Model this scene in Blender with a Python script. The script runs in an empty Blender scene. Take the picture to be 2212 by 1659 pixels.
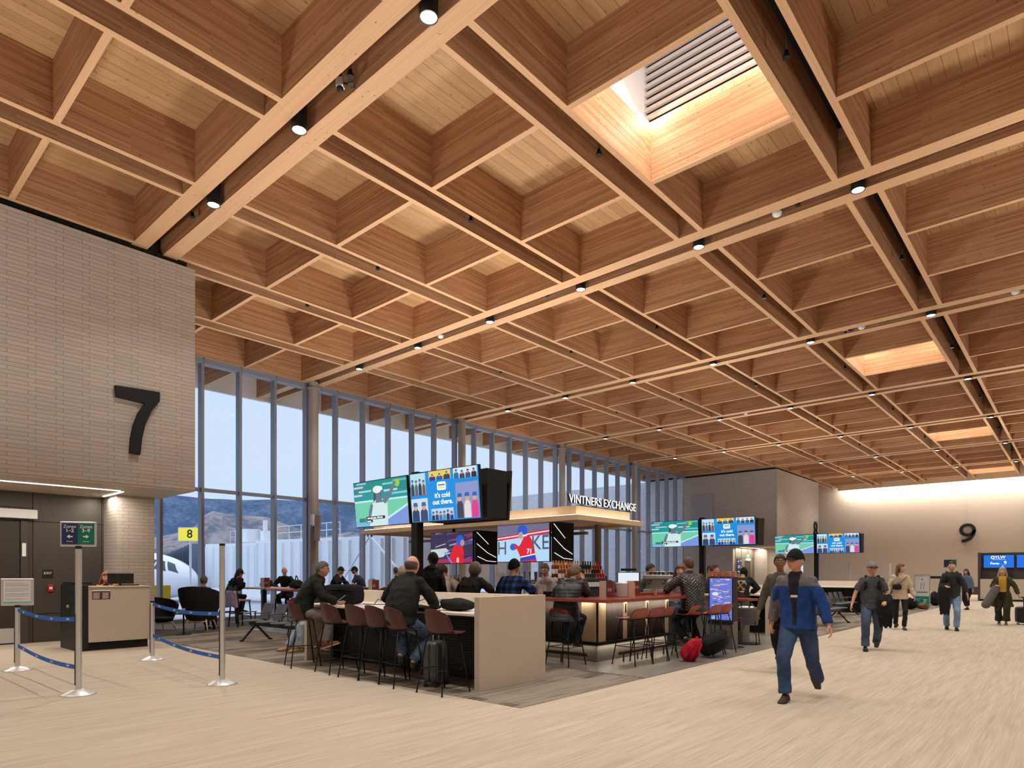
import bpy, bmesh, math, random
from mathutils import Vector, Matrix, noise
from math import sin, cos, pi, radians, atan2, sqrt, exp
random.seed(7)
SC = bpy.context.scene
COL = SC.collection

# ---------------------------------------------------------------- camera
FPX, TH, HZY, CX0, EYE = 1383.4, 0.7265, 1238.2, 1106.0, 1.5
cam_d = bpy.data.cameras.new('camera'); cam = bpy.data.objects.new('camera', cam_d); COL.objects.link(cam)
cam_d.sensor_fit = 'HORIZONTAL'; cam_d.sensor_width = 36.0
cam_d.lens = FPX / 2212 * 36.0
cam_d.shift_y = (HZY - 829.5) / 2212
cam_d.clip_start = 0.05; cam_d.clip_end = 6000
cam.location = (0, 0, EYE); cam.rotation_euler = (pi / 2, 0, TH)
SC.camera = cam
# ---------------------------------------------------------------- colour, exposure, world
SC.view_settings.view_transform = 'Standard'; SC.view_settings.look = 'None'
SC.view_settings.gamma = 1; SC.view_settings.use_curve_mapping = False
SC.view_settings.exposure = 0.0
SC.cycles.use_denoising = True
SC.cycles.max_bounces = 8; SC.cycles.diffuse_bounces = 5; SC.cycles.glossy_bounces = 4
SC.cycles.transmission_bounces = 6; SC.cycles.transparent_max_bounces = 24
SC.cycles.sample_clamp_indirect = 6.0
SC.cycles.caustics_reflective = False; SC.cycles.caustics_refractive = False
SC.cycles.use_light_tree = True
W = bpy.data.worlds.new('dusk_sky'); SC.world = W; W.use_nodes = True
nt = W.node_tree; bg = nt.nodes['Background']
tc = nt.nodes.new('ShaderNodeTexCoord'); sep = nt.nodes.new('ShaderNodeSeparateXYZ'); ramp = nt.nodes.new('ShaderNodeValToRGB')
nt.links.new(tc.outputs['Generated'], sep.inputs[0])
ns = nt.nodes.new('ShaderNodeTexNoise'); ns.inputs['Scale'].default_value = 2.2; ns.inputs['Detail'].default_value = 4
mp = nt.nodes.new('ShaderNodeMapping'); mp.inputs['Scale'].default_value = (1, 1, 3.5)
nt.links.new(tc.outputs['Generated'], mp.inputs[0]); nt.links.new(mp.outputs[0], ns.inputs['Vector'])
ma = nt.nodes.new('ShaderNodeMath'); ma.operation = 'MULTIPLY_ADD'; ma.inputs[1].default_value = 0.25
nt.links.new(ns.outputs['Fac'], ma.inputs[0]); nt.links.new(sep.outputs['Z'], ma.inputs[2])
nt.links.new(ma.outputs[0], ramp.inputs[0])
r = ramp.color_ramp; r.elements[0].position = 0.08; r.elements[0].color = (0.60, 0.78, 1.0, 1)
r.elements[1].position = 0.70; r.elements[1].color = (1.15, 1.35, 1.7, 1)
e = r.elements.new(0.30); e.color = (0.64, 0.79, 1.0, 1)
e = r.elements.new(0.46); e.color = (0.62, 0.78, 1.0, 1)
nt.links.new(ramp.outputs[0], bg.inputs['Color']); bg.inputs['Strength'].default_value = 1.0

def add_light(name, kind, loc, energy, color, rot=(0, 0, 0), size=0.2, size_y=None, spread=None, shape='SQUARE'):
    d = bpy.data.lights.new(name, kind); d.energy = energy; d.color = color
    if kind == 'AREA':
        d.shape = 'RECTANGLE' if size_y else shape; d.size = size
        if size_y: d.size_y = size_y
        if spread: d.spread = spread
    o = bpy.data.objects.new(name, d); COL.objects.link(o); o.location = loc; o.rotation_euler = rot
    return o
WARM = (1.0, 0.80, 0.58)
# unseen uplights added to brighten the timber ceiling; no fixtures are built for them
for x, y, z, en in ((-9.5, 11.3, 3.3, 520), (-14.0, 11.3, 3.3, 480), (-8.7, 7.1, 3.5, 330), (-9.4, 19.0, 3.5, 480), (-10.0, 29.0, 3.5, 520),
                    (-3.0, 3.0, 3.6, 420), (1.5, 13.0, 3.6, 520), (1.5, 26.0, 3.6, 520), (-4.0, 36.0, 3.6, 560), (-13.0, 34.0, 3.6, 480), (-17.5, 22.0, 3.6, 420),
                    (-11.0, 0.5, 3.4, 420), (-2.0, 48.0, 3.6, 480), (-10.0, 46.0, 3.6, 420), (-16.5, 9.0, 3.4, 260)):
    add_light('added_uplight', 'AREA', (x, y, z), en * .36, (1.0, 0.94, 0.87), rot=(pi, 0, 0), size=0.9)

# ---------------------------------------------------------------- pixel helpers (turn a photo pixel into a point of the place)
FW = Vector((-sin(TH), cos(TH), 0)); RT = Vector((cos(TH), sin(TH), 0))
def onz(px, py, z=0.0):
    d = FPX * (EYE - z) / (py - HZY); p = d * FW + (px - CX0) * d / FPX * RT; return (p.x, p.y, z)
def onY(px, Y, py=None):
    v = FW + (px - CX0) / FPX * RT; d = Y / v.y; return (d * v.x, Y, EYE + (HZY - py) * d / FPX if py is not None else 0)
def onX(px, X, py=None):
    v = FW + (px - CX0) / FPX * RT; d = X / v.x; return (X, d * v.y, EYE + (HZY - py) * d / FPX if py is not None else 0)

# ---------------------------------------------------------------- mesh collector
class MB:
    def __init__(s): s.v = []; s.f = []; s.c = []; s.m = []
    def add(s, vs, fs, col=None, mi=0):
        o = len(s.v); s.v += [tuple(v) for v in vs]
        for f in fs: s.f.append(tuple(i + o for i in f)); s.c.append(col); s.m.append(mi)
    def box(s, x0, x1, y0, y1, z0, z1, col=None, mi=0):
        s.add([(x0,y0,z0),(x1,y0,z0),(x1,y1,z0),(x0,y1,z0),(x0,y0,z1),(x1,y0,z1),(x1,y1,z1),(x0,y1,z1)],
              [(0,3,2,1),(4,5,6,7),(0,1,5,4),(1,2,6,5),(2,3,7,6),(3,0,4,7)], col, mi); return s
    def bar(s, p, q, w, h, col=None):
        p = Vector(p); q = Vector(q); d = (q - p).normalized()
        u = d.cross(Vector((0,0,1)));  u = Vector((1,0,0)) if u.length < 1e-4 else u.normalized()
        n = u.cross(d).normalized(); vs = []
        for c in (p, q):
            for a, b in ((-1,-1),(1,-1),(1,1),(-1,1)): vs.append(c + u*(a*w/2) + n*(b*h/2))
        s.add(vs, [(0,1,2,3),(7,6,5,4),(0,4,5,1),(1,5,6,2),(2,6,7,3),(3,7,4,0)], col); return s
    def loft(s, rings, cap=True, col=None, closed=True):
        vs = [v for r_ in rings for v in r_]; n = len(rings[0]); fs = []
        for i in range(len(rings) - 1):
            for j in range(n if closed else n - 1):
                k = (j + 1) % n; fs.append((i*n + j, i*n + k, (i+1)*n + k, (i+1)*n + j))
        if cap:
            fs.append(tuple(range(n - 1, -1, -1))); b = (len(rings) - 1) * n; fs.append(tuple(b + j for j in range(n)))
        s.add(vs, fs, col); return s
    def tube(s, pts, rad, seg=10, col=None, flat=None, cap=True, round_=False):
        pts = [Vector(p) for p in pts]; n = len(pts)
        rad = [rad] * n if not isinstance(rad, (list, tuple)) else list(rad)
        if round_:   # hemispherical ends
            d0 = (pts[0] - pts[1]).normalized(); d1 = (pts[-1] - pts[-2]).normalized(); a0, a1 = rad[0], rad[-1]
            g = lambda v: v if not isinstance(v, tuple) else (v[0] + v[1]) / 2
            sc_ = lambda v, k: v * k if not isinstance(v, tuple) else (v[0]*k, v[1]*k)
            pre = [(pts[0] + d0 * g(a0) * sin(t), sc_(a0, max(cos(t), .05))) for t in (1.5, 1.0, .5)]
            post = [(pts[-1] + d1 * g(a1) * sin(t), sc_(a1, max(cos(t), .05))) for t in (.5, 1.0, 1.5)]
            pts = [p for p, _ in pre] + pts + [p for p, _ in post]; rad = [q for _, q in pre] + rad + [q for _, q in post]; n = len(pts)
        ref = Vector(flat) if flat else Vector((0.013, 0.021, 1))
        rings = []; u = None
        for i in range(n):
            d = (pts[min(i+1, n-1)] - pts[max(i-1, 0)]).normalized()
            if u is None or flat:
                u = ref.cross(d)
                if u.length < 0.05: u = Vector((1, 0.01, 0)).cross(d)
                u.normalize()
            else:
                u = (u - d * u.dot(d)); u = u.normalized() if u.length > 1e-6 else Vector((1,0,0))
            w = d.cross(u).normalized(); r_ = rad[i]; ru, rv = r_ if isinstance(r_, tuple) else (r_, r_)
            rings.append([pts[i] + u * (ru * cos(2*pi*k/seg)) + w * (rv * sin(2*pi*k/seg)) for k in range(seg)])
        s.loft(rings, cap, col); return s
    def lathe(s, prof, c=(0,0,0), seg=24, col=None, ax='z', cap=True):
        rings = []
        for r_, z in prof:
            ring = []
            for k in range(seg):
                a = 2*pi*k/seg; x, y = r_*cos(a), r_*sin(a)
                if ax == 'z': ring.append((c[0]+x, c[1]+y, c[2]+z))
                elif ax == 'y': ring.append((c[0]+x, c[1]-z, c[2]+y))
                else: ring.append((c[0]+z, c[1]+x, c[2]+y))
            rings.append(ring)
        s.loft(rings, cap, col); return s
    def ell(s, c, r_, seg=16, rows=10, col=None, rot=None, fn=None):
        rings = []
        for i in range(rows + 1):
            t = pi * i / rows; t = min(max(t, .03), pi - .03); ring = []
            for k in range(seg):
                a = 2*pi*k/seg; v = Vector((sin(t)*cos(a)*r_[0], sin(t)*sin(a)*r_[1], -cos(t)*r_[2]))
                if fn: v = fn(v)
                if rot: v = rot @ v
                ring.append(v + Vector(c))
            rings.append(ring)
        s.loft(rings, True, col); return s
    def xf(s, M):
        s.v = [tuple(M @ Vector(v)) for v in s.v]; return s
    def mesh(s, name, smooth=False):
        me = bpy.data.meshes.new(name); me.from_pydata(s.v, [], s.f)
        if any(c is not None for c in s.c):
            at = me.color_attributes.new('col', 'FLOAT_COLOR', 'CORNER'); k = 0; buf = []
            for f, c in zip(s.f, s.c):
                c = c or (1, 1, 1); buf += [c[0], c[1], c[2], 1.0] * len(f)
            at.data.foreach_set('color', buf)
        if any(s.m): me.polygons.foreach_set('material_index', s.m)
        if smooth: me.polygons.foreach_set('use_smooth', [True] * len(me.polygons))
        me.update(); return me
    def build(s, name, mat=None, parent=None, smooth=False, bevel=0):
        me = s.mesh(name, smooth)
        for m_ in (mat if isinstance(mat, (list, tuple)) else [mat]):
            if m_: me.materials.append(m_)
        o = bpy.data.objects.new(name, me); COL.objects.link(o)
        if parent: o.parent = parent
        if bevel:
            b = o.modifiers.new('b', 'BEVEL'); b.width = bevel; b.segments = 2; b.limit_method = 'ANGLE'; b.angle_limit = 0.9
        if smooth == 'auto':
            try: me.set_sharp_from_angle(angle=0.7)
            except Exception: pass
        return o
def box(name, x0, x1, y0, y1, z0, z1, mat, parent=None, bevel=0): return MB().box(x0,x1,y0,y1,z0,z1).build(name, mat, parent, bevel=bevel)
def tag(o, label=None, cat=None, group=None, kind=None):
    if label: o['label'] = label
    if cat: o['category'] = cat
    if group: o['group'] = group
    if kind: o['kind'] = kind
    return o
def thing(name, label, cat, loc=(0,0,0), rz=0, group=None):
    o = bpy.data.objects.new(name, None); COL.objects.link(o); o.location = loc; o.rotation_euler = (0,0,rz); o.empty_display_size = .1
    return tag(o, label, cat, group)
def kids(o): return [c for c in o.children]
def dup(root, loc, rz=None, label=None, group=None):
    def cp(o, par):
        c = o.copy(); COL.objects.link(c)
        if par: c.parent = par
        for ch in kids(o): cp(ch, c)
        return c
    c = cp(root, None); c.location = loc
    if rz is not None: c.rotation_euler = (0,0,rz)
    if label: c['label'] = label
    if group: c['group'] = group
    return c
def text(body, size, mat, parent=None, M=None, name='lettering', ext=0.001, off=0.0, align='CENTER', space=1.0):
    cu = bpy.data.curves.new(name, 'FONT'); cu.body = body; cu.size = size; cu.extrude = ext; cu.offset = off
    cu.align_x = align; cu.align_y = 'CENTER'; cu.space_line = 0.85; cu.space_character = space; cu.resolution_u = 4
    cu.materials.append(mat); t_ = bpy.data.objects.new(name, cu); me = bpy.data.meshes.new_from_object(t_); bpy.data.objects.remove(t_)
    me.name = name; o = bpy.data.objects.new(name, me); COL.objects.link(o)
    if parent: o.parent = parent
    if M is not None: o.matrix_local = M
    return o
def face_mY(x, y, z): return Matrix.Translation((x, y, z)) @ Matrix.Rotation(pi/2, 4, 'X')                               # readable from -Y
def face_pX(x, y, z): return Matrix.Translation((x, y, z)) @ Matrix.Rotation(pi/2, 4, 'Z') @ Matrix.Rotation(pi/2, 4, 'X')   # readable from +X

# ---------------------------------------------------------------- materials
def lin(c):
    return tuple(((v/255)/12.92 if v/255 <= .04045 else ((v/255+.055)/1.055)**2.4) for v in c)
def newmat(name):
    m = bpy.data.materials.new(name); m.use_nodes = True; n = m.node_tree; b = n.nodes['Principled BSDF']; return m, n, b
def mat(name, c, rough=.6, metal=0, var=0.0, scale=8, bump=0.0, bscale=None, coat=0, spec=.5, attr=False):
    m, n, b = newmat(name); c = lin(c) if max(c) > 1.001 else c
    b.inputs['Roughness'].default_value = rough; b.inputs['Metallic'].default_value = metal; b.inputs['Coat Weight'].default_value = coat
    b.inputs['Specular IOR Level'].default_value = spec
    tc = n.nodes.new('ShaderNodeTexCoord'); nz = n.nodes.new('ShaderNodeTexNoise'); nz.inputs['Scale'].default_value = scale; nz.inputs['Detail'].default_value = 3
    n.links.new(tc.outputs['Object'], nz.inputs['Vector'])
    mr = n.nodes.new('ShaderNodeMapRange'); mr.inputs['To Min'].default_value = 1 - var; mr.inputs['To Max'].default_value = 1 + var
    n.links.new(nz.outputs['Fac'], mr.inputs['Value'])
    mx = n.nodes.new('ShaderNodeVectorMath'); mx.operation = 'SCALE'; n.links.new(mr.outputs[0], mx.inputs['Scale'])
    if attr:
        a = n.nodes.new('ShaderNodeAttribute'); a.attribute_name = 'col'; n.links.new(a.outputs['Color'], mx.inputs[0])
    else: mx.inputs[0].default_value = c[:3]
    n.links.new(mx.outputs[0], b.inputs['Base Color'])
    if bump:
        bp = n.nodes.new('ShaderNodeBump'); bp.inputs['Strength'].default_value = bump; bp.inputs['Distance'].default_value = .02
        if bscale:
            n2 = n.nodes.new('ShaderNodeTexNoise'); n2.inputs['Scale'].default_value = bscale; n2.inputs['Detail'].default_value = 3; n.links.new(tc.outputs['Object'], n2.inputs['Vector']); n.links.new(n2.outputs['Fac'], bp.inputs['Height'])
        else: n.links.new(nz.outputs['Fac'], bp.inputs['Height'])
        n.links.new(bp.outputs[0], b.inputs['Normal'])
    return m
def emis(name, c, s=1.0, attr=False):
    m, n, b = newmat(name); c = lin(c) if max(c) > 1.001 else c
    b.inputs['Base Color'].default_value = (0.02, .02, .02, 1); b.inputs['Roughness'].default_value = .35
    b.inputs['Emission Color'].default_value = (*c[:3], 1); b.inputs['Emission Strength'].default_value = s
    if attr:
        a = n.nodes.new('ShaderNodeAttribute'); a.attribute_name = 'col'; n.links.new(a.outputs['Color'], b.inputs['Emission Color'])
    return m
def vec_map(n, axes, sc):
    """object coordinates with axes picked and scaled: axes like 'xz'"""
    tc = n.nodes.new('ShaderNodeTexCoord'); sp = n.nodes.new('ShaderNodeSeparateXYZ'); cb = n.nodes.new('ShaderNodeCombineXYZ')
    n.links.new(tc.outputs['Object'], sp.inputs[0])
    for k, a in enumerate(axes):
        mm = n.nodes.new('ShaderNodeMath'); mm.operation = 'MULTIPLY'; mm.inputs[1].default_value = sc[k]
        n.links.new(sp.outputs[a.upper()], mm.inputs[0]); n.links.new(mm.outputs[0], cb.inputs[k])
    return cb
def glulam(name, along, c1, c2, c3):
    """laminated timber: thin boards stacked in z running along one axis; faces pointing down are paler, without the board pattern"""
    m, n, b = newmat(name); L = n.links; across = 'y' if along == 'x' else 'x'
    v = vec_map(n, along + 'z' + across, (1, 1, 1))
    br = n.nodes.new('ShaderNodeTexBrick'); br.offset = .37; br.offset_frequency = 2; br.inputs['Scale'].default_value = 1
    br.inputs['Mortar Size'].default_value = 0.0; br.inputs['Brick Width'].default_value = 1.35; br.inputs['Row Height'].default_value = .036
    br.inputs['Color1'].default_value = (0,0,0,1); br.inputs['Color2'].default_value = (1,1,1,1)
    L.new(v.outputs[0], br.inputs['Vector'])
    g = vec_map(n, along + 'z' + across, (.55, 58, 40)); nz = n.nodes.new('ShaderNodeTexNoise'); nz.inputs['Scale'].default_value = 1; nz.inputs['Detail'].default_value = 5
    L.new(g.outputs[0], nz.inputs['Vector'])
    big = n.nodes.new('ShaderNodeTexNoise'); big.inputs['Scale'].default_value = .35; tcb = n.nodes.new('ShaderNodeTexCoord'); L.new(tcb.outputs['Object'], big.inputs['Vector'])
    a1 = n.nodes.new('ShaderNodeMath'); a1.operation = 'MULTIPLY_ADD'; a1.inputs[1].default_value = .26; L.new(br.outputs['Color'], a1.inputs[0]); 
    m2 = n.nodes.new('ShaderNodeMath'); m2.operation = 'MULTIPLY'; m2.inputs[1].default_value = .78; L.new(nz.outputs['Fac'], m2.inputs[0]); L.new(m2.outputs[0], a1.inputs[2])
    a2 = n.nodes.new('ShaderNodeMath'); a2.operation = 'MULTIPLY_ADD'; a2.inputs[1].default_value = .35; L.new(big.outputs['Fac'], a2.inputs[0]); L.new(a1.outputs[0], a2.inputs[2])
    rp = n.nodes.new('ShaderNodeValToRGB'); L.new(a2.outputs[0], rp.inputs[0])
    e = rp.color_ramp.elements; e[0].position = .28; e[0].color = (*c1, 1); e[1].position = 1.0; e[1].color = (*c3, 1); q = rp.color_ramp.elements.new(.62); q.color = (*c2, 1)
    # knots
    kv = vec_map(n, along + 'z' + across, (7, 15, 15)); vo = n.nodes.new('ShaderNodeTexVoronoi'); vo.inputs['Scale'].default_value = 1; L.new(kv.outputs[0], vo.inputs['Vector'])
    kr = n.nodes.new('ShaderNodeValToRGB'); L.new(vo.outputs['Distance'], kr.inputs[0]); kr.color_ramp.elements[0].position = .06; kr.color_ramp.elements[0].color = (.38,.25,.18,1); kr.color_ramp.elements[1].position = .15; kr.color_ramp.elements[1].color = (1,1,1,1)
    # keep only some knots
    gt = n.nodes.new('ShaderNodeMath'); gt.operation = 'GREATER_THAN'; gt.inputs[1].default_value = .70; spc = n.nodes.new('ShaderNodeSeparateColor'); L.new(vo.outputs['Color'], spc.inputs[0]); L.new(spc.outputs[0], gt.inputs[0])
    mx = n.nodes.new('ShaderNodeMix'); mx.data_type = 'RGBA'; mx.blend_type = 'MULTIPLY'; L.new(gt.outputs[0], mx.inputs[0]); L.new(rp.outputs[0], mx.inputs[6]); L.new(kr.outputs[0], mx.inputs[7])
    # faces pointing down take a paler, even tone
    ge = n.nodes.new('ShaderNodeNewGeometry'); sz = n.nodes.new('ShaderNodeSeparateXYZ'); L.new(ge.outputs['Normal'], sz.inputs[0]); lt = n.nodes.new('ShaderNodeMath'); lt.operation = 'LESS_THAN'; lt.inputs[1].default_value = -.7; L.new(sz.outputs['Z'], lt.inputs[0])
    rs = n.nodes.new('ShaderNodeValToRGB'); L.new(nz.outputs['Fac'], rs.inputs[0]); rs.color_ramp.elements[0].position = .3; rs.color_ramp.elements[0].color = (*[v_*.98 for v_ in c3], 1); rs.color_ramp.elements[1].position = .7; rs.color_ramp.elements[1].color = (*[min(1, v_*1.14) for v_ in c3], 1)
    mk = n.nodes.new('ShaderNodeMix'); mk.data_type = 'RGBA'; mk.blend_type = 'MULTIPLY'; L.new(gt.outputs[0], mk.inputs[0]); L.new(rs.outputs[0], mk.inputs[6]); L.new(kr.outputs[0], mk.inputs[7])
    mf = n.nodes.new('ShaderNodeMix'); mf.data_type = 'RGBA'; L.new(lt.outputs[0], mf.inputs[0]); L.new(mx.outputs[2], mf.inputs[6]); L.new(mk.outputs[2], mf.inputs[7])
    L.new(mf.outputs[2], b.inputs['Base Color']); b.inputs['Roughness'].default_value = .62; b.inputs['Specular IOR Level'].default_value = .3
    return m
def brick(name, axes, c1, c2, cm, bw=.42, rh=.076, mortar=.0045):
    m, n, b = newmat(name); L = n.links; v = vec_map(n, axes, (1, 1))
    br = n.nodes.new('ShaderNodeTexBrick'); br.offset = .27; br.offset_frequency = 2; br.inputs['Scale'].default_value = 1
    br.inputs['Mortar Size'].default_value = mortar; br.inputs['Mortar Smooth'].default_value = .2; br.inputs['Brick Width'].default_value = bw; br.inputs['Row Height'].default_value = rh
    br.inputs['Color1'].default_value = (*c1, 1); br.inputs['Color2'].default_value = (*c2, 1); br.inputs['Mortar'].default_value = (*cm, 1)
    L.new(v.outputs[0], br.inputs['Vector'])
    tc = n.nodes.new('ShaderNodeTexCoord'); nz = n.nodes.new('ShaderNodeTexNoise'); nz.inputs['Scale'].default_value = 60; nz.inputs['Detail'].default_value = 4; L.new(tc.outputs['Object'], nz.inputs['Vector'])
    mr = n.nodes.new('ShaderNodeMapRange'); mr.inputs['To Min'].default_value = .84; mr.inputs['To Max'].default_value = 1.12; L.new(nz.outputs['Fac'], mr.inputs['Value'])
    sc_ = n.nodes.new('ShaderNodeVectorMath'); sc_.operation = 'SCALE'; L.new(br.outputs['Color'], sc_.inputs[0]); L.new(mr.outputs[0], sc_.inputs['Scale']); L.new(sc_.outputs[0], b.inputs['Base Color'])
    su = n.nodes.new('ShaderNodeMath'); su.operation = 'MULTIPLY_ADD'; su.inputs[1].default_value = -1.0; L.new(br.outputs['Fac'], su.inputs[0]); 
    ml = n.nodes.new('ShaderNodeMath'); ml.operation = 'MULTIPLY'; ml.inputs[1].default_value = .35; L.new(nz.outputs['Fac'], ml.inputs[0]); L.new(ml.outputs[0], su.inputs[2])
    bp = n.nodes.new('ShaderNodeBump'); bp.inputs['Strength'].default_value = .7; bp.inputs['Distance'].default_value = .012; L.new(su.outputs[0], bp.inputs['Height']); L.new(bp.outputs[0], b.inputs['Normal'])
    b.inputs['Roughness'].default_value = .75; return m
def carpet(name, c1, c2, c3, sx, sy, tile=None):
    m, n, b = newmat(name); L = n.links
    v = vec_map(n, 'xyz', (sx, sy, 1)); nz = n.nodes.new('ShaderNodeTexNoise'); nz.inputs['Scale'].default_value = 1; nz.inputs['Detail'].default_value = 3; nz.inputs['Roughness'].default_value = .55; L.new(v.outputs[0], nz.inputs['Vector'])
    v2 = vec_map(n, 'xyz', (sx*.18, sy*.5, 1)); n2 = n.nodes.new('ShaderNodeTexNoise'); n2.inputs['Scale'].default_value = 1; n2.inputs['Detail'].default_value = 2; L.new(v2.outputs[0], n2.inputs['Vector'])
    ad = n.nodes.new('ShaderNodeMath'); ad.operation = 'MULTIPLY_ADD'; ad.inputs[1].default_value = .5; L.new(n2.outputs['Fac'], ad.inputs[0]); L.new(nz.outputs['Fac'], ad.inputs[2])
    last = ad
    if tile:
        br = n.nodes.new('ShaderNodeTexBrick'); br.offset = .5; br.inputs['Scale'].default_value = 1; br.inputs['Mortar Size'].default_value = 0; br.inputs['Brick Width'].default_value = tile[1]; br.inputs['Row Height'].default_value = tile[0]
        br.inputs['Color1'].default_value = (0,0,0,1); br.inputs['Color2'].default_value = (1,1,1,1); vb = vec_map(n, 'yxz', (1,1,1)); L.new(vb.outputs[0], br.inputs['Vector'])
        a3 = n.nodes.new('ShaderNodeMath'); a3.operation = 'MULTIPLY_ADD'; a3.inputs[1].default_value = tile[2]; L.new(br.outputs['Color'], a3.inputs[0]); L.new(ad.outputs[0], a3.inputs[2]); last = a3
    rp = n.nodes.new('ShaderNodeValToRGB'); L.new(last.outputs[0], rp.inputs[0]); e = rp.color_ramp.elements
    e[0].position = .52; e[0].color = (*c1, 1); e[1].position = 1.0; e[1].color = (*c3, 1); q = e.new(.75); q.color = (*c2, 1)
    tc = n.nodes.new('ShaderNodeTexCoord'); sp = n.nodes.new('ShaderNodeTexNoise'); sp.inputs['Scale'].default_value = 170; sp.inputs['Detail'].default_value = 2; L.new(tc.outputs['Object'], sp.inputs['Vector'])
    mr = n.nodes.new('ShaderNodeMapRange'); mr.inputs['From Min'].default_value = .3; mr.inputs['From Max'].default_value = .7; mr.inputs['To Min'].default_value = .82; mr.inputs['To Max'].default_value = 1.15; L.new(sp.outputs['Fac'], mr.inputs['Value'])
    sc_ = n.nodes.new('ShaderNodeVectorMath'); sc_.operation = 'SCALE'; L.new(rp.outputs[0], sc_.inputs[0]); L.new(mr.outputs[0], sc_.inputs['Scale']); L.new(sc_.outputs[0], b.inputs['Base Color'])
    bp = n.nodes.new('ShaderNodeBump'); bp.inputs['Strength'].default_value = .5; bp.inputs['Distance'].default_value = .006; L.new(sp.outputs['Fac'], bp.inputs['Height']); L.new(bp.outputs[0], b.inputs['Normal'])
    b.inputs['Roughness'].default_value = .95; b.inputs['Specular IOR Level'].default_value = .1; return m
def glassmat(name, tint=(1,1,1), refl=.08):
    m = bpy.data.materials.new(name); m.use_nodes = True; n = m.node_tree; n.nodes.clear(); L = n.links
    o = n.nodes.new('ShaderNodeOutputMaterial'); t = n.nodes.new('ShaderNodeBsdfTransparent'); g = n.nodes.new('ShaderNodeBsdfGlossy'); mx = n.nodes.new('ShaderNodeMixShader')
    t.inputs[0].default_value = (*tint, 1); g.inputs['Roughness'].default_value = .02
    fr = n.nodes.new('ShaderNodeFresnel'); fr.inputs[0].default_value = 1.35; mm = n.nodes.new('ShaderNodeMath'); mm.operation = 'MULTIPLY'; mm.inputs[1].default_value = refl*12; mm.use_clamp = True
    ge = n.nodes.new('ShaderNodeNewGeometry'); iv = n.nodes.new('ShaderNodeMath'); iv.operation = 'SUBTRACT'; iv.inputs[0].default_value = 1.0; L.new(ge.outputs['Backfacing'], iv.inputs[1]); fm = n.nodes.new('ShaderNodeMath'); fm.operation = 'MULTIPLY'; L.new(fr.outputs[0], fm.inputs[0]); L.new(iv.outputs[0], fm.inputs[1])
    L.new(fm.outputs[0], mm.inputs[0]); L.new(mm.outputs[0], mx.inputs[0]); L.new(t.outputs[0], mx.inputs[1]); L.new(g.outputs[0], mx.inputs[2]); L.new(mx.outputs[0], o.inputs[0]); return m

WD1, WD2, WD3 = (0.20, .092, .046), (0.385, .192, .096), (0.58, .350, .195)
M = dict(
    glu_x = glulam('glulam_timber_x', 'x', WD1, WD2, WD3), glu_y = glulam('glulam_timber_y', 'y', WD1, WD2, WD3),
    black = mat('black_paint', (22,21,21), .5), matte = mat('matte_black', (12,12,13), .8), blkmetal = mat('black_metal', (30,30,32), .38, .6),
    brick_yz = brick('brick_side', 'yz', (.49,.43,.38), (.435,.38,.335), (.27,.225,.19)), brick_xz = brick('brick_end', 'xz', (.49,.43,.38), (.435,.38,.335), (.27,.225,.19)),
    soffit = mat('soffit_panel', (196,182,165), .5, var=.03), plaster = mat('smooth_plaster', (186,176,167), .7, var=.03, scale=.6),
    darkwall = mat('dark_panel', (78,72,68), .42, .3, var=.05, scale=2), metalwall = mat('metal_panel', (150,138,125), .35, .6, var=.06, scale=2),
    carpet = carpet('light_carpet', (.40,.335,.262), (.47,.40,.32), (.55,.475,.39), 62, 1.3),
    darkcarpet = carpet('dark_carpet_tile', (.035,.03,.026), (.12,.10,.083), (.26,.22,.18), 22, 1.1, (.25, 1.0, .28)),
    tile = mat('grey_floor_tile', (118,113,108), .35, var=.18, scale=3), tarmac = mat('tarmac', (188,190,196), .7, var=.15, scale=.3),
    mullion = mat('grey_anodised', (132,137,152), .5, .15), column = mat('column_paint', (150,142,135), .5), glass = glassmat('clear_glass'),
    white = mat('white_solid', (235,225,212), .35, var=.01), stone = mat('stone_panel', (196,183,165), .55, var=.07, scale=1.6), steel = mat('brushed_steel', (226,226,228), .36, .75),
    belt = mat('blue_belt', (0,96,190), .6), whitep = mat('white_paint', (230,230,232), .4), maroon = mat('maroon_shell', (76,34,36), .38, var=.04), terra = mat('terracotta_shell', (164,88,76), .45, var=.04),
    redtop = mat('red_bar_top', (140,58,44), .3, var=.1, scale=6, coat=.3), oak = mat('pale_oak', (222,194,160), .5, var=.08, scale=5), fluted = mat('fluted_bronze', (92,80,72), .5, .0),
    ribblack = mat('ribbed_black', (16,15,17), .5), concrete = mat('dark_concrete', (112,108,104), .6, var=.12, scale=5, bump=.1),
    cloth = mat('cloth', (1,1,1), .88, var=.10, scale=14, bump=.55, bscale=26, attr=True, spec=.2), skin = mat('skin', (1,1,1), .5, var=.05, scale=20, attr=True),
    hair = mat('hair', (1,1,1), .6, var=.35, scale=45, bump=.8, bscale=70, attr=True), plastic = mat('paint_attr', (1,1,1), .42, attr=True), metalc = mat('metal_attr', (1,1,1), .3, .8, attr=True),
    lens = emis('lamp_lens', (1,.93,.82), 14), led = emis('led_strip', (1,.90,.76), 3), ledw = emis('led_white', (1,.97,.95), 1.5),
    screen = emis('screen_picture', (1,1,1), 1.0, attr=True), txt_w = emis('lit_white_text', (1,1,1), 1.0), txtd = mat('dark_lettering', (25,25,28), .5), txtw = mat('white_lettering', (240,240,240), .5),
)
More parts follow.
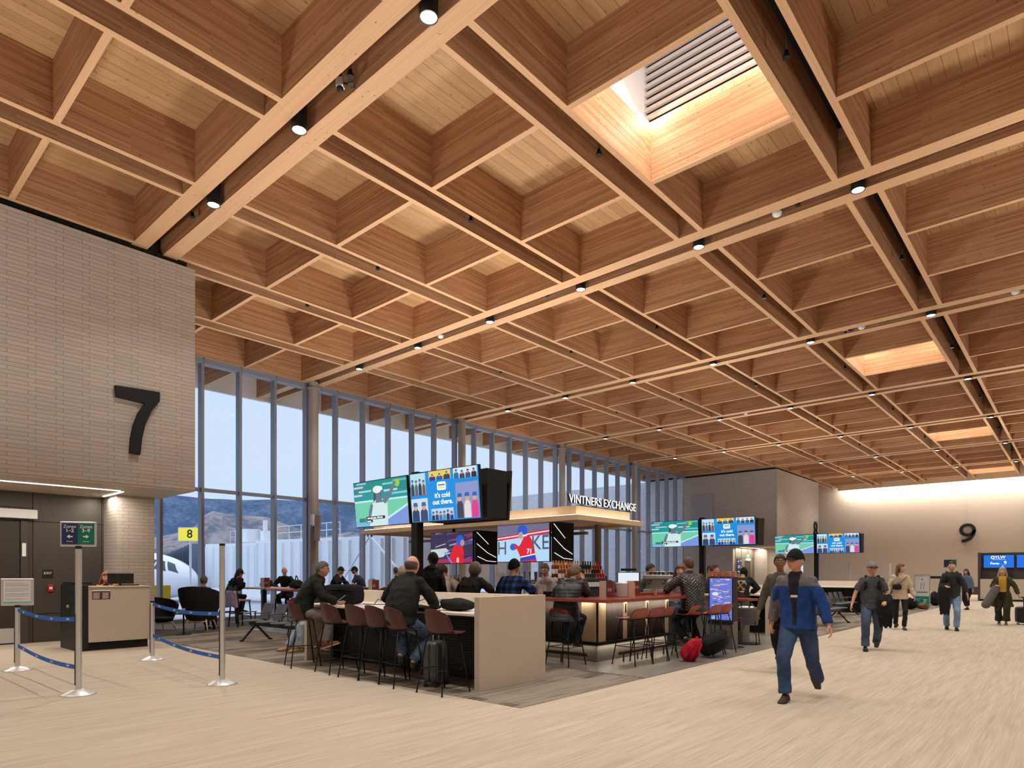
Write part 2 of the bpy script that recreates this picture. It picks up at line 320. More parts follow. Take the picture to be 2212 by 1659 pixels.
# ================================================================ THE SETTING
def struct(o): o['kind'] = 'structure'; return o
ZS, ZD = 8.10, 8.99                       # timber soffit, roof deck
PY = [4.97 + 7.1 * j for j in range(-1, 7)]
SX = [-2.84 + 2.885 * (i - 6) for i in range(1, 10)]
YEND = 54.25
struct(box('floor', -21, 9.6, -7, 56, -.2, 0, M['carpet']))
struct(box('floor', -20.4, -4.65, 5.37, 40.6, 0, .004, M['darkcarpet']))
struct(box('floor', -16.6, -4.64, 8.1, 15.3, .004, .008, M['tile']))

# deck with skylight openings
def deckmat():
    m, n, b = newmat('deck_boards'); L = n.links; v = vec_map(n, 'yxz', (1,1,1))
    br = n.nodes.new('ShaderNodeTexBrick'); br.offset = .4; br.inputs['Scale'].default_value = 1; br.inputs['Mortar Size'].default_value = .004; br.inputs['Brick Width'].default_value = 5; br.inputs['Row Height'].default_value = .19
    br.inputs['Color1'].default_value = (.46,.27,.125,1); br.inputs['Color2'].default_value = (.56,.345,.17,1); br.inputs['Mortar'].default_value = (.2,.09,.04,1); L.new(v.outputs[0], br.inputs['Vector'])
    g = vec_map(n, 'yxz', (1.5, 14, 14)); nz = n.nodes.new('ShaderNodeTexNoise'); nz.inputs['Scale'].default_value = 1; nz.inputs['Distortion'].default_value = 1.2; nz.inputs['Detail'].default_value = 4; L.new(g.outputs[0], nz.inputs['Vector'])
    mr = n.nodes.new('ShaderNodeMapRange'); mr.inputs['To Min'].default_value = .72; mr.inputs['To Max'].default_value = 1.2; L.new(nz.outputs['Fac'], mr.inputs['Value'])
    kv = vec_map(n, 'yxz', (4, 8, 8)); vo = n.nodes.new('ShaderNodeTexVoronoi'); vo.inputs['Scale'].default_value = 1; L.new(kv.outputs[0], vo.inputs['Vector'])
    kr = n.nodes.new('ShaderNodeMapRange'); kr.inputs['From Min'].default_value = .05; kr.inputs['From Max'].default_value = .13; kr.inputs['To Min'].default_value = .45; kr.inputs['To Max'].default_value = 1; L.new(vo.outputs['Distance'], kr.inputs['Value'])
    mm = n.nodes.new('ShaderNodeMath'); mm.operation = 'MULTIPLY'; L.new(mr.outputs[0], mm.inputs[0]); L.new(kr.outputs[0], mm.inputs[1])
    s = n.nodes.new('ShaderNodeVectorMath'); s.operation = 'SCALE'; L.new(br.outputs['Color'], s.inputs[0]); L.new(mm.outputs[0], s.inputs['Scale']); L.new(s.outputs[0], b.inputs['Base Color']); b.inputs['Roughness'].default_value = .65
    return m
M['deck'] = deckmat()
SKX0, SKX1 = SX[4] + .30, SX[5] - .30
holes = [(PY[j] + 2.40, PY[j] + 4.66) for j in (1, 3, 5, 7)]
dk = MB(); dk.box(-23.3, SKX0 - .02, -7, 55.2, ZD, ZD + .12); dk.box(SKX1 + .02, 9.6, -7, 55.2, ZD, ZD + .12)
y = -7
for a, b_ in holes: dk.box(SKX0 - .02, SKX1 + .02, y, a, ZD, ZD + .12); y = b_
dk.box(SKX0 - .02, SKX1 + .02, y, 55.2, ZD, ZD + .12)
ceiling = struct(dk.build('ceiling', M['deck']))
members = []   # (distance to the camera, kind, box, material)
cy = [0, 0]
def member(kind, x0, x1, y0, y1, m): members.append((sqrt(((x0+x1)/2)**2 + ((y0+y1)/2)**2), kind, (x0,x1,y0,y1,ZS,ZD), m))
for yc in PY:
    for s in (-1, 1):
        a, b_ = sorted((yc + s*.15, yc + s*.44)); member('primary_beam', -23.2, 9.5, a, b_, M['glu_x'])
ys = [(-6.9, PY[0] - .44)] + [(PY[j] + .44, PY[j+1] - .44) for j in range(len(PY) - 1)] + [(PY[-1] + .44, YEND)]
for (a, b_) in ys:
    for xc in SX:
        for s in (-1, 1):
            x0, x1 = sorted((xc + s*.20, xc + s*.30)); member('joist', x0, x1, a, b_, M['glu_y'])
    member('joist', -20.40, -20.02, a, b_, M['glu_y'])
xs = [(-20.02, SX[0] - .30)] + [(SX[i] + .30, SX[i+1] - .30) for i in range(len(SX) - 1)] + [(SX[-1] + .30, 9.5)]
for k, (a, b_) in enumerate(ys):
    base = PY[0] - 7.1 if k == 0 else PY[k - 1]
    for off in (2.31, 4.66):
        y0 = base + off
        if y0 < -6.8: continue
        for (x0, x1) in xs + [(-23.2, -20.40)]: member('cross_beam', x0, x1, y0, y0 + .095, M['glu_x'])
members.sort(key=lambda t: t[0])
cnt = {}; rest = {}
for d, kind, bx, m in members:
    cnt[kind] = cnt.get(kind, 0) + 1
    if cnt[kind] <= 95: box(kind, *bx, m, ceiling)
    else: rest.setdefault(kind, MB()).box(*bx)
for kind, mb in rest.items(): tag(mb.build(kind + 's_beyond', M['glu_y'] if kind == 'joist' else M['glu_x'], ceiling), kind='stuff')
gap = MB()
for xc in SX:
    for a, b_ in ys: gap.box(xc - .20, xc + .20, a, b_, 8.93, ZD)
for yc in PY: gap.box(-20, 9.5, yc - .15, yc + .15, 8.93, ZD)
gap.build('service_gap_lining', M['matte'], ceiling)
MB().box(-23.32, -23.2, -7, 55, 8.02, 9.2).build('fascia', M['whitep'], ceiling)
for j in range(4): pass

# skylights
lou_m = mat('louvre_blade', (196,190,188), .45)
for k, (a, b_) in enumerate(holes):
    x0, x1 = SKX0, SKX1; e_ = .16
    sk = struct(MB().build('skylight', M['whitep'])); 
    w = MB(); zt = 12.3
    w.box(x0-e_-.05, x0-e_, a-e_, b_+e_, ZD+.12, zt); w.box(x1+e_, x1+e_+.05, a-e_, b_+e_, ZD+.12, zt); w.box(x0-e_, x1+e_, a-e_-.05, a-e_, ZD+.12, zt); w.box(x0-e_, x1+e_, b_+e_, b_+e_+.05, ZD+.12, zt)
    w.build('shaft_lining', M['whitep'], sk)
    lv = MB(); nb = 22
    lv.box(x0-e_, x1+e_, b_+e_-.004, b_+e_+.0, ZD+.2, zt-.1)
    lv.build('louvre_backing', M['matte'], sk)
    lb = MB()
    for q in range(nb):
        z = ZD + .25 + q * .135; lb.loft([[(x, b_+e_-.10, z), (x, b_+e_-.07, z+.085), (x, b_+e_-.01, z+.09), (x, b_+e_-.04, z-.0)] for x in (x0-e_, x1+e_)])
    lb.build('louvre_blades', lou_m, sk)
    MB().box(x0-.3, x1+.3, a-.3, b_+.3, zt, zt+.03).build('roof_glass', M['glass'], sk)
    ld = MB(); ld.box(x0-.10, x0-.06, a, b_, ZD+.125, ZD+.15); ld.box(x1+.06, x1+.10, a, b_, ZD+.125, ZD+.15); ld.box(x0, x1, a-.10, a-.06, ZD+.125, ZD+.15); ld.box(x0, x1, b_+.06, b_+.10, ZD+.125, ZD+.15)
    ld.build('led_strip', M['led'], sk)
    xm, ym, zl = (x0+x1)/2, (a+b_)/2, ZD + .20
    wl = (1,.90,.76); en = 46
    add_light('skylight_cove', 'AREA', (x0+.01, ym, zl), en, wl, rot=(0, radians(-35), 0), size=.05, size_y=b_-a)
    add_light('skylight_cove', 'AREA', (x1-.01, ym, zl), en, wl, rot=(0, radians(35), 0), size=.05, size_y=b_-a)
    add_light('skylight_cove', 'AREA', (xm, b_-.01, zl), en, wl, rot=(radians(-35), 0, 0), size=x1-x0, size_y=.05)
    add_light('skylight_cove', 'AREA', (xm, a+.01, zl), en, wl, rot=(radians(35), 0, 0), size=x1-x0, size_y=.05)

# window wall, bay by bay
GX = -20.28; MS = 1.183; MY0 = 11.92
k0, k1 = -7, 24
for q, k in enumerate(range(k0, k1)):
    y0 = MY0 + MS * k; y1 = min(y0 + MS, 40.6)
    if y1 - y0 < .15: break
    w = struct(MB().box(GX - .012, GX + .012, y0 + .04, y1 - .04, .12, 4.03).box(GX - .012, GX + .012, y0 + .04, y1 - .04, 4.12, 7.93).build('window_%d' % (q + 1), M['glass']))
    box('mullion', -20.36, -20.10, y0 - .042, y0 + .042, 0, 8.08, M['mullion'], w)
    box('transom', -20.33, -20.16, y0 + .042, y1 - .042, 4.02, 4.12, M['mullion'], w)
    box('sill', -20.36, -20.06, y0 + .042, y1 - .042, 0, .12, M['mullion'], w)
    box('head', -20.36, -20.08, y0 + .042, y1 - .042, 7.93, 8.1, M['mullion'], w)
for yc in PY[1:6]:
    if yc > 6:
        c = MB(); c.lathe([(.165, 0), (.165, 7.86), (.21, 7.86), (.21, 7.9), (.155, 7.9), (.155, 8.1)], (-19.85, yc - .07, 0), 28)
        c = c.build('column', M['column'], smooth='auto'); tag(c, kind='structure')

# gate 7 block
def wall(name, *a): return struct(box(name, *a))
wall('wall_left', -20.3, -14.15, -7, 5.73, 3.27, 7.98, M['brick_yz'])
wall('trim_1', -20.3, -14.25, -7, 5.6, 7.98, 8.12, M['matte'])
wall('trim_2', -20.3, -14.16, -7, 5.72, 3.24, 3.27, M['soffit'])
wall('wall_gate', -17.3, -16.9, -7, 4.80, 0, 3.24, M['darkwall'])
wall('wall_pier', -20.0, -16.0, 4.80, 5.57, 0, 3.24, M['brick_yz'])
g = MB()
for yy in (3.46, 4.76, -.2): g.box(-16.905, -16.894, yy - .006, yy + .006, 0, 3.24)
for zz, ya, yb in ((2.62, 3.46, 4.80), (.62, 3.46, 4.80), (2.9, -7, 3.46)): g.box(-16.905, -16.894, ya, yb, zz - .006, zz + .006)
struct(g.build('trim_3', M['matte']))
# door of gate 7
d1 = struct(box('door_1', -16.895, -16.86, 1.0, 3.22, .02, 2.6, mat('door_paint', (58,52,49), .5, .2), bevel=.004))
g = MB().box(-16.9, -16.84, 3.24, 3.36, 0, 2.66).box(-16.9, -16.84, .9, .99, 0, 2.66); g.build('door_frame', M['darkwall'], d1)
box('kick_plate', -16.86, -16.852, 1.1, 3.2, .03, .34, M['steel'], d1)
MB().box(-16.86, -16.79, 1.2, 2.7, .99, 1.06).build('push_bar', M['steel'], d1, bevel=.01)
MB().tube([(-16.86, 3.16, .95), (-16.80, 3.16, .98), (-16.80, 3.16, 1.28), (-16.86, 3.16, 1.31)], .01).build('door_handle', M['steel'], d1, smooth=True)
struct(box('trim_4', -16.9, -16.68, .8, 3.50, 2.66, 2.85, M['whitep'], bevel=.006))
# far block (gate 8)
wall('wall_right', -38, -14.15, 40.6, 49, 3.22, 7.98, M['brick_xz'])
bm_side = wall('wall_side', -14.16, -14.10, 40.6, 49, 3.22, 7.98, M['brick_yz'])
wall('wall_back', -38, -16.9, 40.6, 49, 0, 3.22, M['brick_xz'])
wall('wall_outside', -38, -20.4, 40.55, 40.6, 0, 7.98, brick('brick_outside', 'xz', (.66,.67,.70), (.58,.59,.62), (.36,.36,.40), .42, .1))
wall('trim_5', -20.3, -14.25, 40.7, 48.9, 7.98, 8.12, M['matte'])
wall('trim_6', -16.9, -14.11, 40.62, 48.98, 3.19, 3.22, M['soffit'])
wall('wall_pier', -16.9, -16.0, 44.2, 48.9, 0, 3.19, M['brick_yz'])
wall('wall_metal', -16.9, -16.86, 40.95, 44.2, 0, 3.19, M['metalwall'])
g = MB()
for yy in (41.9, 43.0, 43.9): g.box(-16.862, -16.85, yy - .01, yy + .01, 0, 3.19)
g.box(-16.862, -16.85, 40.95, 44.2, 2.5, 2.52); struct(g.build('trim_7', M['matte']))
struct(box('door_2', -16.86, -16.84, 42.5, 43.4, 0, 2.3, M['darkwall']))
struct(box('trim_8', -18.25, -19.75, 40.56, 40.598, 5.0, 6.75, mat('smooth_patch', (160,155,158), .6)))
# far wall (gate 9)
wall('wall_far', -17, 9.6, 55, 55.3, 0, 9.0, M['plaster'])
g = MB()
for xx in (-6.0, -2.2): g.box(xx - .004, xx + .004, 54.994, 55.0, 0, 8.2)
struct(g.build('trim_9', M['soffit']))
struct(box('baseboard_far', -16, 9.5, 54.95, 55, 0, .55, M['darkwall']))
wall('trim_10', -14.2, 9.5, YEND, YEND + .06, 7.92, 8.99, M['oak'])
wall('wall_east', 9.5, 9.8, -7, 56, 0, 9, M['plaster'])
wall('wall_south', -21, 9.8, -7.3, -7, 0, 9, M['plaster'])
struct(box('trim_11', -14.1, 9.4, YEND + .2, YEND + .25, 8.30, 8.33, M['led']))
add_light('wall_washer', 'AREA', (-2.4, YEND + .30, 8.25), 1500, (1,.88,.72), rot=(radians(12), 0, 0), size=23, size_y=.12)
# light lines in the gate soffits
struct(box('trim_12', -15.15, -15.10, -6, 4.60, 3.225, 3.242, M['led'])); struct(box('trim_13', -16.5, -15.25, 4.66, 4.71, 3.225, 3.242, M['led']))
add_light('soffit_line', 'AREA', (-15.12, .4, 3.21), 150, (1,.90,.76), size=.05, size_y=8.4)
add_light('soffit_line', 'AREA', (-15.9, 4.68, 3.21), 22, (1,.90,.76), size=1.2, size_y=.05)
add_light('soffit_line', 'AREA', (-16.4, 43, 3.15), 110, (1,.90,.76), size=.3, size_y=4.5)
add_light('soffit_line', 'AREA', (-14.8, 46.5, 3.15), 70, (1,.90,.76), size=.1, size_y=4.5)
struct(box('trim_14', -16.6, -16.5, 41, 48.8, 3.175, 3.192, M['led']))

# ---------------------------------------------------------------- downlights
dl = thing('downlight', 'black cylinder downlight hanging between timber roof beams', 'ceiling light', (0,0,ZS - .08), 0, 'black cylinder downlights in the timber roof')
c = MB(); c.lathe([(.098, .0), (.113, 0), (.113, .88), (0.01, .88), (.01, .87), (.098, .87)], (0,0,0), 28, cap=False); c.build('housing', M['black'], dl, smooth='auto')
c = MB(); c.lathe([(.001, .012), (.098, .012), (.098, .03), (.001, .03)], (0,0,0), 28); c.build('lens', M['lens'], dl)
ldat = bpy.data.lights.new('downlight_beam', 'AREA'); ldat.shape = 'DISK'; ldat.size = .18; ldat.energy = 66; ldat.color = (1,.96,.88); ldat.spread = radians(120)
lt = bpy.data.objects.new('downlight_beam', ldat); COL.objects.link(lt); lt.parent = dl; lt.location = (0,0,.008)
lights = []; first = True
for j, yc in enumerate(PY):
    for xc in SX:
        if yc < 0 and xc < -14: continue
        if yc > 40 and xc < -14.2: continue
        o = dl if first else dup(dl, (0,0,0)); first = False
        o.location = (xc, yc, ZS - .08); o['label'] = 'black cylinder downlight between the timber roof beams'
# sprinklers, detectors and cameras in the gaps
def sprinkler():
    t = thing('sprinkler_head', 'small dark sprinkler head hanging in a timber beam gap', 'sprinkler', group='sprinkler heads in the beam gaps')
    c = MB(); c.tube([(0,0,.78), (0,0,.1)], .018); c.build('drop_pipe', M['black'], t, smooth=True)
    c = MB(); c.lathe([(.02,.1),(.035,.06),(.04,.03),(.05,.02),(.05,0),(.01,0)], (0,0,0), 14); c.build('head', M['blkmetal'], t, smooth='auto'); return t
sp = sprinkler(); firsts = True
spots = [(xc, yc + 3.55) for yc in PY[1:7] for xc in SX[1:7]] + [(SX[3] + 1.3, PY[1]), (SX[2] - .9, PY[1])] + [(SX[i] + 1.9, PY[j]) for i, j in ((6,2),(4,2),(2,2),(6,3),(4,3),(3,4))]
for (x, y) in spots:
    o = sp if firsts else dup(sp, (0,0,0)); firsts = False; o.location = (x, y, ZS + .04)
dt = thing('smoke_detector', 'white round smoke detector under a beam gap', 'smoke detector', group='white smoke detectors under the roof')
MB().lathe([(.001,0),(.05,.0),(.075,.02),(.085,.05),(.085,.07),(.001,.07)], (0,0,0), 20).build('cover', M['whitep'], dt, smooth='auto'); MB().lathe([(.06,.07),(.06,.3),(.001,.3)], (0,0,0), 12).build('stem', M['black'], dt)
fd = True
for (x, y) in [(SX[5] - 1.35, PY[2]), (SX[2] - 1.9, PY[2]), (SX[4] + 1.3, PY[3]), (SX[6] - 1.2, PY[3]), (SX[6] - 1.2, PY[4]), (SX[2] + 1.1, PY[4]), (SX[5] + 1.2, PY[5])]:
    o = dt if fd else dup(dt, (0,0,0)); fd = False; o.location = (x, y, ZS - .02)
def cctv(x, y, lab):
    t = thing('security_camera', lab, 'camera', (x, y, ZS + .02), .6)
    MB().tube([(0,0,.80),(0,0,.12)], .02).build('bracket', M['black'], t); MB().box(-.05,.05,-.05,.05,.0,.12).build('camera_body', M['steel'], t, bevel=.01); MB().lathe([(.001,-.06),(.035,-.05),(.045,-.02),(.045,0)], (0,0,0), 16).build('lens_dome', M['black'], t, smooth=True)
    MB().bar((.05,0,.05),(.16,0,.02),.02,.02).bar((.16,-.05,.02),(.16,.05,.02),.07,.01).build('side_bracket', M['black'], t)
cctv(-7.55, 4.97, 'security camera with clear cover in the beam gap nearest the viewer, beside a downlight')
cctv(SX[4] + .9, PY[3], 'small security camera in the beam gap above the second display post')
cctv(SX[6] + .1, PY[3] + 1.0, 'security camera on a bracket in the gap between two joists at the right')
# ================================================================ THINGS
def rbox(x0,x1,y0,y1,z0,z1,r=.02,n=3):
    """box with rounded vertical corners (lofted)"""
    m = MB(); pts = []
    for cx,cy,a0 in ((x1-r,y1-r,0),(x0+r,y1-r,pi/2),(x0+r,y0+r,pi),(x1-r,y0+r,1.5*pi)):
        for k in range(n+1): a = a0 + pi/2*k/n; pts.append((cx+r*cos(a), cy+r*sin(a)))
    m.loft([[(x,y,z0) for x,y in pts],[(x,y,z1) for x,y in pts]]); return m
# ---- numerals on the walls
def numeral(ch, size, Mx, lab):
    o = text(ch, size, M['matte'], None, Mx, 'wall_numeral', ext=.035, off=.028); tag(o, lab, 'sign'); return o
def numeral_strokes(paths, wd, Mx, lab, dep=.07):
    """a numeral cut from thick plate: each path is swept with a flat rectangular stroke"""
    m = MB()
    for P, closed in paths:
        n = len(P); rings = []
        for i in range(n):
            a = Vector(P[(i-1) % n] if closed or i > 0 else P[0]); b_ = Vector(P[(i+1) % n] if closed or i < n-1 else P[-1]); d = (b_-a).normalized(); nn = Vector((-d.y, d.x))*wd/2; c = Vector(P[i])
            rings.append([(c.x+nn.x, c.y+nn.y, 0), (c.x-nn.x, c.y-nn.y, 0), (c.x-nn.x, c.y-nn.y, dep), (c.x+nn.x, c.y+nn.y, dep)])
        if closed: rings.append(rings[0])
        m.loft(rings, not closed)
    m.xf(Mx); o = m.build('wall_numeral', M['matte']); tag(o, lab, 'sign'); return o
_7 = [onX(px, -14.15, py) for px, py in [(246,834),(342,849),(342,868),(324,890),(311,918),(304,948),(300,983),(278,979),(280,948),(286,918),(296,893),(311,873),(249,858)]]
_m = MB(); _m.loft([[(-14.149, q[1], q[2]) for q in _7], [(-14.06, q[1], q[2]) for q in _7]]); tag(_m.build('wall_numeral', M['matte']), 'large black number 7 on the brick wall of the near gate', 'sign')
arc = lambda cx, cy, rx, ry, a0, a1, n=28: [(cx+rx*cos(radians(a0+(a1-a0)*k/n)), cy+ry*sin(radians(a0+(a1-a0)*k/n))) for k in range(n+1)]
numeral_strokes([(arc(-.02,.22,.38,.36,0,352,36), True), (arc(-.24,.22,.60,.76,0,-55,14)+[(-.02,-.46),(-.18,-.54),(-.36,-.55)], False)], .20, face_mY(-5.95, 54.99, 4.32), 'large black number 9 on the pale far wall')
numeral_strokes([(arc(0,.31,.28,.27,0,350,30), True), (arc(0,-.28,.36,.32,0,350,30), True)], .17, face_pX(-14.09, 48.2, 4.5), 'large dark number 8 on the side of the far brick block')

# ---- gate wall fittings
t = thing('exit_sign', 'small black EXIT plate with white letters on the dark gate wall', 'sign'); box('plate', -16.895, -16.885, 3.63, 3.82, 1.40, 1.58, M['black'], t, .003)
text('EXIT', .072, M['txtw'], t, face_pX(-16.882, 3.725, 1.50))
t = thing('fire_alarm', 'small red and white fire alarm pull below the EXIT plate', 'alarm'); box('case', -16.895, -16.86, 3.73, 3.82, 1.10, 1.25, mat('alarm_red', (190,30,35), .4), t, .006); box('label_panel', -16.862, -16.857, 3.745, 3.805, 1.15, 1.20, M['whitep'], t)
t = thing('notice_strip', 'narrow white notice on the dark frame beside the near gate door', 'notice'); box('paper', -16.842, -16.838, 3.26, 3.33, 1.86, 2.14, M['whitep'], t)

# ---- podium with agent behind
t = thing('gate_podium', 'beige gate podium with black plinth beside the stanchions of gate 7', 'counter')
MB().box(-14.85, -14.28, 3.80, 4.88, .16, 1.22).build('body', M['stone'], t, bevel=.004)
MB().box(-15.45, -14.30, 3.62, 3.80, .0, 1.27).build('side_panel', M['black'], t, bevel=.004)
MB().box(-14.85, -14.33, 3.80, 4.86, 0, .16).build('plinth', M['matte'], t)
MB().box(-14.87, -14.26, 3.80, 4.90, 1.22, 1.245).build('counter_top', M['stone'], t, bevel=.003)
MB().box(-15.3, -14.6, 3.62, 3.95, 1.27, 1.33).build('raised_ledge', M['black'], t)
MB().lathe([(.03,0),(.03,.03)], (-14.8,3.6,.85), 12, ax='y').build('lock', M['steel'], t)
st = thing('notice_plate', 'maroon printed notice with fine white lines on the podium front', 'notice')
pl = MB().box(-14.279,-14.276, 3.86, 4.17, .99, 1.17).build('plate', mat('notice_maroon', (84,40,36), .5), st)
n_ = MB()
for c_ in range(2):
    for q in range(9): n_.box(-14.276,-14.2745, 3.875+c_*.155, 3.875+c_*.155+.10+.03*((q*7)%3)/3, 1.005+q*.014, 1.010+q*.014)
n_.box(-14.276,-14.274, 3.86, 4.17, 1.15, 1.172); n_.build('print', M['txtw'], pl)
def monitor(x, y, z, rz, lab, w=.5):
    t = thing('computer_monitor', lab, 'monitor', (x,y,z), rz)
    MB().box(-w/2,w/2,-.015,.015,.06,.36).build('display_back', M['black'], t, bevel=.005); MB().box(-.02,.02,.015,.04,0,.2).build('stand', M['black'], t); MB().lathe([(.1,0),(.1,.012),(.02,.02)],(0,.04,0),18).build('foot', M['black'], t, smooth='auto'); return t
monitor(-14.6, 4.45, 1.245, pi/2+.15, 'black monitor on the podium of gate 7').scale = (1,1,.70)
t = thing('keyboard', 'black keyboard on the gate 7 podium top', 'keyboard', (-14.68,4.62,1.245), pi/2); MB().box(-.18,.18,-.06,.06,0,.02).build('case', M['black'], t, bevel=.004); MB().box(-.17,.17,-.05,.05,.02,.025).build('keys', M['blkmetal'], t)

# ---- belt stanchions
def stanchion(x, y, h, lab):
    t = thing('belt_stanchion', lab, 'stanchion', (x,y,0), 0, 'brushed steel queue stanchions by gate 7')
    m = MB(); m.lathe([(.19,0),(.19,.008),(.185,.014),(.07,.065),(.045,.07),(.001,.07)], (0,0,0), 40); m.build('base', M['steel'], t, smooth='auto')
    m = MB(); m.lathe([(.036,.06),(.036,h-.02),(.001,h-.02)], (0,0,0), 24); m.build('post', M['steel'], t, smooth='auto')
    m = MB(); m.lathe([(.0365,h-.03),(.037,h),(.001,h)], (0,0,0), 24); m.build('cap', M['black'], t, smooth='auto')
    m = MB(); m.box(-.008,.008,-.042,-.03,.12,min(h-.05,1.0)); m.build('slot', M['black'], t); return t
S = [(-12.28,2.32,1.0),(-9.27,2.36,1.83),(-12.04,4.16,1.02),(-8.68,3.87,1.90)]
labs = ['short steel stanchion with white notice holder in front of the gate door','tall steel stanchion carrying the blue and green zones sign','short steel stanchion beside the beige podium','tall steel stanchion in front of the black armchair']
for (x,y,h),l in zip(S, labs): stanchion(x,y,h,l)
def belt(p, q, z0, z1, lab):
    p = Vector((p[0],p[1],0)); q = Vector((q[0],q[1],0)); n = 14; d = (q-p).normalized(); p = p + d*.04; q = q - d*.04; w = .028; nn = d.cross(Vector((0,0,1)))*.0015
    rings = []
    for k in range(n+1):
        t_ = k/n; c = p.lerp(q,t_); z = z0+(z1-z0)*t_ - .05*sin(pi*t_)
        rings.append([c+nn+Vector((0,0,z-w)), c+nn+Vector((0,0,z+w)), c-nn+Vector((0,0,z+w)), c-nn+Vector((0,0,z-w))])
    t = thing('belt', lab, 'belt', group='blue retractable belts between stanchions'); MB().loft(rings).build('webbing', M['belt'], t)
    L = (q-p).length; a = atan2(d.y,d.x)
    for k in range(4):
        t_ = (k+.5)/4; c = p.lerp(q,t_); z = z0+(z1-z0)*t_ - .05*sin(pi*t_)
        Mx = Matrix.Translation(c - d.cross(Vector((0,0,1)))*-.004 + Vector((0,0,z))) @ Matrix.Rotation(a,4,'Z') @ Matrix.Rotation(pi/2,4,'X')
        text('YLW', .032, M['txtw'], t, Mx, 'printed_mark'); 
        rg = MB(); rg.lathe([(.012,0),(.012,.002),(.017,.002),(.017,0),(.012,0)], (0,0,0), 14, cap=False); rg.xf(Mx @ Matrix.Translation((-.055,0,0))); rg.build('ring_mark', M['txtw'], t)
belt(S[0], S[1], .93, .93, 'upper blue belt from the notice stanchion to the zones sign post'); belt(S[0], S[1], .38, .33, 'lower blue belt from the notice stanchion to the zones sign post')
belt(S[2], S[3], .96, .95, 'upper blue belt in front of the black armchair'); belt(S[2], S[3], .42, .36, 'lower blue belt in front of the black armchair')
belt((-14.3,4.92), S[2], .93, .96, 'short upper blue belt between the podium and its stanchion'); belt((-14.3,4.92), S[2], .45, .42, 'short lower blue belt between the podium and its stanchion')
# sign holders
A1 = atan2(-9.27, -2.36)   # faces the camera side
def face_dir(x, y, z, rz): return Matrix.Translation((x,y,z)) @ Matrix.Rotation(rz,4,'Z') @ Matrix.Rotation(pi/2,4,'X')
zr = 0.95
t = thing('zones_sign', 'framed sign with blue Zones 1-2 and green Zones 3-9 on the tall stanchion', 'sign', (-9.27,2.36,1.83), zr)
MB().box(-.20,.20,-.014,.014,0,.31).build('frame', M['steel'], t, bevel=.01)
MB().box(-.178,0,-.018,-.012,.025,.285).build('blue_panel', mat('sign_navy', (32,52,100), .4), t); MB().box(0,.178,-.018,-.012,.025,.285).build('green_panel', mat('sign_green', (8,118,98), .4), t); MB().box(-.02,.02,-.01,.01,-.04,0).build('socket', M['black'], t)
for s,a,b_,c_,ar in ((-1,'Zones','1–2','Priority',-1),(1,'Zones','3–9','General',1)):
    F0 = lambda z: Matrix.Translation((s*.089,-.020,z)) @ Matrix.Rotation(pi/2,4,'X')
    text(a,.055,M['txtw'],t,F0(.245)); text(b_,.062,M['txtw'],t,F0(.195),off=.001); text(c_,.022,M['txtw'],t,F0(.062))
    m = MB(); x = s*.089; z=.122; pts = [(-.032,-.007),(.0,-.007),(.0,-.024),(.034,0),(.0,.024),(.0,.007),(-.032,.007)]
    pp = [(x+ar*u,-.0205,z+v) for u,v in pts]; qq = [(a_,-.019,c__) for a_,_,c__ in pp]
    m.loft([pp,qq]); m.build('arrow', M['txtw'], t)
t = thing('notice_holder', 'white framed notice in a holder on the short stanchion by the gate door', 'sign', (-12.28,2.32,1.0), 1.15)
MB().box(-.21,.21,-.012,.012,0,.42).build('frame', M['steel'], t, bevel=.015); MB().box(-.17,.17,-.016,-.01,.04,.38).build('paper', M['whitep'], t)
m = MB()
for q in range(17):
    if q in (2,7,12): continue
    m.box(-.15,.15-(.06 if q%4==0 else .0),-.0175,-.016,.09+q*.016,.094+q*.016,(.35,.35,.35))
m.box(-.17,.17,-.0175,-.016,.045,.06,(.05,.5,.42)); m.build('print', M['plastic'], t); MB().box(-.015,.015,-.01,.01,-.03,0).build('socket', M['black'], t)

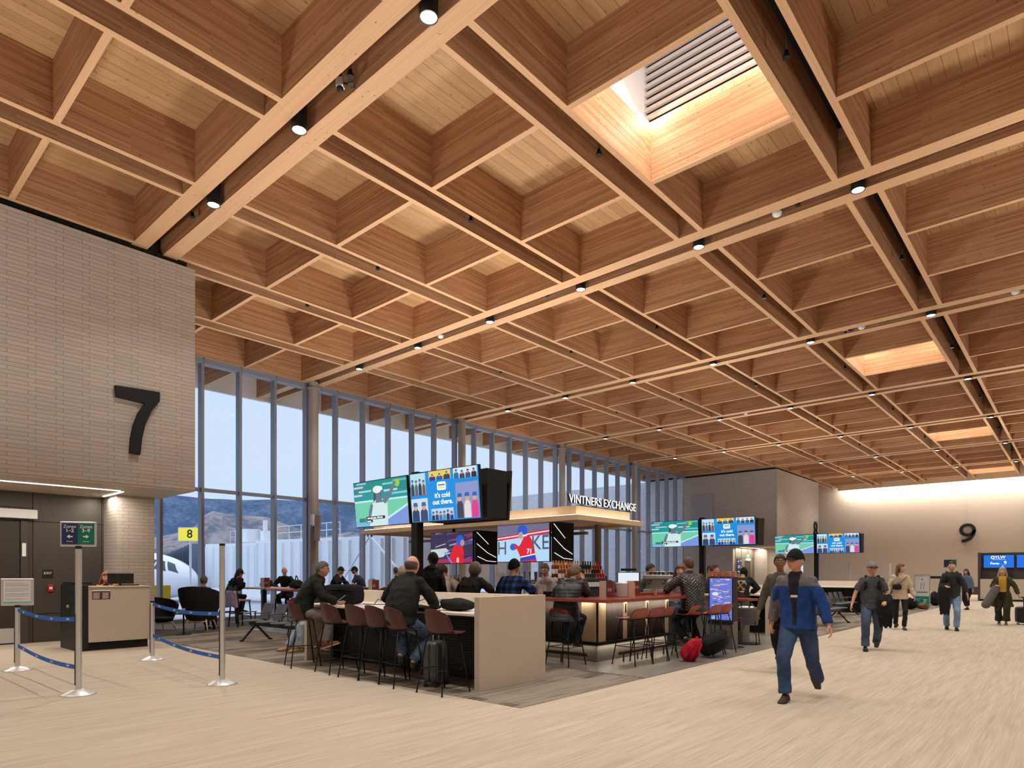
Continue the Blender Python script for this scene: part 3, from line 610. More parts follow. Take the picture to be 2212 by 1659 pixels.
# ---- stools
def shell(kind):
    """kind 'high': wrapped back; 'low': short back. seat faces +y."""
    m = MB(); nu, nv = 18, 20; top, bot = [], []
    H = .30 if kind == 'high' else .165
    for j in range(nv+1):
        v = j/nv
        if v < .55: y = .215 - v/.55*.37; z = .012*sin(v/.55*pi)*-1 + (.0)
        else:
            w = (v-.55)/.45; a = w*1.15; y = -.155 - .09*sin(a*.9); z = H*(w**1.35)
        half = .225 if v < .5 else .225 - .035*((v-.5)/.5)**2
        if v > .86: half *= sqrt(max(0.0, 1-((v-.86)/.17)**2))*.25+.75
        if v < .10: half *= .80+.2*sin(v/.10*pi/2)
        row = []
        for i in range(nu+1):
            u = i/nu*2-1; x = u*half; lift = .0; fwd = 0
            k = abs(u)**3
            if v > .30: g = min(1,(v-.30)/.3); fwd = (.13 if kind=='high' else .055)*k*g; lift = (.05 if kind=='high' else .02)*k*g*(1-max(0,(v-.55)/.45))
            else: lift = .012*k
            zz = z+lift
            if v > .8 : zz -= .05*k*((v-.8)/.2) * (1.4 if kind=='high' else .5)
            row.append(Vector((x, y+fwd, zz)))
        top.append(row)
    th = .012
    bot = [[p + Vector((0,(-th if j/nv>.6 else 0),(-th if j/nv<.75 else 0))) for p in row] for j,row in enumerate(top)]
    n = nu+1; vs = [p for r_ in top for p in r_] + [p for r_ in bot for p in r_]; o = len(vs)//2; fs = []
    for j in range(nv):
        for i in range(nu):
            a = j*n+i; fs.append((a,a+1,a+n+1,a+n)); fs.append((o+a,o+a+n,o+a+n+1,o+a+1))
    def edge(a,b_): fs.append((a,o+a,o+b_,b_))
    for i in range(nu): edge(i+1,i); edge(nv*n+i, nv*n+i+1)
    for j in range(nv): edge(j*n,(j+1)*n); edge((j+1)*n+nu, j*n+nu)
    m.add(vs,fs); return m
def make_stool(kind, matl, lab, grp, seat=.76):
    t = thing('bar_stool', lab, 'bar stool', group=grp)
    m = shell(kind).xf(Matrix.Translation((0,0,seat))); o = m.build('seat_shell', matl, t, smooth=True)
    legs = [(sx*.15, sy*.13, sx*.235, sy*.235) for sx in (-1,1) for sy in (-1,1)]
    for a,b_,c_,d_ in legs: MB().tube([(a,b_,seat-.02),(c_,d_,.012)], .0095, 8).tube([(c_,d_,.012),(c_,d_,0)], .013, 8).build('leg', M['blkmetal'], t, smooth=True)
    z = .30; k = (seat-.02-z)/(seat-.02); q = [(a+(c_-a)*k, b_+(d_-b_)*k, z) for a,b_,c_,d_ in (legs[0],legs[2],legs[3],legs[1],legs[0])]
    MB().tube(q, .007, 8).build('foot_ring', M['blkmetal'], t, smooth=True)
    MB().tube([(-.15,-.13,seat-.025),(.15,-.13,seat-.025),(.15,.13,seat-.025),(-.15,.13,seat-.025),(-.15,-.13,seat-.025)], .009, 8).build('seat_frame', M['blkmetal'], t, smooth=True)
    return t
hs = make_stool('high', M['maroon'], '', 'maroon bucket stools along the white counter')
spots = [(-9.42,5.5,-.30,'maroon bucket stool under the man with glasses at the white counter end'),(-8.45,5.5,-.1,'empty maroon bucket stool beside the man in glasses'),
 (-7.78,5.48,.05,'empty maroon bucket stool at the middle of the white counter'),(-7.30,5.48,.02,'empty maroon bucket stool wedged between two others left of the balding man'),
 (-6.82,5.45,-.22,'maroon bucket stool under the balding man in jeans'),(-6.0,5.45,.0,'empty maroon bucket stool next to the beige counter end panel')]
for k,(x,y,rz,l) in enumerate(spots):
    o = hs if k==0 else dup(hs,(0,0,0)); o.location=(x,y,.004); o.rotation_euler=(0,0,rz); o['label']=l
ls = make_stool('low', M['terra'], '', 'terracotta low-back stools at the bar')
spots = [(-5.52,9.2,pi/2-.12,'terracotta stool nearest the bar corner with its seat turned out'),(-5.5,9.72,pi/2-.1,'terracotta stool second from the bar corner'),(-5.5,10.08,pi/2+.1,'terracotta stool tucked in just left of the quilted jacket man'),
 (-5.30,10.84,pi/2-.2,'terracotta stool under the man in the quilted jacket'),(-5.15,11.22,pi/2-.05,'terracotta stool in front of the bright drinks cooler, nearer one'),(-5.12,11.62,pi/2-.1,'terracotta stool in front of the bright drinks cooler, farther one')]
for k,(x,y,rz,l) in enumerate(spots):
    o = ls if k==0 else dup(ls,(0,0,0)); o.location=(x,y,.008); o.rotation_euler=(0,0,rz); o['label']=l
ms = make_stool('low', mat('red_shell', (128,46,44), .4), 'dark red low stool under the woman in the black puffer coat', 'dark red low stools on the left side of the bar')
spots = [(-6.28,8.38,.0,'dark red low stool under the woman in the black puffer coat'),(-7.4,8.35,0,'dark red low stool under the man in blue plaid'),(-8.4,8.35,0,'dark red low stool under the grey haired man in a black jacket'),
 (-13.9,8.0,1.1,'dark red low stool standing free at the left end of the bar'),(-12.6,8.35,0,'dark red low stool at the left part of the bar front')]
for k,(x,y,rz,l) in enumerate(spots):
    o = ms if k==0 else dup(ms,(0,0,0)); o.location=(x,y,.008); o.rotation_euler=(0,0,rz); o['label']=l

# ---- white work counters
def work_counter(x0, x1, y0, y1, lab, outlets):
    t = thing('work_counter', lab, 'counter', ((x0+x1)/2, (y0+y1)/2, 0)); cx,cy = (x0+x1)/2,(y0+y1)/2; X0,X1,Y0,Y1 = x0-cx,x1-cx,y0-cy,y1-cy
    MB().box(X1-.09,X1,Y0,Y1,0.0,1.195).build('end_panel', M['stone'], t, bevel=.003); MB().box(X0,X0+.08,Y0+.1,Y1,0.0,.95).build('end_panel', M['stone'], t, bevel=.003)
    MB().box(X0,X1-.09,Y0,Y1-.1,.945,.98).build('counter_top', M['white'], t, bevel=.004)
    MB().box(X0,X1-.09,Y1-.1,Y1,.90,1.19).build('divider', M['white'], t, bevel=.004)
    MB().box(X0+.08,X1-.09,Y0+.62,Y0+.66,0,.945).build('back_panel', M['ribblack'], t)
    r_ = MB(); z=.02
    while z < .93: r_.box(X0+.08,X1-.09,Y0+.605,Y0+.62,z,z+.02); z += .04
    r_.build('ribs', M['ribblack'], t)
    for xo in outlets:
        p = MB().box(xo-cx-.055,xo-cx+.055,Y1-.108,Y1-.1,1.04,1.12).build('outlet_plate', M['steel'], t); MB().box(xo-cx-.04,xo-cx-.008,Y1-.111,Y1-.108,1.055,1.105).box(xo-cx+.008,xo-cx+.04,Y1-.111,Y1-.108,1.055,1.105).build('socket', M['whitep'], p)
    return t
work_counter(-10.02, -5.69, 5.78, 7.12, 'long white work counter with beige end panel and power outlets beside the maroon stools', [-9.35,-7.95,-7.0])
work_counter(-10.0, -5.66, 15.75, 17.1, 'second white work counter behind the bar where the hooded wrench-print person sits', [-7.3,-6.2])
work_counter(-10.0, -5.6, 26.5, 27.9, 'farthest white work counter behind the row of black seats', [-6.5])

# ---- the bar
t = thing('bar', 'large bar island with red top, fluted bronze front and pale wood posts', 'bar counter')
XL, XR, YF, YB = -15.4, -6.05, 8.95, 13.1
MB().box(XL-.3, -5.30, 8.12, 8.95+.0, 1.05, 1.10).box(-6.05, -5.30, 8.95, 11.4, 1.05, 1.10).box(XL-.3, XL+.4, 8.95, YB, 1.05, 1.10).build('bar_top', M['redtop'], t, bevel=.004)
MB().box(-6.25, -5.9, 9.3, 11.4, 1.10, 1.14).build('inner_ledge', M['redtop'], t)
MB().box(XL, XR, YF, YF+.25, .30, 1.05).box(XR-.25, XR, YF+.25, 11.4, .30, 1.05).box(XL, XL+.25, YF+.25, YB, .30, 1.05).build('front_body', M['fluted'], t)
fl_ = MB(); x = XL+.02
while x < XR-.02: fl_.lathe([(.012,.345),(.012,1.04)], (x,YF,0), 8); x += .032
y = YF+.02
while y < 11.4: fl_.lathe([(.012,.345),(.012,1.04)], (XR,y,0), 8); y += .032
fl_.build('fluting', M['fluted'], t, smooth=True)
for k,xc in enumerate([XR-.18-1.2*q for q in range(1,8)]): MB().box(xc-.075,xc+.075,YF-.03,YF,.345,1.05).build('wood_post', M['oak'], t, bevel=.004)
for k,yc in enumerate([YF+.85+.76*q for q in range(3)]):
    MB().box(XR,XR+.03,yc-.05,yc+.05,.345,1.05).build('wood_post', M['oak'], t, bevel=.004); MB().box(XR+.03,XR+.034,yc-.022,yc+.022,.80,.96).build('outlet_strip', M['matte'], t)
MB().box(XR-.30,XR+.03,YF-.03,YF,.345,1.05).box(XR,XR+.03,YF-.03,YF+.22,.345,1.05).build('corner_post', M['oak'], t, bevel=.004)
MB().box(XL-.04,XR+.06,YF-.06,YF+.2,.30,.345).box(XR-.2,XR+.06,YF+.2,11.45,.30,.345).build('bottom_ledge', M['matte'], t)
MB().box(XL,XR-.02,YF+.03,YF+.3,0,.30).box(XR-.3,XR-.02,YF+.3,11.4,0,.30).build('plinth', M['concrete'], t)
for p,q in (((XL+.3,YF-.30,.16),(XR+.02,YF-.30,.16)),((XR+.28,YF+.25,.16),(XR+.28,11.3,.16))):
    m = MB().tube([p,q], .028, 12); 
    P,Q = Vector(p),Vector(q)
    for k in range(5): c = P.lerp(Q,.06+.22*k); m.tube([c,(c.x,c.y,0)],.014,8)
    m.build('foot_rail', mat('rail_bronze',(84,66,50),.3,.7), t, smooth=True)
add_light('bar_led', 'AREA', (-10.7, YF-.10, 1.03), 15, (1,.88,.70), rot=(radians(20),0,0), size=9.2, size_y=.03)
add_light('bar_led', 'AREA', (XR+.10, 10.2, 1.03), 7, (1,.88,.70), rot=(0,radians(20),0), size=.03, size_y=2.4)
add_light('bar_led', 'AREA', (-10.7, YF-.02, .28), 10, (1,.84,.62), size=9.2, size_y=.02)
add_light('bar_led', 'AREA', (XR+.03, 10.2, .28), 5, (1,.84,.62), size=.02, size_y=2.4)
# back counter with taps
t = thing('back_counter', 'steel back counter in the middle of the bar island', 'counter'); MB().box(-14.2,-6.9,10.3,11.6,.0,.98).build('cabinet', M['blkmetal'], t); MB().box(-14.25,-6.85,10.25,11.65,.98,1.03).build('worktop', M['steel'], t, bevel=.004)
# canopy
t = thing('bar_canopy', 'pale wood canopy with lit cove carrying the VINTNERS EXCHANGE letters', 'canopy')
CX0_, CX1_, CY0_, CY1_ = -13.9, -7.02, 9.75, 12.15
MB().box(CX0_,CX1_,CY0_,CY0_+.16,2.50,2.60).box(CX0_,CX1_,CY1_-.16,CY1_,2.50,2.60).box(CX0_,CX0_+.16,CY0_+.16,CY1_-.16,2.50,2.60).box(CX1_-.16,CX1_,CY0_+.16,CY1_-.16,2.50,2.60).build('lower_frame', M['oak'], t, bevel=.004)
MB().box(CX0_+.1,CX1_-.1,CY0_+.12,CY1_-.12,2.56,2.58).build('soffit_panel', M['oak'], t)
MB().box(CX0_+.28,CX1_-.20,CY0_+.22,CY1_-.22,2.58,2.80).build('upper_box', M['oak'], t, bevel=.004)
MB().box(CX0_+.10,CX1_-.06,CY0_+.06,CY0_+.10,2.602,2.615).box(CX1_-.10,CX1_-.06,CY0_+.06,CY1_-.06,2.602,2.615).build('cove_led', M['led'], t)
add_light('canopy_cove', 'AREA', ((CX0_+CX1_)/2, CY0_+.09, 2.625), 3.5, (1,.93,.82), rot=(pi-radians(50),0,0), size=5.6, size_y=.03)
add_light('canopy_cove', 'AREA', (CX1_-.08, (CY0_+CY1_)/2, 2.625), 1.8, (1,.93,.82), rot=(0,pi-radians(50),0), size=.03, size_y=2.2)
m = MB()
for x_,y_ in ((CX1_-.9,CY1_-.4),(CX0_+.9,CY1_-.4)): m.lathe([(.075,1.03),(.075,2.56)],(x_,y_,0),20)
m.box(CX0_+.6,CX1_-.6,10.85,10.95,2.30,2.36); m.build('support_post', M['column'], t, smooth='auto')
m = MB().box(CX1_-.27,CX1_-.24,CY0_+.30,CY1_-.15,2.80,2.82).build('letter_rail', M['black'], t)
sg = text('VINTNERS EXCHANGE', .235, M['ledw'], t, face_pX(CX1_-.225, (CY0_+CY1_)/2+.05, 2.915), ext=.004, off=-.002, space=1.02)
text('VINTNERS EXCHANGE', .235, M['txtd'], t, face_pX(CX1_-.255, (CY0_+CY1_)/2+.05, 2.915), ext=.022, off=.0, space=1.02)
sg.scale = (1,1,1)
# ---- flat pictures on screens
def art(name, shapes, parent, w, h, y0=-.002, m=None):
    """shapes in a 16 x 9 frame: ('r',x0,y0,x1,y1,c) ('e',cx,cy,rx,ry,c) ('p',[(x,y)..],c); each a thin layer on the screen"""
    mb = MB(); n = 0
    for s in shapes:
        n += 1; c = lin(s[-1]); y = y0 - n*.00012
        if s[0]=='r': P=[(s[1],s[2]),(s[3],s[2]),(s[3],s[4]),(s[1],s[4])]
        elif s[0]=='e': P=[(s[1]+s[3]*cos(2*pi*k/16), s[2]+s[4]*sin(2*pi*k/16)) for k in range(16)]
        else: P=s[1]
        P=[(min(max(x,0),16),min(max(z,0),9)) for x,z in P]
        mb.add([((x/16-.5)*w, y, (z/9)*h) for x,z in P],[tuple(range(len(P)))],c)
    return mb.build(name, m or M['screen'], parent)
R = random.Random(3)
def tennis():
    s=[('r',0,0,16,9,(22,150,150)),('r',0,6.6,16,9,(20,140,140))]
    for k,(x,y,l,c) in enumerate([(0,7.8,3,(225,190,220)),(1.5,6.9,4,(160,220,215)),(0,6.2,2.6,(215,205,230)),(9,7.9,3,(120,210,200)),(9.3,6.6,4,(205,205,235)),(12,8.3,4,(90,190,190)),(1,8.5,3,(130,200,210)),(11,5.9,5,(120,205,210))]): s.append(('r',x,y,x+l,y+.38,c))
    s+=[('r',0,4.9,16,5.25,(190,235,240)),('r',0,0,16,4.9,(110,205,170)),('p',[(7,0),(16,3.4),(16,0)],(120,150,220)),('p',[(5.8,0),(16,3.9),(16,3.5),(7.2,0)],(200,230,240)),('p',[(0,0),(0,1.2),(4,1.6),(7,0)],(120,185,215))]
    s+=[('p',[(4.4,0),(4.8,2.6),(5.4,4.4),(6.8,5.0),(9.2,5.0),(10.2,4.3),(10.0,0)],(205,232,235)),('p',[(4.0,1.0),(4.7,1.0),(5.8,4.2),(5.2,4.6),(4.4,3.0)],(96,120,140)),('p',[(6.6,4.6),(8.8,4.6),(8.4,5.7),(7.0,5.7)],(96,118,135)),('e',7.5,6.5,1.15,1.45,(98,116,130)),('p',[(6.0,4.8),(6.3,6.8),(6.9,7.2),(6.8,5.2)],(60,70,95)),('e',7.3,7.2,1.3,.75,(225,240,240)),('p',[(7.2,6.9),(9.0,7.0),(8.9,7.7),(7.4,7.9)],(232,244,242)),('p',[(8.6,4.9),(9.5,4.2),(11.4,5.6),(12.8,7.9),(12.2,8.2),(10.6,6.2)],(100,122,135)),('e',13.3,8.0,.75,.75,(150,205,60)),('e',12.5,8.0,.5,.45,(110,130,140)),('e',8.3,6.2,.2,.12,(50,55,70))]
    s+=[('r',1.2,.9,3.2,1.7,(30,130,110)),('r',3.4,1.35,9.2,1.95,(18,22,30)),('r',3.4,.75,5.4,1.3,(18,22,30))]
    return s
def people_blob(s, x0,y0,x1,y1,n,pal,bgc,skin=(205,165,140),hat=(30,100,190)):
    s.append(('r',x0,y0,x1,y1,bgc)); w=(x1-x0)/n; h=y1-y0
    for k in range(n):
        cx=x0+w*(k+.5); hh=h*(.62+.22*R.random()); c=pal[k%len(pal)]; r_=min(w*.30,h*.13)
        s.append(('p',[(cx-w*.45,y0),(cx-w*.42,y0+hh*.55),(cx-w*.2,y0+hh*.72),(cx+w*.2,y0+hh*.72),(cx+w*.42,y0+hh*.55),(cx+w*.45,y0)],c)); s.append(('e',cx,y0+hh*.82,r_,r_*1.25,skin)); s.append(('p',[(cx-r_*1.1,y0+hh*.86),(cx-r_*.8,y0+hh*.86+r_*1.3),(cx+r_*.8,y0+hh*.86+r_*1.3),(cx+r_*1.1,y0+hh*.86)],hat))
def cold():
    s=[('r',0,0,16,9,(10,142,222))]
    for k in range(60): x,y=R.random()*16,R.random()*9; s.append(('r',x,y,x+.06,y+.3,(40,165,235)))
    people_blob(s,.2,4.9,3.9,8.9,4,[(60,60,75),(90,100,130),(40,60,80),(120,90,80)],(185,225,235)); people_blob(s,.1,.1,4.2,4.3,2,[(35,65,110),(50,70,115)],(205,220,230))
    people_blob(s,4.8,7.3,9.9,9,3,[(40,60,120),(30,90,180),(60,60,80)],(235,205,90)); people_blob(s,10.6,7.1,15.8,9,4,[(30,110,170),(50,70,90),(60,80,120),(40,40,60)],(215,230,240))
    people_blob(s,10.9,.2,15.9,6.4,3,[(60,65,80),(225,215,220),(225,60,140)],(140,150,200)); people_blob(s,5.0,.1,10.2,2.2,6,[(30,50,80),(20,60,160),(70,110,150),(60,150,190)],(190,215,230))
    s+=[('p',[(6.7,5.7),(6.9,5.45),(8.6,5.45),(8.8,5.7),(8.8,6.7),(8.6,6.95),(6.9,6.95),(6.7,6.7)],(245,250,250)),('r',7.0,5.75,8.5,6.05,(230,220,130)),('r',6.95,6.25,8.55,6.5,(50,130,190))]
    return s
def hockey(a):
    if a:
        s=[('r',0,0,16,9,(60,40,90)),('r',0,4,16,9,(50,45,80))]
        for k in range(34): x,y,l=R.random()*15,R.random()*9,1.5+R.random()*4; s.append(('p',[(x,y),(x+l,y+.5),(x+l,y+.9),(x,y+.35)],R.choice([(150,50,90),(190,60,90),(90,80,150),(200,200,230),(120,30,60),(40,35,60),(170,150,190)])))
        s+=[('p',[(0,1.5),(5,2.0),(7,3.8),(6,4.6),(0,4.2)],(190,210,210)),('r',0,.3,16,1.3,(170,40,90)),('p',[(7,1),(8.2,3.6),(9.2,5.3),(10.6,5.9),(12.4,5.3),(12.9,3),(12.6,0),(8,0)],(215,22,44)),('e',11.4,6.6,1.5,1.6,(30,90,200)),('e',12.3,5.9,.8,.9,(190,140,125)),('p',[(5.4,3.4),(5.8,3.5),(8.6,.2),(7.9,.1)],(90,140,220))]
        return s
    s=[('r',0,0,16,9,(178,216,242)),('r',0,6.2,16,9,(110,110,140)),('p',[(0,5.2),(16,6.6),(16,7.6),(0,6.2)],(215,30,62)),('p',[(0,5.6),(16,7.0),(16,7.3),(0,5.9)],(240,230,240))]
    s+=[('p',[(7.4,0),(7.2,1.4),(6.2,3.2),(7.4,4.2),(8.4,6.0),(10.2,6.2),(11.4,4.4),(12.0,1.2),(12.4,0)],(222,24,46)),('p',[(7.2,.1),(7.4,.9),(11.9,1.6),(12.2,.5)],(30,70,190)),('p',[(7.3,.9),(7.4,1.2),(11.9,1.9),(11.95,1.6)],(240,240,250)),('p',[(6.0,3.0),(5.0,2.7),(4.2,3.5),(4.6,4.5),(5.8,4.4),(7.0,3.6)],(215,30,55)),('e',4.9,3.6,.8,.8,(40,90,210)),('e',8.0,7.4,1.55,1.5,(28,88,205)),('e',7.5,6.4,.75,.85,(200,150,130)),('p',[(8.2,6.0),(9.4,6.2),(9.2,6.6),(8.0,6.4)],(240,240,250))]
    return s
T_ART, C_ART, HA, HB = tennis(), cold(), hockey(True), hockey(False)
TXs = emis('screen_text', (1,1,1), 1.15); TXb = emis('screen_text_dark', (.05,.12,.25), .6)
def tv(parent, name, w, h, M0, shapes, texts, thick=.05):
    s = MB().box(-w/2-.014,w/2+.014,0,thick,-.014,h+.014).build(name, M['black'], parent, bevel=.004); s.matrix_local = M0
    art('screen_picture', shapes, s, w, h)
    for body,x,z,sz,ma_ in texts: text(body, sz*h/9, ma_, s, Matrix.Translation(((x/16-.5)*w,-.0095,z/9*h)) @ Matrix.Rotation(pi/2,4,'X'), ext=.0003, off=.002)
    return s
TT = [('were last year, 10 in her',6.2,1.65,.52,TXs),('career.',4.35,1.02,.5,TXs)]
CT = [("it's cold",7.75,4.55,1.25,TXs),('out there.',7.75,3.35,1.25,TXs),('coldest',7.75,6.36,.5,TXb)]
def cluster(x, y, lab, w=1.58, h=.83, zb=2.38):
    t = thing('display_stand', lab, 'display', (x,y,0), 0)
    MB().box(-.085,.085,-.05,.09,0.0,3.28).build('post', M['blkmetal'], t, bevel=.005); MB().box(-.3,.3,-.25,.3,0,.012).build('base_plate', M['blkmetal'], t)
    MB().box(-.9,1.05,.05,.12,2.55,2.63).box(-.9,1.05,.05,.12,2.95,3.03).build('bracket', M['blkmetal'], t)
    Tl = Matrix.Rotation(radians(5),4,'X')
    tv(t,'screen',w,h, Matrix.Translation((-w/2-.07,-.10,zb)) @ Tl, T_ART, TT); tv(t,'screen',w,h, Matrix.Translation((w/2+.07,-.10,zb)) @ Matrix.Rotation(radians(3),4,'Z') @ Tl, C_ART, CT)
    MB().box(.10,w+.10,.05,.52,zb+.02,zb+h-.03).build('housing', M['matte'], t)
    b = MB().box(-w/2,w/2,0,.05,0,h).build('screen', M['black'], t, bevel=.004); b.matrix_local = Matrix.Translation((w/2+.07,.62,zb)) @ Matrix.Rotation(pi,4,'Z') @ Tl
    return t
cluster(-8.76, 7.32, 'nearest pair of tilted screens with tennis and its cold out there on a black post')
cluster(-9.08, 19.4, 'middle pair of tilted screens on a black post behind the bar', w=1.66)
cluster(-8.72, 30.0, 'farthest pair of tilted screens on a black post behind the walking man in blue', w=1.66)
def hang_tv(x, y, z, w, h, shapes, texts, lab, rz=0):
    t = thing('television', lab, 'television', (x,y,z), rz); MB().bar((0,.08,h),(0,.08,2.56-z),.05,.05).build('ceiling_mount', M['black'], t)
    tv(t,'screen',w,h,Matrix.Identity(4),shapes,texts)
    s = MB().box(w/2+.02,w/2+.05,.05,.75,-.02,h+.03).build('side_panel', M['matte'], t)
    m = MB()
    for a,b_ in (((.08,h*.98),(.45,h*.62)),((.08,h*.62),(.42,h*.34)),((.42,h*.34),(.7,h*.2)),((.1,h*.22),(.4,h*.08)),((.4,h*.08),(.7,h*.06))): m.bar((w/2+.052,a[0],a[1]),(w/2+.052,b_[0],b_[1]),.012,.012)
    m.build('line_pattern', M['txt_w'], s); return t
hang_tv(-10.72, 9.98, 1.72, 1.38, .70, HA, [('8',10.6,.9,1.9,TXs)], 'left hockey television under the canopy showing a blurred player in red')
hang_tv(-8.58, 9.98, 1.74, 1.40, .76, HB, [('H',1.6,3.2,4.6,emis('board_letter',(.12,.14,.22),.7)),('KE',13.4,4.3,4.8,emis('board_letter2',(.12,.14,.22),.7)),('71',10.2,2.4,1.7,TXs)], 'right hockey television under the canopy showing player 71')
for nm,x in (('a',-10.72),('b',-8.58)): pass

# ---- wine rack and bottles
def bottle(cap, body, lab, grp, labelc=(.85,.83,.78)):
    t = thing('wine_bottle', lab, 'bottle', group=grp)
    m = MB(); m.lathe([(.001,0),(.036,.002),(.037,.01),(.037,.185),(.034,.205),(.016,.235),(.0135,.25),(.0135,.30),(.001,.30)], (0,0,0), 12, body); m.build('glass', M['plastic'], t, smooth='auto')
    MB().lathe([(.0250,.222),(.0175,.236),(.0148,.25),(.0145,.305),(.001,.306)], (0,0,0), 10, cap).build('capsule', M['plastic'], t, smooth='auto')
    MB().lathe([(.0377,.05),(.0377,.14)], (0,0,0), 12, labelc).build('label_wrap', M['plastic'], t, smooth='auto'); return t
kinds = [((.75,.25,.06),(.16,.06,.03),'orange capped rose wine bottle'),((.62,.45,.2),(.03,.035,.02),'gold capped dark wine bottle'),((.02,.02,.02),(.03,.03,.025),'black capped dark wine bottle'),((.65,.03,.06),(.035,.03,.03),'red capped dark wine bottle')]
protos = []
rack = thing('wine_rack', 'stepped black wine rack standing on the bar beside the puffer coat woman', 'rack')
rm = MB()
for r_ in range(4):
    z = 1.44 - .085*r_; x = -7.55 + .11*r_; rm.box(x-.05,x+.06,9.62,11.45,1.03,z)
rm.build('steps', M['matte'], rack)
pats = {0:'0000000011122221133', 1:'0000001122221333', 2:'000122211122233', 3:'0011122223333'}
names = {0:'top',1:'second',2:'third',3:'bottom'}
made = {}
for r_ in range(4):
    z = 1.44 - .085*r_; x = -7.55 + .11*r_ + .005; y = 9.68 + .06*r_
    for ch in pats[r_]:
        k = int(ch); cap,body,nm = kinds[k]; lab = nm + ' on the %s step of the wine rack' % names[r_]; g = nm + 's on the %s step of the rack' % names[r_]
        if k not in made: made[k] = bottle(cap, body, lab, g); o = made[k]
        else: o = dup(made[k], (0,0,0)); o['label'] = lab; o['group'] = g
        o.location = (x, y, z); y += .0885
# ---- glasses, taps and clutter on the bar
gl = glassmat('drinking_glass', (.93,.95,.96), .35)
def pint(x, y, z, lab, fill=None, grp=None):
    t = thing('drinking_glass', lab, 'glass', (x,y,z), 0, grp)
    MB().lathe([(.028,0),(.038,.15),(.035,.15),(.026,.006),(.001,.006)], (0,0,0), 16).build('glass_wall', gl, t, smooth='auto')
    if fill: MB().lathe([(.001,.007),(.026,.007),(.033,.095),(.001,.095)], (0,0,0), 14, fill).build('drink', M['plastic'], t, smooth='auto')
    return t
pint(-5.5, 9.85, 1.10, 'empty tall glass on the bar before the quilted jacket man, left of two'); pint(-5.55, 10.0, 1.10, 'tall glass with orange drink on the bar before the quilted jacket man', (.8,.16,.03)); pint(-6.6,8.5,1.10,'empty tumbler on the bar between the plaid shirt and the puffer coat'); pint(-7.85,8.55,1.10,'glass of dark cola on the bar beside the grey haired man', (.12,.03,.01))
def cuboid_menu(x, y, z, rz, lab, h=.27, col2=(.16,.04,.045)):
    t = thing('menu_stand', lab, 'menu', (x,y,z), rz)
    MB().box(-.09,.03,-.05,.05,0,h,(.55,.45,.40)).build('cream_side', M['plastic'], t); s=MB().box(.03,.15,-.051,.05,0,h,col2).build('maroon_side', M['plastic'], t)
    m=MB()
    for q in range(4): m.box(.055,.125,-.053,-.051,h*.38+q*.014,h*.38+q*.014+.004)
    m.build('print', M['txtw'], s)
cuboid_menu(-5.95, 9.05, 1.10, .25, 'cream and maroon menu holder on the corner of the bar'); cuboid_menu(-6.1, 10.15, 1.14, .5, 'maroon menu holder farther along the bar near the espresso machine', .22); cuboid_menu(-17.3,8.9,1.1,.6,'tan and maroon menu holder on the wooden high table'); cuboid_menu(-12.0,8.75,1.10,.2,'maroon menu block on the bar behind the man in glasses',.25)
cuboid_menu(-7.05,8.6,1.10,.1,'cream menu block on the bar by the woman bartender',.2,(.5,.42,.40))
t = thing('napkin_caddy', 'grey steel napkin dispenser on the bar next to the corner menu', 'dispenser', (-5.75,9.28,1.10), .25); MB().box(-.10,.10,-.06,.06,0,.24).build('case', M['steel'], t, bevel=.01); MB().box(.105,.19,-.055,.05,0,.25,(.6,.38,.3)).build('printed_side', M['plastic'], t)
t = thing('drinks_tray', 'glass sided tray of fries and cutlery on the bar by the woman bartender', 'tray', (-6.75,8.7,1.10), .1); MB().box(-.3,.3,-.12,.12,0,.09).build('tray_box', M['blkmetal'], t, bevel=.006); MB().box(-.3,.3,-.125,-.12,.09,.24).build('guard', gl, t)
m = MB()
for k in range(14): a=R.random()*3; m.bar((.18+.07*cos(a)-.04,.0+.05*sin(a),.10+.01*k/4),(.18+.07*cos(a)+.04,.0,.13+.01*k/4),.012,.012,(.85,.6,.15))
m.build('fries', M['plastic'], t)
# beer tap tower
def tap_tower(x, y, lab, n=6):
    t = thing('tap_tower', lab, 'beer tap', (x,y,1.03), 0, 'chrome arched beer tap towers')
    m = MB(); W_ = .55; pts=[(-W_,0,0),(-W_,0,.16)]+[(-W_+.16-.16*cos(a),0,.16+.12*sin(a)) for a in (.5,1.0,1.57)]+[(W_-.16+.16*sin(a),0,.16+.12*cos(a)) for a in (.0,.57,1.07)]+[(W_,0,.16),(W_,0,0)]
    for k in (0,.075): m.tube([(p[0]*(1-k*2.2),p[1]-k*.6,p[2]*(1-k*2.0)) for p in pts], .034, 12)
    m.build('arch', M['steel'], t, smooth=True)
    for k in range(n):
        px_=-.38+.76*k/(n-1); h=MB().tube([(px_,-.04,.24),(px_,-.05,.30)],.012,8).tube([(px_,-.05,.30),(px_,-.05,.50)],[.016,.022],10,None).build('tap_handle', M['whitep'] if k%2 else M['steel'], t, smooth=True)
        MB().tube([(px_,-.05,.24),(px_,-.11,.22),(px_,-.11,.17)],.01,8).build('spout', M['steel'], t, smooth=True)
    return t
a = tap_tower(-9.05, 10.55, 'chrome arched beer tap tower below the gap between the hockey screens'); b_ = dup(a,(-7.95,10.75,1.03),0,'chrome arched beer tap tower right of the plaid shirt man'); 
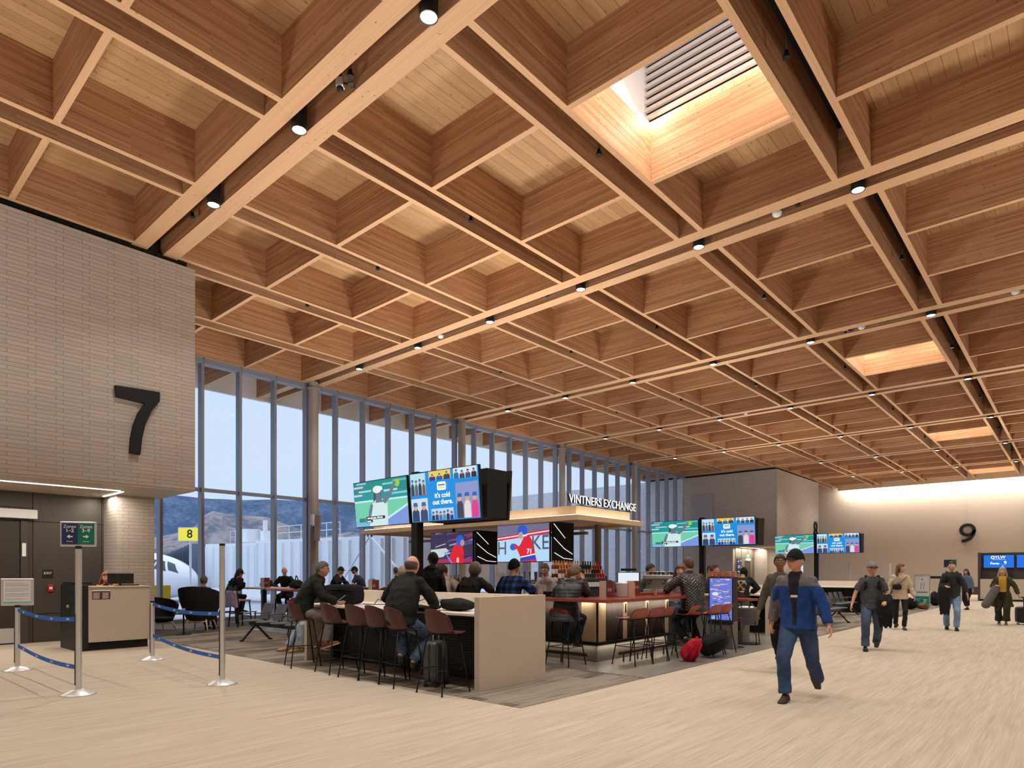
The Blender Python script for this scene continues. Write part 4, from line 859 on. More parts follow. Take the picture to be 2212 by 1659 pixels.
# steel shakers and jars
sh = thing('shaker', '', 'shaker', group='steel shakers on the tap towers'); MB().lathe([(.032,0),(.045,.17),(.041,.17),(.03,.01),(.001,.01)],(0,0,0),14).build('cup', M['steel'], sh, smooth='auto')
for k,(x,y) in enumerate([(-8.75,10.62),(-8.62,10.62),(-8.49,10.62),(-8.1,10.8),(-7.7,10.8)]):
    o = sh if k==0 else dup(sh,(0,0,0)); o.location=(x,y,1.36); o['label']='steel shaker cup standing above the beer taps'
tr = thing('shelf_rail','steel rail shelf above the beer taps','shelf'); MB().box(-9.3,-7.55,10.55,10.9,1.34,1.36).build('shelf_board', M['steel'], tr)
for x_ in (-9.28,-8.45,-7.6): MB().bar((x_,10.85,1.03),(x_,10.85,1.34),.02,.02).build('bracket', M['steel'], tr)
rb = bottle((.05,.02,.05),(.10,.03,.08),'','bottles on the steel rail',(.3,.05,.2)); 
for k,(x,c_) in enumerate([(-8.30,0),(-8.22,1),(-7.9,0),(-7.95,1)]):
    o = rb if k==0 else dup(rb,(0,0,0)); o.name='liquor_bottle'; o.location=(x,10.7+.04*k,1.36); o['label']='dark liquor bottle standing on the steel rail shelf'
ob = bottle((.8,.3,.05),(.75,.22,.04),'','orange bottles behind the bartender',(.9,.5,.1))
for k in range(8):
    o = ob if k==0 else dup(ob,(0,0,0)); o.name='liqueur_bottle'; o.location=(-11.55+.13*(k%4),10.5+.12*(k//4),1.03+.12*(k//4)); o['label']='orange liqueur bottle on the back counter left of the blurred bartender'; 
hb = thing('bottle_step','small black step holding orange bottles on the back counter','step'); MB().box(-11.65,-11.05,10.56,10.7,1.03,1.15).build('step_board', M['matte'], hb)
t = thing('card_terminal','small grey card terminal on the bar in front of the bartender','terminal',(-9.5,8.6,1.10),.3); MB().box(-.09,.09,-.07,.07,0,.05).build('case', M['black'], t, bevel=.01); MB().box(-.07,.07,-.05,.02,.05,.12).build('display', emis('terminal_glow',(.55,.68,.75),.7), t)
# point of sale screen, espresso machine, till area at the bar's far side
t = thing('pos_screen','touch till screen with white and blue page at the bar','till',(-7.15,11.75,1.10),.35); MB().box(-.24,.24,0,.03,.05,.42).build('case', M['black'], t, bevel=.008); art('screen_picture',[('r',0,0,16,9,(225,235,245)),('r',0,0,5,3.4,(30,80,190)),('r',5,0,16,3.4,(150,180,220)),('r',12,2.5,16,4,(60,110,200))],t,.44,.34).location=(0,0,.07); MB().box(-.05,.05,.03,.12,0,.2).build('stand', M['black'], t); MB().box(-.16,.16,-.02,.1,.45,.50).build('printer', M['black'], t, bevel=.006)
t = thing('espresso_machine','steel espresso machine with black cups on top beside the far bar end','espresso machine',(-6.55,12.35,1.06),.2); MB().box(-.48,.48,-.2,.25,.0,.10).box(-.48,.48,.0,.25,.1,.32).box(-.48,.48,-.22,.25,.32,.40).build('body', M['steel'], t, bevel=.01)

for k in range(3): MB().tube([(-.3+.3*k,-.2,.30),(-.3+.3*k,-.24,.24),(-.3+.3*k,-.38,.22)],.016,8).build('portafilter', M['black'], t, smooth=True)
MB().tube([(-.48,-.2,.42),(-.48,-.2,.47),(.0,-.2,.47),(.02,-.2,.42)],.008,8).tube([(.04,-.2,.42),(.04,-.2,.47),(.46,-.2,.47),(.48,-.2,.42)],.008,8).build('cup_rail', M['steel'], t, smooth=True)
cup = thing('cup','', 'cup', group='black cups on the espresso machine'); MB().lathe([(.025,0),(.042,.06),(.038,.06),(.022,.008),(.001,.008)],(0,0,0),14).build('cup_wall', M['black'], cup, smooth='auto')
for k in range(10):
    o = cup if k==0 else dup(cup,(0,0,0)); xx=-.4+.09*k; o.location=(-6.55+xx*cos(.2),12.4+xx*sin(.2),1.463); o['label']='black cup in the row on top of the espresso machine'
t = thing('end_counter','pale wood service counter under the espresso machine','counter'); MB().box(-8.3,-5.95,12.05,13.1,0,1.02).build('cabinet', M['concrete'], t); MB().box(-8.35,-5.9,12.0,13.15,1.02,1.06).build('worktop', M['oak'], t, bevel=.004)
# drinks cooler
t = thing('drinks_cooler','open drinks cooler with bright blue and pink glass front beside the bar','cooler',(-5.32,12.15,0)); 
MB().box(-.25,.25,.02,.28,0,.55).build('base', M['concrete'], t, bevel=.005); MB().box(-.25,.25,.03,.28,.55,1.42).build('case', M['black'], t, bevel=.01)
sh_=[('r',0,0,16,9,(110,130,225))]
for k in range(90): x,y,l=R.random()*14,R.random()*9,1+R.random()*4; sh_.append(('r',x,y,x+l,y+.10+.14*R.random(),R.choice([(225,190,215),(150,165,240),(80,110,215),(240,200,190),(210,220,250),(70,90,190),(190,150,210)])))
sh_+=[('e',4.5,5.6,2.4,.4,(235,240,250)),('r',2.5,.4,4.2,3.0,(120,190,230)),('r',.2,0,.7,9,(40,60,170)),('r',15.2,0,15.6,9,(50,70,180)),('r',15.6,0,16,9,(150,190,255))]
a=art('lit_front',sh_,t,.46,.82,m=emis('cooler_glow',(1,1,1),.85,True)); a.location=(0,.028,.58); MB().box(-.25,.25,.0,.06,.50,.56).build('bumper', M['black'], t)
bx = thing('cup_stack','', 'cups', group='stacked striped cups on the drinks cooler'); m=MB()
for q in range(6): m.lathe([(.030,q*.02),(.042,q*.02+.018)],(0,0,0),12,(.9,.88,.84) if q%2 else (.7,.12,.08))
m.build('cup_column', M['plastic'], bx, smooth='auto')
for k in range(8):
    o = bx if k==0 else dup(bx,(0,0,0)); o.location=(-5.56+.068*k,12.22+.08*(k%2),1.42); o['label']='short stack of red and white striped cups on the cooler top'
t = thing('hanging_bin','black box with red corner below the cooler front','box',(-5.42,12.75,.35)); MB().box(0,.35,-.2,.0,0,.25).build('box_body', M['black'], t); MB().tube([(.17,-.1,0),(.17,-.1,-.33)],.015).build('leg', M['black'], t); MB().lathe([(.2,0),(.2,.012)],(.17,-.1,-.345),20).build('foot', M['black'], t); MB().box(.28,.34,-.203,-.2,.18,.23).build('red_mark', mat('red_sticker',(200,20,40),.5), t)
# wood ledge + hamper
t = thing('condiment_ledge','small terracotta wood ledge on a grey stand beside the wicker basket','shelf',(-5.55,13.75,0)); MB().box(-.9,.25,-.25,.35,.90,.95).build('ledge_top', M['redtop'], t, bevel=.004); MB().box(-.8,.10,-.15,.25,0,.90).build('stand', M['concrete'], t)
t = thing('wicker_basket','grey wicker basket on a black metal stand beside the white counter','basket',(-5.28,13.42,0),.2); m=MB(); wk=mat('wicker',(112,108,112),.8,bump=.4,bscale=60)
for q in range(17):
    z=.42+q*.022; r_=.20+.06*q/16; n=28; m.tube([(r_*(1+.03*((k+q)%2))*cos(2*pi*k/n), r_*(1+.03*((k+q)%2))*sin(2*pi*k/n), z) for k in range(n+1)], .011, 5)
m.build('weave', wk, t, smooth=True); MB().lathe([(.001,.42),(.18,.42),(.235,.76),(.21,.76),(.17,.44),(.001,.44)],(0,0,0),24).build('liner', wk, t)
m=MB()
for s in (-1,1): m.tube([(s*.16,-.2,.78),(s*.10,-.2,.85),(s*.02,-.2,.78)] if 0 else [(s*.13-.06,-.18,.78),(s*.13,-.19,.86),(s*.13+.06,-.18,.78)],.012,8)
m.build('handle', wk, t, smooth=True); m=MB()
for sx,sy in ((-1,-1),(1,-1),(1,1),(-1,1)): m.tube([(sx*.19,sy*.15,.5),(sx*.22,sy*.17,.01)],.010,8)
m.lathe([(.22,0),(.27,0),(.27,.02),(.22,.02)],(0,0,0),28); m.build('stand', M['blkmetal'], t, smooth='auto'); m=MB()
for k in range(9): a=k*2.4; m.ell((.11*cos(a),.10*sin(a),.77),(.06,.05,.035),8,6,(.75,.75,.78))
m.build('napkins', M['cloth'], t)
# sanitiser bottle by basket
t = thing('pump_bottle','clear pump bottle on the terracotta ledge','bottle',(-5.9,13.7,.95)); MB().lathe([(.001,0),(.05,0),(.05,.14),(.015,.18),(.012,.2)],(0,0,0),16).build('flask', gl, t, smooth='auto'); MB().tube([(0,0,.2),(0,0,.27),(-.05,0,.27)],.008).build('pump', M['black'], t, smooth=True)

# ---- things on the white counter
def softbox(w,d,h,n=2.6,seg=28,rows=12,col=(.02,.02,.02),noise_=.01,seed=0):
    m=MB(); rings=[]
    for i in range(rows+1):
        t_=-pi/2+pi*i/rows; cz=sin(t_); cr=max(cos(t_),.02); cz=(abs(cz)**(2/n))*(1 if cz>=0 else -1); cr=cr**(2/n); ring=[]
        for k in range(seg):
            a=2*pi*k/seg; x=(abs(cos(a))**(2/n))*(1 if cos(a)>=0 else -1); y=(abs(sin(a))**(2/n))*(1 if sin(a)>=0 else -1)
            p=Vector((x*w/2*cr,y*d/2*cr,h/2+cz*h/2)); nn=noise.noise(p*9+Vector((seed,0,0)))*noise_; ring.append(p*(1+nn/max(w,.1)*3) if p.z>.01 else p)
        rings.append(ring)
    m.loft(rings,True,col); return m
t = thing('black_laptop_bag','large black padded bag standing on the white counter behind the man in glasses','bag',(-9.35,6.22,.98),.10); softbox(.86,.26,.33,5,col=(.012,.012,.013)).build('bag_body', M['cloth'], t, smooth=True); MB().tube([(-.38,-.125,.24),(0,-.14,.25),(.38,-.125,.24)],.008).tube([(-.40,-.12,.2),(-.2,-.14,.205),(.40,-.12,.2)],.006).build('zip', M['blkmetal'], t, smooth=True); MB().tube([(-.15,0,.32),(-.1,0,.38),(.1,0,.38),(.15,0,.32)],.012).build('handle', M['matte'], t, smooth=True)
t = thing('black_tote','crumpled black bag lying on the white counter right of the balding man','bag',(-6.5,6.15,.98),-.1); softbox(.66,.30,.16,2.4,col=(.014,.014,.014),noise_=.05,seed=4).build('bag_body', M['cloth'], t, smooth=True); MB().tube([(-.25,-.08,.05),(-.36,-.2,.03),(-.38,-.36,.05),(-.25,-.45,.025),(-.05,-.42,.02)],[.022,.03,.035,.03,.02],10).build('strap', M['matte'], t, smooth=True)
t = thing('charger','black charger cable running from a counter outlet to the man in glasses','cable'); MB().tube([(-7.95,7.01,1.08),(-8.05,6.9,1.08),(-8.2,6.75,.99),(-8.5,6.6,.99),(-8.7,6.4,.985),(-8.9,6.3,.99)],.007).tube([(-8.6,6.3,.99),(-8.5,6.3,1.08),(-8.4,6.35,1.05),(-8.42,6.4,.99)],.006).build('cord', M['black'], t, smooth=True); MB().box(-7.975,-7.925,6.98,7.01,1.06,1.10).build('plug', M['black'], t)
t = thing('backpack','black and olive backpack worn by the curly haired person behind the white counter','backpack',(-10.55,8.0,.93),0); softbox(.6,.3,.26,2.4,col=(.015,.014,.012),noise_=.04,seed=9).build('bag_body', M['cloth'], t, smooth=True); m=softbox(.28,.2,.13,2.4,col=(.09,.075,.035),noise_=.03); m.xf(Matrix.Translation((.14,-.12,.02))).build('olive_pouch', M['cloth'], t, smooth=True)

# ---- suitcase
def suitcase(x,y,z,rz,lab,c=(.05,.05,.055),handle=True,h=.55,w=.36,d=.22):
    t=thing('suitcase',lab,'suitcase',(x,y,z),rz); b=softbox(w,d,h,6,seg=36,rows=14,col=c,noise_=0).xf(Matrix.Translation((0,0,.05))); b.build('shell', M['plastic'], t, smooth=True)
    m=MB()
    for k in range(7): xx=-w*.42+w*.84*k/6; m.bar((xx,-d/2-.001,.10),(xx,-d/2-.001,h-.0),.012,.012,(c[0]*1.4,c[1]*1.4,c[2]*1.4))
    m.build('ribs', M['plastic'], t)
    MB().box(-w/2-.003,w/2+.003,-.006,.006,.08,h+.02).build('zip_line', M['matte'], t)
    for sx in (-1,1):
        for sy in (-1,1): MB().lathe([(.001,-.012),(.026,-.012),(.026,.012),(.001,.012)],(sx*w*.38,sy*d*.36,.026),14,ax='x').build('wheel', M['black'], t, smooth='auto'); 
    if handle: MB().tube([(-.075,.0,h+.03),(-.075,0,h+.42)],.009).tube([(.075,0,h+.03),(.075,0,h+.42)],.009).build('telescopic_tube', M['steel'], t, smooth=True); MB().bar((-.10,0,h+.43),(.10,0,h+.43),.03,.03).build('grip', M['black'], t, bevel=.008)
    return t
suitcase(-6.42,5.70,.004,1.9,'dark grey ribbed suitcase with raised handle under the white counter')

# ---- round high table and pub chairs by the window
def high_table(x,y,rz,w,d,lab):
    t=thing('high_table',lab,'table',(x,y,.008),rz); MB().box(-w/2,w/2,-d/2,d/2,1.03,1.08).build('table_top', M['oak'], t, bevel=.005); MB().box(-.06,.06,-.06,.06,0,1.03).build('leg', M['black'], t); MB().box(-.3,.3,-.25,.25,0,.02).build('base', M['black'], t); return t
high_table(-18.1,9.3,.0,1.6,.8,'pale wood high table by the window with bags and a menu on it')
def pub_chair(lab,c):
    t=thing('pub_chair',lab,'chair',group='tall dark chairs around the high table')
    MB().box(-.2,.2,-.2,.2,.72,.76).build('seat', mat('seat_pad',c,.6), t, bevel=.01)
    for sx in (-1,1):
        for sy in (-1,1): MB().bar((sx*.17,sy*.17,.72),(sx*.21,sy*.22,0),.035,.035).build('leg', M['black'], t)
    MB().bar((-.19,-.2,.76),(-.18,-.24,1.15),.03,.03).bar((.19,-.2,.76),(.18,-.24,1.15),.03,.03).build('back_post', M['black'], t); MB().box(-.2,.2,-.25,-.22,1.0,1.16).build('backrest', M['black'], t, bevel=.008); MB().box(-.2,.2,.19,.21,.28,.31).box(-.21,-.19,-.2,.2,.35,.38).box(.19,.21,-.2,.2,.35,.38).build('rung', M['black'], t); return t
c=pub_chair('tall dark chair with pink seat under the woman in a black cap',(170,110,130)); c.location=(-18.6,8.5,.004); c.rotation_euler=(0,0,-.3)
o=dup(c,(-17.6,8.35,.004),.15,'tall dark chair hung with black coats and a lilac top'); o=dup(c,(-17.2,9.9,.004),2.6,'tall dark chair at the far side of the wooden high table'); o=dup(c,(-18.4,10.1,.004),3.0,'tall dark chair under the bald man in a black coat')
# coats on the chair
t=thing('hung_coats','black coats bundled over the back of a tall chair','coats',(-17.6,8.3,.9),.15); softbox(.5,.3,.36,2.2,col=(.012,.012,.013),noise_=.08,seed=2).xf(Matrix.Translation((0,-.05,.1))).build('coat', M['cloth'], t, smooth=True)
t=thing('lilac_top','lilac and white chevron sweater hanging on the tall chair','sweater',(-17.6,8.22,.55),.15); m=MB(); rings=[]
for i in range(9):
    z=.45-i*.055; w=.22+.012*i; rings.append([Vector((w*cos(2*pi*k/20)*(1+.06*sin(k*2.1+i*.6)), -.14+.055*sin(2*pi*k/20), z+.02*sin(k*1.3))) for k in range(20)])
m.loft(rings[::-1],True,(.45,.36,.52)); mm=m.build('knit', M['cloth'], t, smooth=True)
m=MB()
for q in range(7):
    for s in (-1,1): m.bar((.10,-.207,.05+q*.05),(.10+s*.10,-.200,.01+q*.05),.012,.006,(.85,.82,.86))
m.build('chevrons', M['cloth'], mm)
t=thing('handbag','black handbag on the wooden high table','bag',(-17.75,9.2,1.088),.4); softbox(.4,.22,.2,2.6,col=(.012,.012,.013),noise_=.03).build('bag_body', M['cloth'], t, smooth=True); MB().tube([(-.1,0,.18),(-.08,0,.27),(.08,0,.27),(.1,0,.18)],.012).build('handle', M['matte'], t, smooth=True)
t=thing('shoulder_bag','black bag with upright straps on the left end of the bar','bag',(-14.95,8.55,1.10),-.2); softbox(.5,.25,.22,2.3,col=(.012,.012,.014),noise_=.06,seed=7).build('bag_body', M['cloth'], t, smooth=True); MB().tube([(-.1,0,.2),(-.02,0,.34),(.08,0,.3),(.15,0,.18)],.014).build('handle', M['matte'], t, smooth=True)
t=thing('plate_stack','stack of white plates on the left end of the bar','plates',(-13.8,8.75,1.10)); m=MB()
for q in range(4): m.lathe([(.05,q*.016),(.13,q*.016+.012),(.13,q*.016+.015),(.001,q*.016+.008)],(0,0,0),20)
m.build('plate', M['whitep'], t, smooth='auto')
t=thing('printer_box','clear fronted grey cutlery cabinet on the back counter behind the curly haired person','cabinet',(-12.1,10.55,1.03),.1); MB().box(-.55,.0,-.2,.2,0,.30).build('cabinet_case', M['column'], t, bevel=.01); MB().box(-.5,-.05,-.215,-.2,.05,.26).build('door_panel', gl, t); MB().box(.05,.55,-.2,.2,0,.28).build('second_case', M['steel'], t, bevel=.01)
for k,(x,y) in enumerate([(-11.35,9.0),(-10.2,8.9)]):
    t=thing('paper_bag',['brown paper take-out bag on the bar near the curly haired person','brown paper take-out bag on the bar near the blue capped person'][k],'paper bag',(x,y,1.10),.3*k); m=MB(); m.loft([[(-.12,-.07,0),(.12,-.07,0),(.12,.07,0),(-.12,.07,0)],[(-.13,-.075,.15),(.13,-.075,.15),(.13,.075,.15),(-.13,.075,.15)],[(-.12,-.03,.27),(.12,-.03,.27),(.12,.03,.27),(-.12,.03,.27)]],True,(.5,.35,.22)); m.build('paper', M['plastic'], t)

# ---- lounge armchairs
def armchair(x,y,rz,lab):
    t=thing('armchair',lab,'armchair',(x,y,.004),rz,'black shell armchairs on wooden legs'); m=MB(); rings=[]; N=26
    # bucket shell: outline widens to the top, open at the front (+y)
    for i in range(9):
        v=i/8; z=.30+.86*v; r_=.30+.14*sin(v*pi*.55)+.03*v; ring=[]
        for k in range(N):
            a=-pi*1.22+ (pi*1.44)*k/(N-1)+pi*0; a=-pi/2+(k/(N-1)-.5)*pi*1.25; top=1-.30*abs(k/(N-1)-.5)**2*4*v
            ring.append(Vector((r_*cos(a)*1.12, r_*sin(a)*.95 - .05*v, .30+(z-.30)*top)))
        rings.append(ring)
    inner=[[Vector((p.x*.90,p.y*.88,p.z+.005)) for p in ring] for ring in rings]
    m.loft(rings,False,closed=False); m.loft([r2 for r2 in inner],False,closed=False)
    n=N; base=len(rings)*N
    for i in range(8): 
        for a_ in (0,N-1): m.add([rings[i][a_],rings[i+1][a_],inner[i+1][a_],inner[i][a_]],[(0,1,2,3)])
    for k in range(N-1): m.add([rings[8][k],rings[8][k+1],inner[8][k+1],inner[8][k]],[(0,1,2,3)]); m.add([rings[0][k],rings[0][k+1],inner[0][k+1],inner[0][k]],[(0,1,2,3)])
    m.build('shell', M['matte'], t, smooth='auto'); MB().ell((0,.02,.42),(.36,.36,.08),20,8).build('seat_cushion', M['matte'], t, smooth=True)
    MB().ell((0,-.02,.31),(.30,.28,.05),20,6).build('under_shell', M['matte'], t, smooth=True)
    for sx in (-1,1):
        for sy in (-1,1): MB().tube([(sx*.22,sy*.20,.32),(sx*.30,sy*.28,0)],[.022,.014],10).build('leg', M['oak'], t, smooth=True)
    MB().bar((-.24,-.22,.27),(.24,-.22,.27),.03,.03).bar((-.24,.22,.27),(.24,.22,.27),.03,.03).build('stretcher', M['oak'], t); return t
_a=onz(434,1364); armchair(_a[0],_a[1],.75,'black shell armchair seen from behind with a person in it by the window'); _a=onz(352,1362); armchair(_a[0]-.15,_a[1]-.05,-1.35,'black shell armchair partly hidden by the podium pier').scale = (1,1,.74)
t=thing('side_table','small black side table with a cup between the lounge armchairs','table',(-16.35,6.35,.004)); MB().lathe([(.22,.50),(.22,.52)],(0,0,0),24).build('table_top', M['matte'], t); MB().tube([(0,0,.5),(0,0,.01)],.02).build('leg', M['matte'], t); MB().lathe([(.18,0),(.18,.012)],(0,0,0),24).build('foot', M['matte'], t)
t=thing('coffee_cup','paper coffee cup on the small black side table','cup',(-16.35,6.35,.524)); MB().lathe([(.028,0),(.04,.12),(.001,.12)],(0,0,0),14).build('cup_wall', M['whitep'], t, smooth='auto'); MB().lathe([(.042,.12),(.04,.135),(.001,.135)],(0,0,0),14).build('lid', M['maroon'], t)
# ---- beam seating
GREYSEAT = mat('grey_seat',(74,76,82),.45)
def beam_seats(x,y,rz,n,lab,grp):
    t=thing('beam_seating',lab,'bench seating',(x,y,.004),rz,grp); L_=n*.60
    MB().box(-L_/2,L_/2,-.04,.04,.34,.41).build('beam', M['black'], t, bevel=.006)
    for xx in (-L_/2+.25,L_/2-.25): MB().bar((xx,0,.36),(xx,.30,.03),.05,.04).bar((xx,0,.36),(xx,-.32,.03),.05,.04).bar((xx,.28,.02),(xx,.36,.02),.05,.04).bar((xx,-.30,.02),(xx,-.38,.02),.05,.04).build('leg', M['black'], t, bevel=.005)
    for k in range(n):
        xx=-L_/2+.3+.6*k; m=MB(); m.ell((xx,.07,.45),(.235,.24,.03),20,6); m.build('seat', GREYSEAT, t, smooth=True)
        m=MB(); rings=[]
        for i in range(8):
            z=.47+.05*i; w=.20+.02*sin(i/7*pi); yy=-.16-.018*i; rings.append([(xx+w*u, yy-.03*(1-u*u), z) for u in (-1,-.5,0,.5,1)]+[(xx+w*u, yy-.03*(1-u*u)-.015, z) for u in (1,.5,0,-.5,-1)])
        m.loft(rings); m.build('backrest', GREYSEAT, t, smooth='auto')
    for k in range(n+1): xx=-L_/2+.6*k; MB().box(xx-.025,xx+.025,-.14,.22,.62,.64).bar((xx,-.12,.62),(xx,-.10,.40),.03,.03).build('armrest', GREYSEAT, t, bevel=.006)
    return t
beam_seats(-12.45,6.85,pi,5,'row of dark grey airport seats behind the man in glasses','airport beam seating')
beam_seats(-5.55,20.2,-pi/2,4,'row of black airport seats behind the man in the grey cap','airport beam seating')
beam_seats(-6.3,24.5,-pi/2,4,'farther row of black airport seats left of the fleece woman','airport beam seating')
beam_seats(-7.3,33.5,-pi/2,5,'distant row of airport seats behind the fleece woman','airport beam seating')
def bag(x,y,z,rz,w,d,h,c,lab,strap=True,nm='backpack',cat='backpack'):
    t=thing(nm,lab,cat,(x,y,z),rz); softbox(w,d,h,2.7,col=c,noise_=.04,seed=x*3).build('bag_body', M['cloth'], t, smooth=True)
    if strap: MB().tube([(-w*.2,-d*.45,h*.8),(-w*.25,-d*.62,h*.5),(-w*.2,-d*.5,h*.15)],.018,8,(c[0]*.6,c[1]*.6,c[2]*.6)).tube([(w*.2,-d*.45,h*.8),(w*.25,-d*.62,h*.5),(w*.2,-d*.5,h*.15)],.018,8,(c[0]*.6,c[1]*.6,c[2]*.6)).build('strap', M['cloth'], t, smooth=True); MB().tube([(-.05,0,h*.96),(0,0,h*1.1),(.05,0,h*.96)],.01,8,c).build('handle', M['cloth'], t, smooth=True)
    return t
b=bag(-4.98,10.62,.16,1.2,.36,.3,.62,(.012,.012,.014),'black backpack leaning on the floor beside the quilted jacket man'); b.rotation_euler=(0,1.25,1.25)
b=bag(-5.02,10.12,.008,.9,.30,.22,.42,(.5,.02,.04),'red backpack lying under the bar stools'); b.rotation_euler=(.3,.3,.9)
b=bag(-10.1,6.25,.004,.3,.32,.24,.55,(.02,.02,.022),'black backpack standing by the legs in pale jeans under the counter')
for k,(px,py,c,w,h) in enumerate([(1965,1316,(.012,.012,.012),.5,.45),(1985,1314,(.02,.12,.09),.3,.4),(1995,1316,(.16,.08,.05),.4,.25),(2020,1308,(.012,.012,.013),.7,.6),(2045,1304,(.06,.012,.02),.4,.55),(2003,1300,(.42,.38,.33),.7,.6)]):
    q=onz(px,py); bag(q[0],q[1],.0,.5*k,w,.35,h,c,['black bag at the left of the luggage heap beside the far seats','green bag in the luggage heap beside the far seats','brown low bag in front of the far luggage heap','large black bag at the right of the far luggage heap','dark maroon suitcase-like bag at the back of the far luggage heap','pale coat covered bag in the middle of the far luggage heap'][k],False,'travel_bag','bag')
# ---- gate 9 desks
t=thing('gate_desk','beige gate 9 desk under two blue YLW screens at the right edge','counter',(-3.4,42.9,0)); MB().box(-.75,3.6,0,.8,.1,1.18).build('body', M['stone'], t); MB().box(-.75,3.6,.02,.8,0,.1).build('plinth', M['matte'], t); MB().box(-.8,-.70,-.02,.8,0,2.62).build('side_panel', M['darkwall'], t); MB().box(-.75,3.6,.75,.85,1.18,2.62).build('back_panel', M['darkwall'], t)
for k,(w_,tx) in enumerate((('Porte',0),('Gate',1.43))):
    s=MB().box(-.62+tx,.73+tx,.66,.75,1.78,2.50).build('screen', M['black'], t); a=art('screen_picture',[('r',0,0,16,9,(8,110,228))],s,1.31,.68); a.location=(.055+tx,.655,1.80)
    Fm=lambda x,z: Matrix.Translation((x+tx,.645,z)) @ Matrix.Rotation(pi/2,4,'X')
    text('YLW',.21,TXs,s,Fm(.12,2.36),ext=.0005,off=.004); text(w_,.17,TXs,s,Fm(-.12,2.03),ext=.0005,off=.005); text('9',.25,TXs,s,Fm(.34,2.06),ext=.0005,off=.006)
    m=MB().lathe([(.048,0),(.048,.004),(.088,.004),(.088,0),(.048,0)],(0,0,0),24,ax='y',cap=False); m.xf(Matrix.Translation((-.2+tx,.645,2.36))); m.build('ring_logo', TXs, s)
    MB().box(-.2+tx,.34+tx,.643,.646,2.235,2.247).build('underline', TXs, s)
for k in range(3): monitor(-3.9+.9+1.3*k,43.2,1.18,0,['dark monitor on the gate 9 desk at its left end','dark monitor on the gate 9 desk below the Porte screen','dark monitor on the gate 9 desk near the picture edge'][k],.6)
t=thing('gate_podium','second beige podium with black top at gate 9 behind the man in the dark sweater','counter',(-5.9,42.0,0)); MB().box(-.6,1.3,0,.7,.1,1.2).build('body', M['stone'], t); MB().box(-.6,1.3,.02,.7,0,.1).build('plinth', M['matte'], t); MB().box(-.5,.5,.1,.5,1.2,1.34).build('raised_ledge', M['black'], t); MB().box(.05,.45,-.006,0,.85,1.0).build('notice_plate', mat('plate_maroon2',(84,50,46),.5), t)
t=thing('info_banner','white and teal standing banner behind the fleece woman','banner',(*onz(1992,1312)[:2],0)); MB().box(-.30,.30,0,.03,.0,1.45).build('frame', M['steel'], t); a=art('print',[('r',.5,3,15.5,8.7,(225,228,228)),('r',.5,0,15.5,3,(12,150,130)),('p',[(6,5),(6.5,5),(7.5,6.8),(7,7)],(90,120,120)),('p',[(9,5),(9.5,5),(10.5,6.8),(10,7)],(90,120,120)),('r',2,4,14,4.3,(40,150,130)),('r',3,1.8,13,2.1,(200,235,230)),('r',3,1.2,12,1.5,(200,235,230)),('e',8,7.8,.6,.3,(90,120,120))],t,.56,1.38,m=mat('print_attr',(1,1,1),.5,attr=True)); a.location=(0,-.001,.03)
def thin_post(px,py,h,lab):
    q=onz(px,py); t=thing('belt_stanchion',lab,'stanchion',(q[0],q[1],0),0,'distant stanchions near gate 9'); MB().lathe([(.036,.05),(.036,h),(.001,h)],(0,0,0),12).build('post', M['whitep'], t, smooth='auto'); MB().lathe([(.19,0),(.19,.01),(.05,.06)],(0,0,0),20).build('base', M['steel'], t, smooth='auto'); return t
thin_post(1835,1312,1.95,'distant white stanchion above the row of black seats'); thin_post(1923,1308,1.95,'distant white stanchion left of the fleece woman'); thin_post(2166,1306,1.9,'distant white stanchion behind the olive coat woman')
t=thing('zones_sign','small dark zones sign above the head of the man in the dark sweater','sign',(-4.26,33.5,0)); MB().tube([(0,0,0),(0,0,1.75)],.03).build('post', M['steel'], t, smooth=True); MB().box(-.24,.24,-.02,.02,1.75,2.12).build('frame', M['steel'], t); MB().box(-.22,0,-.026,-.02,1.77,2.08).build('blue_panel', mat('sign_navy2',(28,50,80),.4), t); MB().box(0,.22,-.026,-.02,1.77,2.08).build('green_panel', mat('sign_green2',(10,110,100),.4), t)
# gate 8 fittings
t=thing('exit_light','small green exit light over the gate 8 door','sign',(-16.86,42.95,2.45)); MB().box(-.0,.08,-.35,.35,-.10,.05).build('white_housing', M['whitep'], t); MB().box(0,.05,-.2,.2,.08,.34).build('lit_face', emis('exit_green',(.35,.75,.6),1.0), t)
t=thing('gate_poster','dark blue gate poster with white lines on the metal wall of gate 8','poster',(-16.84,41.5,1.5)); MB().box(0,.02,-.35,.35,0,.95).build('panel', mat('poster_navy',(38,50,110),.4), t); m=MB()
for q,(a_,b_,z) in enumerate([(-.3,-.1,.75),(-.3,.1,.45),(-.3,.0,.35),(.15,.3,.35),(-.3,.2,.08),(.1,.3,.80)]): m.box(.02,.024,a_,b_,z,z+.05)
m.build('print', M['txtw'], t)
# wall boxes on the columns (leaning white antennas)
for k,yc in enumerate((PY[2]-.07,PY[3]-.07,PY[4]-.07)):
    t=thing('loudspeaker',['white column loudspeaker on the nearest round column','white column loudspeaker on the second round column','white column loudspeaker on the third round column'][k],'loudspeaker',(-19.6,yc-.08,3.05),.35,'white column loudspeakers')
    b=MB().box(-.09,.09,-.06,.06,-.45,.45).build('cabinet', M['column'], t, bevel=.02); b.rotation_euler=(0,.10,0); b.location=(.14,-.05,0); MB().bar((-.12,0,.1),(.12,0,.1),.05,.05).build('bracket', M['steel'], t)
    MB().box(-.06,.04,-.20,-.10,.10,.45).build('paper_notice', M['whitep'], t)
